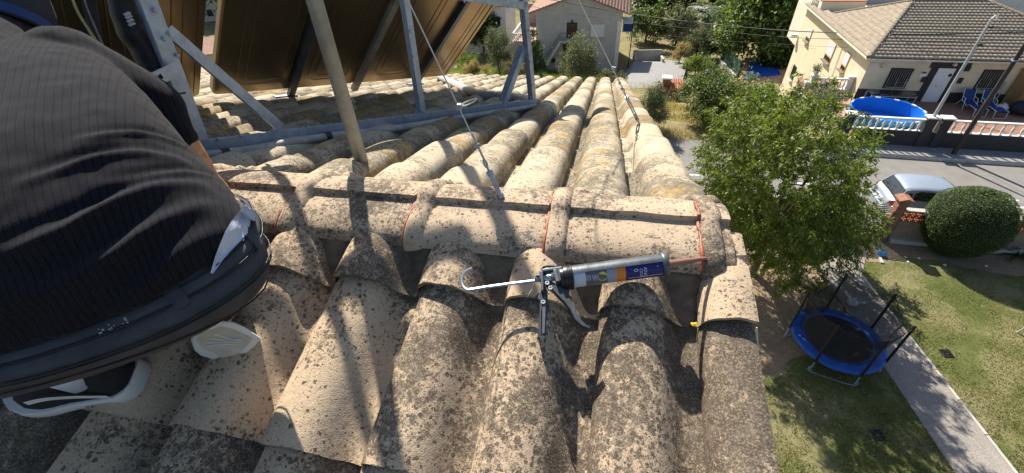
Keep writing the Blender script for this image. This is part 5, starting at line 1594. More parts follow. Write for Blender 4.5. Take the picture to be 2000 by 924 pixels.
# poles: bearings from the photograph feet of the poles
feet = [(1553, 638), (1615, 600), (1702, 641), (1750, 711), (1697, 748), (1590, 707)]
angs = sorted([math.atan2(gz(x, y, TZ)[1] - tcn[1], gz(x, y, TZ)[0] - tcn[0]) for x, y in feet])
print('pole angles', [round(math.degrees(a)) for a in angs])
PH_ = 1.50; tops = []
for a in angs:
    f0 = tcn + np.array([math.cos(a) * 1.27, math.sin(a) * 1.27, 0]); tops.append((a, f0))
    MB().tube([f0 + EZ * (TZ - .12), f0 + EZ * (TZ + PH_)], .034, 10).lathe([(.034, 0), (.036, .01), (.024, .03), (0, .035)], f0 + EZ * (TZ + PH_), n=10).build('padded_pole', MT['black_frame'], tr_, smooth=50)
    MB().tube([f0 + EZ * .05, f0 + EZ * (TZ - .1)], .018, 8).build('leg', MT['galv'], tr_, smooth=50)
for i in range(0, 6, 2):
    a, f0 = tops[i]; a2_, f1 = tops[(i + 1) % 6]
    MB().tube(smooth_path([f0 + EZ * .3, f0 * .97 + f1 * .03 + EZ * (.03 - 0), f1 * .97 + f0 * .03 + EZ * .03, f1 + EZ * .3], 4), .017, 8).build('foot_tube', MT['galv'], tr_, smooth=60)
m, nt, bs, L = nodes_of('fine_black_netting')
bs.inputs['Base Color'].default_value = (.010, .010, .012, 1); bs.inputs['Roughness'].default_value = .8
tb2 = nt.nodes.new('ShaderNodeBsdfTransparent'); mx = nt.nodes.new('ShaderNodeMixShader'); mx.inputs[0].default_value = .6
L(tb2.outputs[0], mx.inputs[1]); L(bs.outputs[0], mx.inputs[2]); L(mx.outputs[0], nt.nodes['Material Output'].inputs[0]); MT['net'] = m
for i in range(6):
    a, f0 = tops[i]; a2_, f1 = tops[(i + 1) % 6]
    if a2_ < a: a2_ += 2 * PI
    rows = []; r2 = random.Random(i)
    for u in np.linspace(0, 1, 15):
        sag = math.sin(u * PI); aa = a + (a2_ - a) * u; lo = tcn + np.array([math.cos(aa), math.sin(aa), 0]) * 1.0 + EZ * (TZ + .02)
        hi = f0 + (f1 - f0) * u + EZ * (TZ + PH_ - .02 - .17 * sag); row = []
        for v in np.linspace(0, 1, 9):
            p = lo + (hi - lo) * v; inw = nrm(tcn - np.array([p[0], p[1], 0])); p = p + inw * (.10 * sag * math.sin(v * PI) + .015 * math.sin(u * 23 + v * 9 + i)); row.append(p)
        rows.append(row)
    sn = MB().grid(rows).build('safety_net', MT['net'], tr_, smooth=180, fix=False)
    MB().tube([q[-1] for q in rows], .008, 6).build('net_hem', MT['black_frame'], sn, smooth=60)
# the loose net flap at one pole
f0 = gz(1738, 660, TZ + .05)
MB().tube([f0 + EZ * .0, f0 + np.array([.05, .03, .25]), f0 + np.array([.16, .05, .62])], [.02, .035, .02], 8).build('rolled_net_flap', plain('grey_webbing', (.20, .19, .16), .8, .4, 20, .4, .006), tr_, smooth=180)

# ---------------------------------------------------------------- car
def build_car(s0, tc_):
    """a small silver five door hatchback; s0 = rear bumper along the road"""
    o = rp(s0, tc_, .0); X = RW; Y = RN_
    t = thing('parked_car', 'silver hatchback car parked by the kerb behind the garden wall', 'car', o)
    f = lambda x, y, z: o + X * x + Y * y + EZ * z
    # sections along the car: x, half width at waist, half width at roof line, z of underside, waist, roof
    sec = [(0.0, .60, .0, .32, .62, .62), (.06, .74, .0, .25, .80, .82), (.16, .80, .0, .22, .90, .93), (.34, .83, .0, .20, .95, .98), (.9, .845, 0, .2, .96, .99), (1.6, .85, .0, .2, .95, .98), (2.4, .85, .0, .2, .93, .96), (2.95, .84, .0, .2, .91, .94), (3.3, .82, .0, .2, .86, .88), (3.62, .76, .0, .22, .76, .78), (3.80, .62, .0, .28, .62, .63), (3.86, .48, 0, .34, .52, .52)]
    b = MB(); rows = []
    for x, hw, _, z0, zw, zr_ in sec:
        pts = [(-hw * .92, z0), (-hw * .985, z0 + .12), (-hw, (z0 + zw) / 2), (-hw * .985, zw - .10), (-hw * .93, zw - .01), (-hw * .80, zw + .012), (0, zr_ + .02), (hw * .80, zw + .012), (hw * .93, zw - .01), (hw * .985, zw - .10), (hw, (z0 + zw) / 2), (hw * .985, z0 + .12), (hw * .92, z0)]
        rows.append([f(x, y, z) for y, z in pts])
    b.grid(rows); n_ = len(rows[0])
    b.add(rows[0], [tuple(range(n_))]); b.add(rows[-1], [tuple(range(n_ - 1, -1, -1))])
    b.build('body', MT['silver'], t, smooth=35)
    # cabin: glass house with roof
    rf = [(.46, .60, 1.36), (.62, .63, 1.425), (1.1, .645, 1.465), (1.6, .645, 1.47), (2.05, .635, 1.44), (2.28, .61, 1.385)]
    b = MB(); rows = []
    for x, hw, z in rf: rows.append([f(x, y, zz) for y, zz in ((-hw - .035, z - .075), (-hw, z - .02), (-hw * .72, z + .012), (0, z + .03), (hw * .72, z + .012), (hw, z - .02), (hw + .035, z - .075))])
    b.grid(rows); b.grid([[tuple(np.array(p) - EZ * .03) for p in rw] for rw in rows]); b.build('roof_panel', MT['silver'], t, smooth=60)
    bx = lambda x: np.interp(x, [0.1, .34, 1.6, 2.95, 3.1], [.74, .76, .785, .77, .76])
    def quad(name, pts, mat, ins=0.0): 
        return MB().prism([f(*p) for p in pts], X * 1e-9 + (nrm(np.cross(f(*pts[1]) - f(*pts[0]), f(*pts[2]) - f(*pts[0])))) * .012).build(name, mat, t)
    quad('rear_window', [(.20, -.70, .96), (.20, .70, .96), (.45, .60, 1.345), (.45, -.60, 1.345)], MT['car_glass'])
    quad('windscreen', [(2.98, -.72, .95), (2.98, .72, .95), (2.29, .60, 1.375), (2.29, -.60, 1.375)], MT['car_glass'])
    for k in (-1, 1):
        side = lambda x, z: (x, k * (np.interp(z, [.95, 1.40], [bx(x) + .012, .655])), z)
        # painted frame, then glass
        MB().prism([f(*side(x, z)) for x, z in ((.22, .945), (2.98, .935), (2.28, 1.375), (2.0, 1.40), (.9, 1.41), (.47, 1.36))], Y * -k * .03).build('side_frame', MT['silver'], t)
        for nm, pts in (('door_window', ((.78, .99), (1.50, .985), (1.50, 1.345), (1.0, 1.35), (.80, 1.27))), ('door_window', ((1.60, .985), (2.68, .975), (2.24, 1.30), (1.98, 1.34), (1.60, 1.345))), ('quarter_window', ((.42, 1.0), (.70, .995), (.73, 1.25), (.62, 1.27)))):
            MB().prism([f(*side(x, z)) + Y * k * .008 for x, z in pts], Y * -k * .012).build(nm, MT['car_glass'], t, bevel=.004)
        for x in (.74, 1.555, 2.72): MB().tube([f(x, k * .852, .45), f(x, k * .850, .80), f(x, k * (bx(x) + .025), .945)], .004, 5).build('door_gap', MT['iron'], t)
        for x in (.90, 1.72): MB().box(f(x, k * .848, .83), (.16, .03, .028), (X, Y, EZ)).build('door_handle', MT['silver'], t, bevel=.006)
        MB().box(f(2.62, k * .93, 1.0), (.10, .17, .12), (X, Y, EZ)).build('wing_mirror', MT['silver'], t, bevel=.02)
        MB().prism([f(.03, k * .60, .62), f(.16, k * .815, .62), (f(.30, k * .845, .82)), f(.20, k * .80, .93), f(.07, k * .70, .86)], X * -.02 + Y * k * .012).build('tail_light', MT['tail_red'], t, bevel=.004)
        MB().box(f(1.8, k * .853, .50), (2.3, .012, .05), (X, Y, EZ)).build('side_moulding', MT['tyre'], t)
        for x in (.66, 3.08):
            w_ = MB().lathe([(.15, -.09), (.27, -.09), (.295, -.07), (.30, 0), (.295, .07), (.27, .09), (.15, .09)], f(x, k * .755, .30), Y, 24).build('wheel', MT['tyre'], t, smooth=50)
            MB().lathe([(.0, .085), (.06, .092), (.15, .075), (.185, .082), (.19, .05)], f(x, k * .755, .30), Y * k, 20).build('rim', MT['zinc'], w_, smooth=40)
        MB().prism([f(3.6, k * .45, .60), f(3.52, k * .72, .66), f(3.35, k * .78, .80), f(3.55, k * .5, .78)], EZ * .02 + X * .05).build('headlight', MT['glass'], t)
    MB().box(f(-.02, 0, .42), (.12, 1.4, .20), (X, Y, EZ)).build('rear_bumper', MT['silver'], t, bevel=.03)
    MB().box(f(-.005 + .02, 0, .66), (.02, .50, .11), (X, Y, EZ)).build('number_plate', MT['white_paint'], t, bevel=.004)
    MB().tube([f(.21, -.1, .985), f(.33, .35, 1.16)], .008, 6).build('rear_wiper', MT['tyre'], t)
cr_near = gz(1774, 369, 1.42); s_, t_ = st_of(cr_near)
print('car', s_, t_)
build_car(s_ - .5, t_ + .62)

# ================================================================== NEIGHBOUR'S BUNGALOW (local axes: x along the street, y away, z above its terrace)
HD = gz(1797.5, 197.7, .3)
def hp(x, y, z=0.0): return HD + RW * x + RN_ * y + EZ * z
def fpx(px, py, y=0.0): P = on_plane(px, py, hp(0, y), RN_); q = P - HD; return q @ RW, q[2]
def spx(px, py, x): P = on_plane(px, py, hp(x, 0), RW); q = P - HD; return q @ RN_, q[2]
AX3 = (RW, RN_, EZ)
WX = fpx(1675, 260, -5.84)[0]
FY = float(st_of(RA)[1] - st_of(HD)[1])      # street wall line in house axes
print('FY', FY)
bun = thing('bungalow', 'cream bungalow with a brown hipped tile roof behind the black street wall', 'house', hp(2.5, 4, 0))
XL, XR, YB = -3.62, 8.3, 13.4
def hbox(c, size, name, mat, parent, bevel=0.0): return MB().box(hp(*c), size, AX3).build(name, mat, parent, bevel=bevel)
EV = 2.58
MB().prism([hp(XL, 0, -6), hp(XR, 0, -6), hp(XR, YB, -6), hp(XL, YB, -6)], EZ * (EV + 6)).build('wall', MT['yellow_wall'], bun)
for x0, x1 in ((XL - .015, -.02), (.87, XR)): hbox(((x0 + x1) / 2, -.012, .31), (x1 - x0, .03, .62), 'plinth', MT['dark_plinth'], bun)
# roof
E0 = hp(XL - .35, -.38, EV); E1 = hp(XR + .35, -.38, EV); E2 = hp(XL - .35, YB + .9, EV); R0_ = hp(.2, 6.4, EV + 1.62); R1_ = hp(4.35, 6.5, EV + 1.62); E3 = hp(XR + .35, YB, EV)
nL = nrm(np.cross(E2 - E0, R0_ - E0)); Q1 = on_plane(1622, 28, E0, nL); Q2 = on_plane(1568, 0, E0, nL)
rf = MB(); rf.add([E0, E1, R1_, R0_], [(0, 1, 2, 3)]).add([E0, E2, Q1, R0_], [(0, 1, 2, 3)]).add([E1, E3, R1_], [(0, 1, 2)]).add([R0_, R1_, E3, Q1], [(0, 1, 2, 3)])
rf.add([q - EZ * .1 for q in (E0, E1, E3, E2)], [(0, 1, 2, 3)])
roofb = rf.build('roof', MT['old_roof'], bun)
def tile_field(A, B_, C, D_, pitch, course, name, parent, mat, amp=.035):
    """wave tiles over a sloping quad: A-B the eave, D-C the top edge; each course overlaps the one below"""
    A, B_, C, D_ = map(np.asarray, (A, B_, C, D_))
    if np.cross(B_ - A, D_ - A)[2] < 0: A, B_, C, D_ = B_, A, D_, C
    e = nrm(B_ - A); n = nrm(np.cross(B_ - A, D_ - A)); n = n if n[2] > 0 else -n
    up = np.cross(n, e); H = max((D_ - A) @ up, (C - A) @ up); vs = []; fs = []
    quad = [((q - A) @ e, (q - A) @ up) for q in (A, B_, C, D_)]
    def span(h):
        xs = []
        for i in range(4):
            (x0, y0), (x1, y1) = quad[i], quad[(i + 1) % 4]
            if (y0 - h) * (y1 - h) <= 0 and abs(y1 - y0) > 1e-6: xs.append(x0 + (x1 - x0) * (h - y0) / (y1 - y0))
        return (min(xs), max(xs)) if len(xs) >= 2 else None
    k = 0; h = .001; sub = 5
    rg = random.Random(1)
    while h < H - .02:
        s_ = span(min(h + course * .3, H - .01))
        if s_:
            n0 = int(math.ceil(s_[0] / pitch * sub)); n1 = int(math.floor(s_[1] / pitch * sub)); base = len(vs); jz = rg.uniform(-.004, .004)
            for i in range(n0, n1 + 1):
                x = i * pitch / sub; w_ = math.cos(2 * PI * i / sub) ; z = amp * (.5 + .5 * w_) ** .8
                for hh_, zz in ((h - .03, z + .055), (h + course, z + .012), (h - .03, z + .015)):
                    vs.append(A + e * x + up * hh_ + n * (zz + jz))
            for i in range(n1 - n0):
                a = base + i * 3; fs += [(a, a + 3, a + 4, a + 1), (a + 2, a + 5, a + 3, a)]
        h += course
    co = np.array(vs); o = big_mesh(name, co, np.array(fs).reshape(-1), 4, mat, parent); o['kind'] = 'stuff'; return o
tile_field(E0, E1, R1_, R0_, .23, .36, 'roof_tiles', roofb, MT['old_roof'])
tile_field(E2, E0, R0_, Q1, .23, .36, 'roof_tiles', roofb, MT['old_roof'])
tile_field(E1, E3, R1_, R1_ + (E1 - E3) * .001, .23, .36, 'roof_tiles', roofb, MT['old_roof'])
# hip and ridge caps
capm = MB().tube([np.array([0, 0, 0]), np.array([.30, 0, 0]), np.array([.42, 0, 0])], [.13, .12, .105], 10).mesh('ridge_cap', MT['old_ridge'], smooth=50)
def caps(p, q, name='ridge_cap'):
    d = nrm(q - p); L_ = np.linalg.norm(q - p); y = nrm(np.cross(EZ, d)); z = np.cross(d, y)
    for i in range(int(L_ / .37)): inst('ridge_cap', capm, frame(p + d * (i * .37) + z * .02, d, y, z), roofb)
caps(E0, R0_); caps(R0_, R1_); caps(E1, R1_); caps(R0_, Q1)
MB().bar(E0 - EZ * .07 + RN_ * -.02, E1 - EZ * .07 + RN_ * -.02, .1, .09).build('gutter', MT['cream_wall'], bun)
MB().bar(E0 - EZ * .07 + RW * -.02, E2 - EZ * .07 + RW * -.02, .1, .09).build('gutter', MT['cream_wall'], bun)
def barred_window(x0, x1, z0, z1, nb):
    w_ = MB(); w_.box(hp((x0 + x1) / 2, -.016, (z0 + z1) / 2), (x1 - x0, .03, z1 - z0), AX3); o = w_.build('window', MT['iron'], bun)
    hb = lambda c, s, n, m_: MB().box(hp(*c), s, AX3).build(n, m_, o)
    hb(((x0 + x1) / 2, -.034, (z0 + z1) / 2), (x1 - x0 - .12, .012, z1 - z0 - .12), 'pane', MT['pane_dark'])
    xm = (x0 + x1) / 2
    for x in (x0 + .10, xm, x1 - .10): hb((x, -.046, z0 + .33), (.03, .02, .55), 'sash', MT['white_paint'])
    hb((xm, -.046, z0 + .07), (x1 - x0 - .18, .02, .03), 'sash', MT['white_paint'])
    for i in range(nb): MB().tube([hp(x0 + (x1 - x0) * (i + .5) / nb, -.13, z0 + .03), hp(x0 + (x1 - x0) * (i + .5) / nb, -.13, z1 - .03)], .012, 6).build('grille_bar', MT['galv_dull'], o, smooth=60)
    for z in (z0 + .05, z0 + .45 * (z1 - z0), z1 - .12, z1 - .05): MB().bar(hp(x0, -.13, z), hp(x1, -.13, z), .02, .02).build('grille_rail', MT['iron'], o)
barred_window(-2.36, -1.20, .72, 1.93, 10); barred_window(2.24, 3.42, .86, 2.0, 10)
dr = hbox((.425, -.02, 1.0), (.85, .06, 2.0), 'door', MT['white_paint'], bun, .008)
MB().lathe([(0, .05), (.035, .05), (.03, .0), (0, 0)], hp(.33, -.03, .95) - RN_ * .05, RN_, 10).build('handle', MT['iron'], dr)
MB().lathe([(0, .03), (.09, .025), (.10, 0)], hp(.72, -.05, 1.62), -RN_, 9).build('door_wreath', MT['iron'], dr)
for c, s in (((-.19, -.014, 1.0), (.34, .035, 2.0)), ((1.03, -.014, 1.0), (.34, .035, 2.0)), ((.5, -.0145, 2.16), (2.0, .034, .32)), ((-.42, -.0135, 1.32), (.30, .036, .34)), ((1.35, -.0135, 1.32), (.32, .036, .34)), ((1.38, -.0135, 2.0), (.32, .036, .28))): hbox(c, s, 'door_surround', MT['dark_plinth'], bun)
for x, z in ((-2.92, 2.1), (.62, 2.24)):
    MB().lathe([(0, -.09), (.09, -.06), (.12, .02), (.08, .10), (0, .11)], hp(x, -.12, z), EZ, 14).build('wall_lamp', MT['cream_wall'], bun, smooth=180)
    MB().box(hp(x, -.05, z - .1), (.08, .10, .08), AX3).build('lamp_bracket', MT['iron'], bun)
sg = hbox((-.62, -.02, 1.66), (.30, .02, .40), 'wall_sign', MT['white_paint'], bun)
MB().box(hp(-.62, -.032, 1.72), (.24, .006, .12), AX3).build('sign_panel', MT['tail_red'], sg)
# windows of the sunny side wall
def side_window(y0, y1, z0, z1, shut):
    o = MB().box(hp(XL - .01, (y0 + y1) / 2, (z0 + z1) / 2), (.06, y1 - y0, z1 - z0), AX3).build('window', MT['yellow_cloth'] if shut else MT['iron'], bun)
    k = z1 - (z1 - z0) * (.72 if shut else 0)
    if shut: MB().box(hp(XL - .045, (y0 + y1) / 2, (k + z1) / 2), (.03, y1 - y0 - .1, z1 - k - .05), AX3).build('shutter', MT['shutter'], o)
    MB().box(hp(XL - .045, (y0 + y1) / 2, (z0 + k) / 2 if shut else (z0 + z1) / 2), (.02, y1 - y0 - .12, (k - z0 if shut else z1 - z0) - .1), AX3).build('pane', MT['glass'], o)
    MB().box(hp(XL - .10, (y0 + y1) / 2, z0 - .04), (.24, y1 - y0 + .12, .06), AX3).build('sill', MT['old_ridge'] if shut else MT['cream_wall'], o)
side_window(10.5, 11.5, .35, 1.35, True); side_window(5.3, 6.6, .38, 1.7, True); side_window(2.6, 3.4, .72, 1.85, True); side_window(11.1, 12.0, -2.9, -1.8, False)
for y in (11.1, 11.4, 11.7, 12.0): MB().tube([hp(XL - .12, y, -2.9), hp(XL - .12, y, -1.8)], .012, 6).build('grille_bar', MT['iron'], bun)
MB().box(hp(XL - .3, YB + .2, .1), (.5, .5, .25), AX3).build('pillar_cap', MT['white_stone'], bun, bevel=.02)

# upper building behind the bungalow, white balustrade of its roof terrace
ub = thing('white_house', 'white rendered house with a roof terrace right behind the brown hipped roof', 'house', hp(5, 17, -3))
Qx, Qy = (Q1 - HD) @ RW, (Q1 - HD) @ RN_
MB().box(hp(7, 17.2, 0), (15, 6, 9.4), AX3).build('wall', MT['white_wall'], ub)
MB().box(hp(-2.0, 13.9, 1.2), (3.0, 5.6, 4.0), AX3).build('lower_wing', MT['cream_wall'], ub)
MB().box(hp(-2.0, 13.9, 3.24), (3.05, 5.65, .06), AX3).build('wing_roof', MT['terracotta'], ub)
balp = [(.038, 0), (.05, .02), (.038, .05), (.028, .08), (.06, .20), (.066, .27), (.045, .38), (.03, .46), (.042, .5), (.05, .53), (.05, .56)]
balm = MB().lathe([(max(r_, .001), z) for r_, z in balp], (0, 0, 0), (0, 0, 1), 10).box((0, 0, .012), (.13, .13, .03)).box((0, 0, .56), (.12, .12, .03)).mesh('baluster', MT['white_stone'], smooth=50)
def balustrade(p, q, parent, z0, n=None, h=.58, rail=True, mname='rail'):
    p = np.asarray(p); q = np.asarray(q); d = nrm(q - p); L_ = np.linalg.norm(q - p); n = n or int(L_ / .26)
    y = np.cross(EZ, d); k = h / .58
    for i in range(n): inst('baluster', balm, frame(p + d * (L_ * (i + .5) / n) + EZ * z0, d, y, EZ * k), parent)
    if rail:
        MB().bar(p + EZ * (z0 + h + .035), q + EZ * (z0 + h + .035), .17, .07).build('handrail', MT['white_stone'], parent, bevel=.012)
        MB().bar(p + EZ * (z0 - .03), q + EZ * (z0 - .03), .16, .05).build('bottom_rail', MT['white_stone'], parent)
bp0 = hp(-3.4, 11.5, 3.4); bp1 = hp(-.6, 11.3, 3.4)
balustrade(on_plane(1585, 2, hp(0, 12.5), RN_), on_plane(1612, 16, hp(0, 11.3), RN_), ub, -.35, 9)

# terrace and its street wall
terr = MB().box(hp(2.2, FY / 2 + .2, -.2), (16.4, -FY - .4, .4), AX3).box(hp(-4.8, 1.6, -.2), (2.36, 3.4, .4), AX3).build('terrace', MT['terrace_tile']); structure(terr)
structure(MB().box(hp(-4.76, -1.3, .006), (2.2, 6.0, .012), AX3).build('side_terrace', MT['terrace_pink']))
sw = thing('street_wall', 'black street wall topped with a white balustrade in front of the bungalow terrace', 'wall', hp(3, FY, -.3))
zb = fpx(1700, 251, FY)[1]; zt = fpx(1750, 232, FY)[1]
print('bal z', zb, zt)
MB().box(hp(2.2 + .15, FY + .1, zb / 2 - .2), (15.9, .2, zb + .4 - .06), AX3).build('wall_base', MT['dark_plinth'], sw)
px0 = fpx(1657, 240, FY)[0]; pm0 = fpx(1822, 240, FY)[0]; pm1 = fpx(1842, 240, FY)[0]
print('pillars', px0, pm0, pm1)
def pillar(x, top, parent, w_=.36):
    MB().box(hp(x, FY + .1, top / 2 - .2), (w_, .34, top + .4), AX3).build('pillar', MT['dark_plinth'], parent)
    MB().box(hp(x, FY + .1, top + .035), (w_ + .14, .48, .07), AX3).build('pillar_cap', MT['white_stone'], parent, bevel=.015)
pillar(px0, zt + .12, sw, .4); pillar(pm0 - .07, zt + .12, sw, .42); pillar(pm1 + .16, zt + .12, sw, .42)
h_ = zt - zb - .04
balustrade(hp(px0 + .25, FY + .1, 0), hp(pm0 - .3, FY + .1, 0), sw, zb, 10, h_); balustrade(hp(pm1 + .42, FY + .1, 0), hp(6.4, FY + .1, 0), sw, zb, 19, h_)
MB().box(hp(pm0 + .1, FY - .015, zb - .25), (.32, .04, .22), AX3).build('letter_box', MT['iron'], sw, bevel=.01)
# side boundary: low pierced brick wall with white caps
sb = thing('side_wall', 'low pierced brick boundary wall with white block caps at the left of the terrace', 'wall', hp(px0 - .2, -2, -.4))
XS = px0 - .25
MB().box(hp(XS, -2.2, -.45), (.16, 6.9, .9), AX3).build('wall_base', MT['cream_wall'], sb)
lm = MB().bar((-.10, 0, .0), (.10, 0, .19), .1, .04).bar((-.10, 0, .19), (.10, 0, .0), .098, .04).mesh('pierced_block', MT['brick_dark'])
for i in range(30):
    for j in (0, 1): inst('pierced_block', lm, frame(hp(XS, -5.4 + i * .215, .01 + j * .2), RN_, -RW, EZ), sb)
MB().box(hp(XS, -2.2, .43), (.18, 6.9, .05), AX3).build('coping', MT['brick_dark'], sb)
for y in (-5.5, -3.6, -1.6, .6):
    MB().box(hp(XS, y, .1), (.26, .26, 1.0), AX3).build('pier', MT['terracotta'] if y < -5 else MT['cream_wall'], sb); MB().box(hp(XS, y, .66), (.36, .36, .16), AX3).build('pier_cap', MT['white_stone'], sb, bevel=.015)
# back balustrade of the side yard
bk = thing('balustrade', 'cream balustrade between the side wall of the bungalow and the planter pillar', 'balustrade', hp(-4.8, .8, 0))
MB().box(hp(-4.85, .95, .08), (2.2, .22, .16), AX3).build('base', MT['cream_wall'], bk)
balustrade(hp(-5.75, .95, 0), hp(-3.95, .95, 0), bk, .2, 8, .62)
for x in (-5.9, -3.8):
    MB().box(hp(x, .95, .5), (.3, .3, 1.0), AX3).build('pillar', MT['white_stone'], bk); MB().box(hp(x, .95, 1.03), (.42, .42, .08), AX3).build('pillar_cap', MT['white_stone'], bk, bevel=.015)
pt_ = hp(-5.9, .95, 1.07)
t = thing('potted_plant', 'small potted plant standing on the white pillar left of the cream balustrade', 'plant', pt_)
MB().lathe([(.12, 0), (.18, .26), (.2, .28), (.17, .28)], pt_, n=14).build('pot', MT['white_stone'], t, smooth=40)
r = np.random.default_rng(3); foliage('leaves', t, LM['mid'], pt_ + EZ * .38 + r.normal(size=(420, 3)) * .13, r, .1, .04)
gr_ = hp(-5.5, -.1, .012)
t = thing('kettle_grill', 'black round barbecue kettle beside a blue tub on the side terrace', 'barbecue', gr_)
MB().lathe([(0, .5), (.2, .55), (.3, .72), (.28, .86), (.12, .95), (0, .97)], gr_, n=18).build('bowl', MT['iron'], t, smooth=60)
for k in range(3): a = k * 2.1; MB().tube([gr_ + np.array([math.cos(a) * .15, math.sin(a) * .15, .55]), gr_ + np.array([math.cos(a) * .3, math.sin(a) * .3, 0])], .014, 6).build('leg', MT['iron'], t)
o = MB().lathe([(0, 0), (.2, 0), (.25, .3), (.23, .3), (.19, .03), (0, .03)], hp(-5.35, -.9, .012), n=18).build('blue_tub', MT['pool_cyan'], None, smooth=50); tag(o, 'light blue plastic tub on the side terrace below the black kettle barbecue', 'tub')

# pool
pcx, pcy = -3.45, -3.75
pc_ = hp(pcx, pcy, .006); PR_ = 1.72; PHt = .86
pool = thing('round_pool', 'round above ground pool with bright blue liner behind the white balustrade', 'pool', pc_)
MB().lathe([(PR_ + .03, 0), (PR_ + .03, PHt), (PR_, PHt + .015), (PR_ - .03, PHt)], pc_, n=48).build('shell', MT['pool_cyan'], pool, smooth=50)
MB().lathe([(PR_ - .03, PHt), (PR_ - .04, .45), (PR_ - .06, .12), (0, .10)], pc_, n=48).build('liner', MT['pool_blue'], pool, smooth=50)
MB().tube([pc_ + np.array([math.cos(a) * PR_, math.sin(a) * PR_, PHt + .01]) for a in np.linspace(0, 2 * PI, 49)], .032, 8, caps=False).build('top_rail', MT['pool_blue'], pool, smooth=180)
for k in range(12):
    a = k * PI / 6 + .2; c = pc_ + np.array([math.cos(a) * PR_, math.sin(a) * PR_, PHt + .01]); tg = np.array([-math.sin(a), math.cos(a), 0])
    MB().bar(c - tg * .13, c + tg * .13, .085, .075).build('rail_joint', MT['white_paint'], pool, bevel=.015)
    d0 = np.array([math.cos(a), math.sin(a), 0]); MB().bar(pc_ + d0 * (PR_ + .05), pc_ + d0 * (PR_ + .05) + EZ * PHt, .05, .06, d0).build('upright', MT['white_paint'], pool)
# loungers
def lounger(x, y, label):
    o = hp(x, y, .006); t = thing('sun_lounger', label, 'sun lounger', o, 'blue loungers on the terrace')
    f = lambda a, b_, c: o + RW * (a + .22 * -b_ * .35) + RN_ * b_ + EZ * c
    W_ = .29
    prof_ = [(.36, 1.02), (.12, .42), (-.42, .30), (-.62, .42), (-1.25, .38)]
    for k in (-1, 1):
        MB().tube([f(k * W_, a, c) for a, c in prof_], .016, 7).build('side_rail', MT['white_paint'], t, smooth=60)
        MB().tube([f(k * W_, .12, .42), f(k * (W_ + .02), .42, .0)], .016, 7).build('leg', MT['white_paint'], t); MB().tube([f(k * W_, .2, .62), f(k * (W_ + .02), -.1, .60), f(k * (W_ + .02), -.34, .0)], .016, 7).build('leg', MT['white_paint'], t)
        MB().tube([f(k * W_, -1.18, .38), f(k * (W_ + .01), -1.26, .0)], .016, 7).build('leg', MT['white_paint'], t)
    for a, b_ in ((0, 1), (1, 2), (3, 4)):
        P0, P1 = prof_[a], prof_[b_]; rows = []
        for u in np.linspace(0.02, .98, 5): rows.append([f(v * W_, P0[0] + (P1[0] - P0[0]) * u, P0[1] + (P1[1] - P0[1]) * u - .02 * (1 - v * v)) for v in np.linspace(-1, 1, 5)])
        b = MB(); b.grid(rows); b.grid([[p - EZ * .012 for p in rw] for rw in rows]); b.build('sling', MT['blue_fabric'], t, smooth=180)
    MB().tube([f(-W_, -1.25, .0), f(W_, -1.25, .0)], .014, 6).build('cross_bar', MT['white_paint'], t)
lounger(1.95, -.75, 'dark blue sun lounger with white frame left of the other one, nearer the white door'); lounger(2.85, -.85, 'dark blue sun lounger with white frame right of the other one, beside the stepladder')
# stepladder
o_ = hp(3.35, -.35, .006); t = thing('stepladder', 'small white stepladder standing between the right lounger and the barred window', 'ladder', o_)
for k in (-.17, .17):
    MB().bar(o_ + RW * k, o_ + RW * k * .8 + RN_ * .12 + EZ * 1.45, .05, .025).build('stile', MT['white_pvc'], t); MB().bar(o_ + RW * k + RN_ * .55, o_ + RW * k * .8 + RN_ * .16 + EZ * 1.4, .035, .02).build('stile', MT['white_pvc'], t)
for i in range(5): MB().box(o_ + RN_ * (.02 + .024 * i) + EZ * (.22 + .27 * i), (.32, .09, .025), AX3).build('tread', MT['white_pvc'], t)
# table, curtain, clutter
o_ = hp(-2.1, -.75, .006); t = thing('bench_table', 'long dark table standing against the plinth under the left barred window', 'table', o_)
MB().box(o_ + EZ * .72, (2.4, .8, .04), AX3).build('table_top', MT['glass'], t)
for x in (-1.15, 1.15):
    for y in (-.36, .36): MB().bar(o_ + RW * x + RN_ * y, o_ + RW * x + RN_ * y + EZ * .7, .05, .05, RW).build('leg', MT['galv'], t)
MB().box(o_ + EZ * .62 - RN_ * .38, (2.3, .03, .05), AX3).build('apron', MT['galv'], t)
bx_ = MB().box(hp(-1.55, -1.25, .22), (.45, .35, .42), AX3).build('storage_box', MT['white_pvc'], None, bevel=.02); tag(bx_, 'pale storage box with dark goods on the floor below the long dark table', 'box')
cu_ = thing('reed_curtain', 'ochre reed curtain hanging over the doorway right of the second barred window', 'curtain', hp(4.6, -.1, 0))
rows = []
for i in range(40):
    x = 3.95 + 1.35 * i / 39; rows.append([hp(x + .25 * 0, -.12 + .035 * math.sin(i * 1.9), z) for z in (.06, 1.0, 2.1)])
MB().grid(rows).build('cloth', MT['yellow_cloth'], cu_, smooth=60)
MB().tube([hp(3.85, -.12, 2.12), hp(5.4, -.12, 2.12)], .02, 8).build('rod', MT['iron'], cu_)
for i in range(22):
    x = 3.97 + .03 * i; MB().tube([hp(x, -.19, 2.08), hp(x + .01, -.2, .1 + .2 * (i % 3))], .009, 5).build('reed', MT['dry'] if 'dry' in MT else MT['debris'], cu_)
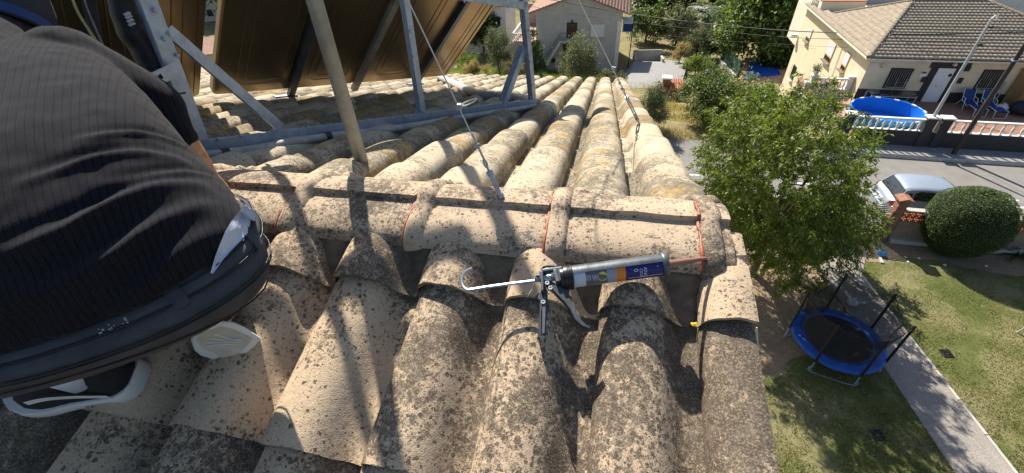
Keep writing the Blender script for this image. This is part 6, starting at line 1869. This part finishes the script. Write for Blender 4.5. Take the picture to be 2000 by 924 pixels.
for i, (x, y, r_, mt_, lb) in enumerate(((3.5, -1.1, .28, 'bag_white', 'heap of pale crumpled cloth on the terrace behind the right lounger'), (4.15, -1.35, .42, 'clutter', 'large dark crumpled bag on the terrace right of the loungers'), (4.7, -1.5, .36, 'clutter', 'dark bundle at the right edge beyond the large dark bag'), (4.5, -.7, .3, 'blue_fabric', 'dark blue bundle at the foot of the ochre curtain'))):
    bag('cloth_bundle', lb, hp(x, y, .0), r_, MT[mt_], 10 + i)

# ================================================================== STREET POLES AND CABLES
lp0 = hp(pm0 - .05, FY + .1, zt + .19)
P_top = on_plane(1930, 36, lp0, RN_); Ht = P_top[2] - lp0[2]
print('lamp post height', Ht)
lpst = thing('steel_pole', 'pale grey steel cable pole with a hooked top rising from the double pillar', 'pole', lp0)
MB().tube([lp0, lp0 + EZ * Ht], [.075, .055], 12).build('shaft', MT['conc_pole'], lpst, smooth=60)
MB().tube([lp0 + EZ * Ht, lp0 + EZ * (Ht + .12) + RW * .05, lp0 + EZ * (Ht + .10) + RW * .16, lp0 + EZ * (Ht - .05) + RW * .18], .03, 8).build('hook', MT['white_paint'], lpst, smooth=60)
for dz in (.35, 1.1):
    q = lp0 + EZ * (Ht - dz); MB().box(q + RW * .1 - RN_ * .05, (.16, .08, .07), AX3).build('bracket', MT['iron'], lpst); MB().lathe([(0, 0), (.05, 0), (.05, .1), (0, .1)], q + RW * .17 - RN_ * .05 - EZ * .05, n=8).build('insulator', MT['iron'], lpst)
dp0 = gz(1862, 300, .12); t2 = on_plane(2000, 88, dp0, RN_); Hd = (t2[2] - dp0[2]) * 1.35
dpole = thing('wooden_pole', 'dark tarred wooden utility pole standing on the pavement before the street wall', 'pole', dp0)
MB().tube([dp0 - EZ * .1, dp0 + EZ * Hd], [.105, .085], 12).build('shaft', MT['wood'], dpole, smooth=60)
q = on_plane(1982, 118, dp0, RN_); MB().box(q, (.2, .16, .06), AX3).lathe([(.1, -.02), (.11, .0), (.1, .02)], q, n=12).build('clamp', MT['galv'], dpole)
def cable(label, pts, r_, n=10):
    o = MB().tube(smooth_path(pts, n), r_, 6).build('overhead_cable', MT['wire_black'], None, smooth=60); tag(o, label, 'cable', 'overhead cables'); return o
lt1 = lp0 + EZ * (Ht - .35) + RW * .17; lt2 = lp0 + EZ * (Ht - 1.1) + RW * .17
cable('thick bundled overhead cable, highest of the strands before the brown roof', [cp(930, -22, 52), cp(1083, 1, 48), cp(1147, 13, 46), cp(1218, 25, 44), cp(1350, 43, 39), cp(1540, 60, 33), cp(1783, 67, 26), cp(1905, 65, 24), cp(2060, 62, 22)], .032)
cable('second overhead cable just below the thick bundle', [cp(960, -2, 52), cp(1029, 11, 50), cp(1111, 26, 47), cp(1215, 41.5, 44), cp(1394, 60, 38), cp(1540, 73, 33), cp(1790, 80, 26), cp(1900, 79.5, 24), cp(2060, 78, 22)], .017)
cable('thin overhead wire sagging lowest across the white gable house', [cp(960, 14, 52), cp(1047, 36, 50), cp(1130, 50, 47), cp(1220, 62, 44), cp(1394, 78, 38), cp(1540, 87, 33), cp(1700, 95, 28), cp(1860, 93, 25)], .009)
cable('thin service wire running from the pole to the corner of the bungalow', [hp(XL, -.05, 2.2), (hp(XL, -.05, 2.2) + lt2) / 2 - EZ * .35, lt2], .010)
cable('thin wire crossing the sunny side wall of the bungalow', [cp(1500, 88, 40), cp(1540, 92, 36), cp(1620, 95, 33), cp(1700, 90, 29)], .008)
cable('thin wire from the hooked pole top to the right', [lt1, (lt1 + cp(2060, 68, 23)) / 2 - EZ * .15, cp(2060, 68, 23)], .010)

# ================================================================== FAR HOUSE WITH THE GABLE
FD = on_plane(1125.5, 78.8, np.array([0, 58.8, 0]), np.array([0, 1.0, 0]))
faz = math.radians(-14); FW = np.array([math.cos(faz), math.sin(faz), 0]); FN = np.array([-FW[1], FW[0], 0]); AF = (FW, FN, EZ)
def fp_(x, y, z): return FD + FW * x + FN * y + EZ * z
def ffx(px, py, y=0.0): P = on_plane(px, py, fp_(0, y, 0), FN); q = P - FD; return q @ FW, q[2]
zg = GLOW - FD[2] - .3
exL, ezL = ffx(1031, 23); exR, ezR = ffx(1231, 28); ez = (ezL + ezR) / 2; wl = ffx(1047, 60)[0]; wr = ffx(1213, 60)[0]
apx, apz = (exL + exR) / 2, ez + 2.1
print('far house', exL, ezL, exR, ezR, wl, wr, zg)
fh = thing('gable_house', 'pale grey gable house with a reddish tile roof, brown door and outside stairs', 'house', fp_(0, 5, zg))
sl_ = 2.1 / ((exR - exL) / 2)
MB().prism([fp_(wl, 0, zg), fp_(wr, 0, zg), fp_(wr, 0, ez + sl_ * (exR - wr) - .12), fp_(apx, 0, apz - .12), fp_(wl, 0, ez + sl_ * (wl - exL) - .12)], FN * 11).build('wall', MT['grey_wall'], fh)
rfh = MB().prism([fp_(exL, -.5, ez), fp_(apx, -.5, apz), fp_(exR, -.5, ez), fp_(exR, -.5, ez - .12), fp_(apx, -.5, apz - .12), fp_(exL, -.5, ez - .12)], FN * 12).build('roof', MT['red_roof'], fh)
tile_field(fp_(exR, 11.5, ez), fp_(exR, -.5, ez), fp_(apx, -.5, apz), fp_(apx, 11.5, apz), .26, .4, 'roof_tiles', rfh, MT['red_roof'])
tile_field(fp_(exL, -.5, ez), fp_(exL, 11.5, ez), fp_(apx, 11.5, apz), fp_(apx, -.5, apz), .26, .4, 'roof_tiles', rfh, MT['red_roof'])
MB().box(fp_(wr - .25, -.03, (ez + zg) / 2 - .4), (.5, .06, ez - zg - .8), AF).build('sunlit_edge_strip', MT['white_wall'], fh)  # sunlit right edge of the house put in as a whiter strip
dx0, dz0 = ffx(1107, 79); dx1, dz1 = ffx(1127, 45)
MB().box(fp_((dx0 + dx1) / 2 + .0, -.02, (dz0 + dz1) / 2), (dx1 - dx0 + .1, .06, dz1 - dz0 + .1), AF).build('door_reveal', MT['iron'], fh)
MB().box(fp_((dx0 + dx1) / 2 - .0 + .05, -.06, (dz0 + dz1) / 2), (dx1 - dx0 - .12, .05, dz1 - dz0 - .05), AF).build('door', MT['door_brown'], fh, bevel=.02)
wx0, wz0 = ffx(1152, 72.5); wx1, wz1 = ffx(1182, 47)
w_ = MB().box(fp_((wx0 + wx1) / 2, -.02, (wz0 + wz1) / 2), (wx1 - wx0, .06, wz1 - wz0), AF).build('window', MT['grey_wall'], fh)
MB().box(fp_((wx0 + wx1) / 2, -.06, (wz0 + wz1) / 2), (wx1 - wx0 - .12, .04, wz1 - wz0 - .1), AF).build('shutter', MT['shutter'], w_)
MB().box(fp_((wx0 + wx1) / 2, -.12, wz0 - .06), (wx1 - wx0 + .2, .2, .1), AF).build('sill', MT['grey_wall'], w_)
MB().tube([fp_((dx0 + dx1) / 2, -.12, dz1 + .35), fp_((dx0 + dx1) / 2, -.12, dz1 + .1)], .12, 8).build('door_lamp', MT['iron'], fh)
# stairs
sx0, sz0 = ffx(1094, 80, -1.2); sx1, sz1 = ffx(1064, 119, -1.2)
ns = 15; dr_ = (sz0 - zg) / ns
MB().prism([fp_(sx0, -1.25, sz0 - .25), fp_(dx1 + .3, -1.25, sz0 - .25), fp_(dx1 + .3, -1.25, sz0), fp_(sx0, -1.25, sz0)], FN * 1.25).build('landing', MT['grey_wall'], fh)
st_ = fp_(0, 0, 0)
for i in range(ns):
    x = sx0 + (sx1 - 1.2 - sx0) * (i + .5) / ns; z = sz0 - dr_ * (i + 1)
    MB().box(fp_(x, -.62, z + dr_ * .5 - .12), (abs(sx1 - 1.2 - sx0) / ns + .02, 1.22, .24 + dr_), AF).build('step', MT['grey_wall'], fh)
xb, zb_ = sx1 - 1.2, zg
MB().bar(fp_(sx0, -1.26, sz0 - .3), fp_(xb, -1.26, zb_ + .0), .06, .2).build('stair_string', MT['cream_wall'], fh)
for i in range(16):
    u = (i + .5) / 16; q = fp_(sx0 + (xb - sx0) * u, -1.22, sz0 + (zb_ - sz0) * u)
    MB().tube([q, q + EZ * .95], .016, 5).build('baluster', MT['iron'], fh)
for i in range(5):
    q = fp_(sx0 + (dx0 - sx0) * i / 4 * .9, -1.22, sz0); MB().tube([q, q + EZ * .95], .016, 5).build('baluster', MT['iron'], fh)
MB().tube([fp_(dx0, -1.22, sz0 + .95), fp_(sx0, -1.22, sz0 + .95), fp_(xb, -1.22, zb_ + .95)], .03, 6).build('stair_rail', MT['iron'], fh)
MB().box(fp_(dx0 + .2, -.03, (sz0 - .3 + zg) / 2), (1.3, .08, sz0 - zg - .7), AF).build('lower_door', MT['iron'], fh)
MB().lathe([(0, 0), (.3, 0), (.3, .04), (0, .04)], fp_(*ffx(1081, 118), 0)[:3] if False else FD + FW * ffx(1081, 118)[0] + EZ * ffx(1081, 118)[1] - FN * .03, -FN, 16).build('round_vent', MT['iron'], fh)
# balcony box on its right flank
bx0, bz0 = ffx(1235, 55, 2.0); 
bb_ = MB().box(fp_(wr + .8, 3.0, ffx(1240, 48, 3.)[1]), (1.3, 3, 1.1), AF).build('balcony', MT['white_wall'], fh)
MB().box(fp_(wr + .8, 1.48, ffx(1240, 48, 3.)[1]), (1.1, .03, .9), AF).build('balcony_panel', MT['blue_fabric'], fh)
MB().tube([fp_(wr + 1.4, 1.5, ez - .2), fp_(wr + 1.4, 1.5, zg)], .06, 8).build('balcony_post', MT['iron'], fh)
# raised terrace left of it, with a pale wall
ft = thing('raised_terrace', 'raised salmon terrace with white balustrade and sloping pale retaining wall left of the gable house', 'terrace', fp_(wl - 2, 3, zg))
tx0 = ffx(985, 60)[0]; tzv = ffx(1030, 78)[1]
MB().prism([fp_(tx0 - 2.2, -1.0, zg), fp_(wl - .02, -1.0, zg), fp_(wl - .02, -1.0, tzv), fp_(tx0 + 1.2, -1.0, tzv), fp_(tx0 - .8, 5, tzv), fp_(tx0 - 2.2, 6, tzv)][:4], FN * 9).build('retaining_wall', MT['concrete'], ft)
MB().box(fp_((tx0 + 1.2 + wl) / 2, 3.6, tzv + .03), (wl - tx0 - 1.2, 8.8, .06), AF).build('floor', MT['terrace_pink'], ft)
balustrade(fp_(tx0 + 1.4, -.85, 0), fp_(wl - .1, -.85, 0), ft, tzv + .1, 10, .85)
balustrade(fp_(tx0 + 1.3, 7.8, 0), fp_(tx0 + 1.3, -.7, 0), ft, tzv + .1, 16, .85)
MB().box(fp_((tx0 + 1.2 + wl) / 2, 8.2, tzv + 1.3), (wl - tx0 - 1.2, .3, 2.6), AF).build('back_wall', plain('salmon_render', (.55, .36, .30), .9, .08, 3, .2, .01), ft)
bt_ = thing('brown_roofed_house', 'white house with a dark brown roof half hidden behind the collectors', 'house', fp_(wl - 8, 11, zg))
cxx = ffx(945, 20, 10)[0]
MB().box(fp_(cxx, 12, zg + 3.4), (7.2, 7, 7.0), AF).build('wall', MT['white_wall'], bt_)
zw_ = zg + 6.9
MB().prism([fp_(cxx - 4.2, 7.9, zw_), fp_(cxx + 4.2, 7.9, zw_), fp_(cxx + 4.2, 12, zw_ + 1.4), fp_(cxx - 4.2, 12, zw_ + 1.4)], EZ * .15).prism([fp_(cxx - 4.2, 16.1, zw_), fp_(cxx + 4.2, 16.1, zw_), fp_(cxx + 4.2, 12, zw_ + 1.4), fp_(cxx - 4.2, 12, zw_ + 1.4)], EZ * .15).build('roof', MT['terracotta'], bt_)
for x in (-2, 0.4, 2.3): w_ = MB().box(fp_(cxx + x, 8.47, zg + 4.9), (1.0, .08, 1.3), AF).build('window', MT['glass'], bt_)
# distant houses seen in the slit and over the top
def far_house(name, label, px, py, d, w_, h, dep, wm, rm, az):
    P = cp(px, py, d); P[2] = GLOW
    a = math.radians(az); X = np.array([math.cos(a), math.sin(a), 0]); Y = np.array([-X[1], X[0], 0]); t = thing(name, label, 'house', P); A3 = (X, Y, EZ)
    MB().box(P + EZ * h / 2, (w_, dep, h), A3).build('wall', wm, t)
    f = lambda x, y, z: P + X * x + Y * y + EZ * z
    MB().prism([f(-w_ / 2 - .4, -dep / 2 - .4, h), f(w_ / 2 + .4, -dep / 2 - .4, h), f(w_ / 2 + .4, 0, h + dep * .17), f(-w_ / 2 - .4, 0, h + dep * .17)], EZ * .15).prism([f(-w_ / 2 - .4, dep / 2 + .4, h), f(w_ / 2 + .4, dep / 2 + .4, h), f(w_ / 2 + .4, 0, h + dep * .17), f(-w_ / 2 - .4, 0, h + dep * .17)], EZ * .15).build('roof', rm, t)
    for i in range(int(w_ / 2.6)):
        for z in (1.6, 4.4):
            if z < h - 1: MB().box(f(-w_ / 2 + 1.6 + 2.6 * i, -dep / 2 - .02, z), (1.1, .08, 1.3), A3).build('window', MT['glass'], t)
far_house('distant_house', 'distant grey block glimpsed through the slit between the two collectors', 424, 14, 95, 14, 11, 9, MT['grey_wall'], MT['red_roof'], 10)
far_house('distant_house', 'distant white house with red roof low in the slit between the two collectors', 414, 88, 62, 8, 4, 7, MT['white_wall'], MT['red_roof'], 14)
far_house('distant_house', 'distant house seen over the ridge of the reddish tile roof', 1130, -40, 110, 16, 8, 10, MT['white_wall'], MT['red_roof'], -8)

# ================================================================== VALLEY GARDENS
def at(px, py): return hit(px, py)
def size(px, py, n): P = at(px, py); return P, n * mpp(P)
# concrete trough and yard
yd = [at(1225, 175), at(1330, 165), at(1345, 120), at(1240, 115), at(1215, 150)]
structure(MB().prism([p + EZ * .02 for p in yd], -EZ * .5).build('concrete_yard', MT['pavement']))
tb0_ = at(1239, 132); tb1_ = at(1296, 131); u_ = nrm(np.array([*(tb1_ - tb0_)[:2], 0])); v_ = np.array([-u_[1], u_[0], 0]); Lw = np.linalg.norm((tb1_ - tb0_)[:2])
tro = thing('concrete_trough', 'pale open concrete wash basin in the yard right of the gable house', 'basin', tb0_)
A4 = (u_, v_, EZ); c0 = (tb0_ + tb1_) / 2
for c, s in ((c0 + EZ * .3, (Lw, .3, .6)), (c0 + v_ * 2.2 + EZ * .8, (Lw, .2, 1.6)), (c0 + u_ * (Lw / 2 - .15) + v_ * 1.1 + EZ * .5, (.3, 1.9, 1.0)), (c0 - u_ * (Lw / 2 - .15) + v_ * 1.1 + EZ * .5, (.3, 1.9, 1.0))): MB().box(c, s, A4).build('basin_wall', MT['concrete'], tro, bevel=.03)
MB().box(c0 + v_ * 1.1 + EZ * .15, (Lw - .6, 1.9, .1), A4).build('basin_floor', MT['white_stone'], tro)
pk = at(1308, 195); t = thing('brick_barbecue', 'small dark brick barbecue hut with chimney and a terracotta tile roof below the trough', 'barbecue', pk)
k_ = mpp(pk); A5 = (RW, RN_, EZ)
MB().box(pk + EZ * 28 * k_ / 2, (34 * k_, 26 * k_, 28 * k_), A5).build('body', MT['brick_dark'], t)
MB().box(pk - RW * 12 * k_ + EZ * 34 * k_, (14 * k_, 14 * k_, 16 * k_), A5).build('chimney', MT['brick_dark'], t); MB().box(pk - RW * 12 * k_ + EZ * 43 * k_, (18 * k_, 18 * k_, 3 * k_), A5).build('chimney_cap', MT['white_stone'], t)
for i in range(6):
    q = pk + RW * (-3 + i * 4.2) * k_ + EZ * 30 * k_; MB().tube([q - RN_ * 17 * k_ - EZ * 3 * k_, q + RN_ * 15 * k_ + EZ * 4 * k_], 2.5 * k_, 8).build('roof_tile', MT['terracotta'], t, smooth=60)
wc = at(1330, 188); o = MB().lathe([(0, 0), (.5, 0), (.62, .5), (.56, .5), (.45, .08), (0, .08)], wc, n=20).build('white_tub', MT['white_paint'], None, smooth=40); tag(o, 'white round tub standing in the grass right of the brick barbecue', 'tub')
# green fence and the covered blue pool
f0_ = at(1408, 118); f1_ = at(1440, 152)
gf = thing('sheet_fence', 'dark green sheet fence running down beside the blue pool', 'fence', (f0_ + f1_) / 2)
nseg = 9
for i in range(nseg):
    a = f0_ + (f1_ - f0_) * i / nseg; c = f0_ + (f1_ - f0_) * (i + .94) / nseg; MB().bar(a + EZ * .95, c + EZ * .95, .05, 1.9).build('fence_panel', MT['green_mesh'], gf)
    MB().tube([a, a + EZ * 2.0], .05, 6).build('post', MT['iron'], gf)
MB().bar(f0_ + EZ * .1 - RW * .3, f1_ + EZ * .1 - RW * .3, .3, .4).build('stone_footing', MT['concrete'], gf)
bp_ = [at(1452, 158), at(1522, 155), at(1505, 138), at(1462, 137)]
zz = max(p[2] for p in bp_) + .1
structure(MB().prism([np.array([p[0], p[1], zz - .4]) for p in ([at(1440, 165), at(1545, 162), at(1530, 130), at(1450, 130)])], EZ * .38).build('pool_deck', MT['terrace_pink']))
o = MB().prism([np.array([p[0], p[1], zz]) for p in bp_], EZ * .12).build('blue_pool', MT['tarp'], None, bevel=.03); tag(o, 'bright blue covered pool beside the green sheet fence below the dark tree', 'pool')

seed = 100
def veg(kind, label, cat, px, py, hpx, wpx, mat, ncl, nper, lpx, wr_, group=None, **kw):
    """placed by the foot in the photograph; height and width in photo pixels at that distance"""
    global seed
    seed += 1; P = at(px, py); k = mpp(P)
    vert = 1.0 / max(.35, abs(CY @ EZ))
    h = hpx * k * vert; rx = wpx * k / 2
    return tree(kind, label, cat, P, h, rx, kw.pop('rzf', .5) * h, ncl, nper, lpx * k, lpx * k * wr_, LM[mat], seed, group, tr=kw.pop('tr', .05 * rx + .03), **kw)
veg('roadside_bush', 'feathery light green bush on thin stems at the road edge beyond the roof verge', 'bush', 1272, 252, 70, 52, 'olive', 46, 150, 4.5, .3, stems=4, hollow=.2)
veg('roadside_bush', 'broad mid green bush behind the feathery bush at the road edge', 'bush', 1376, 244, 88, 104, 'mid', 70, 150, 5, .42, stems=3, hollow=.3)
veg('roadside_bush', 'tall bright leafy bush left of the garden tree top', 'bush', 1450, 256, 78, 96, 'weed', 70, 130, 5.5, .42, stems=3, hollow=.3)
veg('roadside_bush', 'greyish bush with bare twigs in the dry grass below the cream balustrade', 'bush', 1560, 262, 78, 100, 'olive', 50, 120, 4.5, .3, stems=4, hollow=.2)
veg('roadside_bush', 'low rusty brown and green shrub beside the road in the dry grass', 'bush', 1405, 262, 50, 46, 'olive', 22, 90, 4.5, .35, stems=3, hollow=.2)
veg('climbing_plant', 'trailing plant with rosette leaves rising before the side terrace', 'plant', 1600, 250, 75, 50, 'weed', 18, 60, 7, .4, stems=2, hollow=.2)
veg('weed_clump', 'bright green weeds growing in the grass right of the barbecue', 'plant', 1360, 148, 30, 60, 'weed', 22, 120, 5, .35, hollow=.2, stems=3)
veg('garden_shrub', 'dry straw coloured shrub right of the concrete trough', 'shrub', 1325, 128, 34, 34, 'dry', 14, 90, 4.5, .3, hollow=.2, stems=3)
veg('garden_shrub', 'dark round shrub between the two small olive trees', 'shrub', 1385, 115, 32, 34, 'dark', 16, 100, 5, .5, hollow=.2)
veg('olive_tree', 'small grey olive tree left of the dark shrub', 'tree', 1358, 112, 40, 46, 'olive', 22, 110, 4.5, .35, tr=.16)
veg('olive_tree', 'pale olive tree standing higher up behind the trough', 'tree', 1318, 88, 55, 62, 'olive', 26, 120, 5, .4, tr=.18)
veg('garden_tree', 'leafy green tree beside the balcony of the gable house', 'tree', 1262, 84, 56, 60, 'mid', 30, 120, 5.5, .5, tr=.2)
veg('garden_tree', 'dark tree crowns at the top between the gable house and the palm', 'tree', 1290, 44, 80, 110, 'dark', 46, 130, 7, .55, tr=.3)
veg('garden_tree', 'big green fig tree with broad leaves filling the slope above the green fence', 'tree', 1478, 128, 135, 150, 'fig', 120, 130, 8, .62, tr=.35, hollow=.55)
veg('garden_tree', 'second broad leafy tree right of the fig against the bungalow roof', 'tree', 1550, 60, 110, 130, 'fig', 70, 130, 8, .6, tr=.3)
veg('magnolia_tree', 'dark glossy round tree beside the back corner of the sunny side wall', 'tree', 1510, 142, 72, 62, 'dark', 50, 130, 7, .55, tr=.15, rzf=.55)
veg('garden_tree', 'tall dark trees in the upper middle above the palm', 'tree', 1400, 12, 60, 120, 'dark', 46, 120, 7, .55, tr=.3)
veg('garden_tree', 'dark tree beyond the right end of the bungalow roof', 'tree', 2000, 22, 90, 130, 'dark', 46, 120, 8, .55, tr=.3)
veg('olive_tree', 'grey green rounded olive tree growing before the gable house wall', 'tree', 1127, 168, 72, 66, 'olive', 60, 150, 4.2, .32, tr=.1, hollow=.3, rzf=.55)
veg('garden_shrub', 'thin pale shrub low at the right end of the gable house wall', 'shrub', 1190, 170, 26, 60, 'olive', 22, 90, 4.2, .32, hollow=.2, stems=3)
veg('cypress_tree', 'dark green pointed cypress standing before the outside stairs', 'tree', 1043, 172, 78, 42, 'cyp', 60, 160, 4, .35, tr=.1, hollow=.35, rzf=.52, flat=-.9)
veg('garden_tree', 'dark dense tree right of the sunlit collector corner', 'tree', 945, 108, 70, 66, 'dark', 44, 130, 6, .5, tr=.2)
veg('garden_shrub', 'grey green feathery shrub below the dark tree on the grassy slope', 'shrub', 975, 142, 62, 54, 'olive', 40, 130, 4.2, .3, hollow=.25, stems=3)
for i, (px, py, n_) in enumerate(((905, 132, 60), (930, 148, 50), (880, 108, 50), (1010, 148, 40))):
    veg('grass_tuft', ('tall pale grass on the slope below the collector corner', 'dry grass clump on the slope above the tile edge', 'green grassy bank beside the collector corner', 'dry grass beside the cypress')[i], 'grass', px, py, 22, n_, ('weed', 'dry', 'weed', 'dry')[i], 26, 150, 6, .12, hollow=.1, stems=2, tr=.02)
# palm-like fronds
pb_ = at(1375, 78); k = mpp(pb_)
t = thing('palm_tree', 'pale green palm with spreading fronds at the top of the garden', 'palm', pb_)
MB().tube([pb_, pb_ + EZ * 40 * k], [7 * k, 5 * k], 10).build('trunk', MT['bark'], t, smooth=60)
r = np.random.default_rng(9); cs, fs = [], []
for i in range(34):
    a = r.uniform(0, 2 * PI); el = r.uniform(-.1, 1.2); L_ = r.uniform(48, 74) * k; d0 = np.array([math.cos(a), math.sin(a), 0]); sv = np.array([-d0[1], d0[0], 0])
    u = np.linspace(.1, 1, 16); mid_ = pb_ + EZ * 40 * k + d0 * (L_ * u * math.cos(el))[:, None] + EZ * (L_ * (u * math.sin(el) - .55 * u * u))[:, None]
    for sg in (-1, 1):
        P = mid_; D = d0 * .6 + sv * sg + EZ * -.35 + r.normal(size=(16, 3)) * .1; Nn = np.tile(EZ, (16, 1)) + d0 * .2
        co, fi = leaf_faces(P, D, Nn, np.full(16, 17 * k) * (1.05 - u * .5), np.full(16, 2.6 * k), .15); fs.append(fi + len(cs) * 64); cs.append(co)
big_mesh('fronds', np.vstack(cs), np.concatenate(fs), 3, LM['palm'], t)
# dry grass along the road and over the slope
r = np.random.default_rng(12); cand = []
while len(cand) < 26000:
    s = r.uniform(-16, 0.0); tt = r.uniform(-.7, 9) if r.random() < .6 else r.uniform(0, 30)
    if mnoise.noise(Vector((s * .5, tt * .5, 3))) < -.12: continue
    if s > -1.6 and tt < 8 and r.random() < .5: continue
    cand.append(rp(s, tt, tz(s, tt)))
cand = np.array(cand); n = len(cand); D = rdir(r, n) * .5 + EZ
co, fi = leaf_faces(cand, D, rdir(r, n), r.uniform(.12, .55, n), r.uniform(.012, .03, n), .1)
o = big_mesh('dry_roadside_grass', co, fi, 3, LM['dry']); o['kind'] = 'stuff'
r = np.random.default_rng(14); cand = []
while len(cand) < 22000:
    s = r.uniform(-34, -14); tt = r.uniform(6, 36)
    cand.append(rp(s, tt, tz(s, tt)))
cand = np.array(cand); n = len(cand); D = rdir(r, n) * .5 + EZ
co, fi = leaf_faces(cand, D, rdir(r, n), r.uniform(.15, .6, n), r.uniform(.02, .05, n), .1)
o = big_mesh('slope_grass', co, fi, 3, LM['weed']); o['kind'] = 'stuff'
# distant tree belts that close the view above the gardens
r = np.random.default_rng(15); P = []
for i in range(420):
    x = r.uniform(-70, 170); y = r.uniform(95, 190); q = np.array([x, y, GLOW]); P.append(q + EZ * r.uniform(1.5, 5.5) + r.normal(size=(60, 3)) * np.array([2.2, 2.2, 1.7]))
P = np.vstack(P); o = foliage('distant_trees', None, LM['dark'], P, r, .9, .5, .1); o['kind'] = 'stuff'
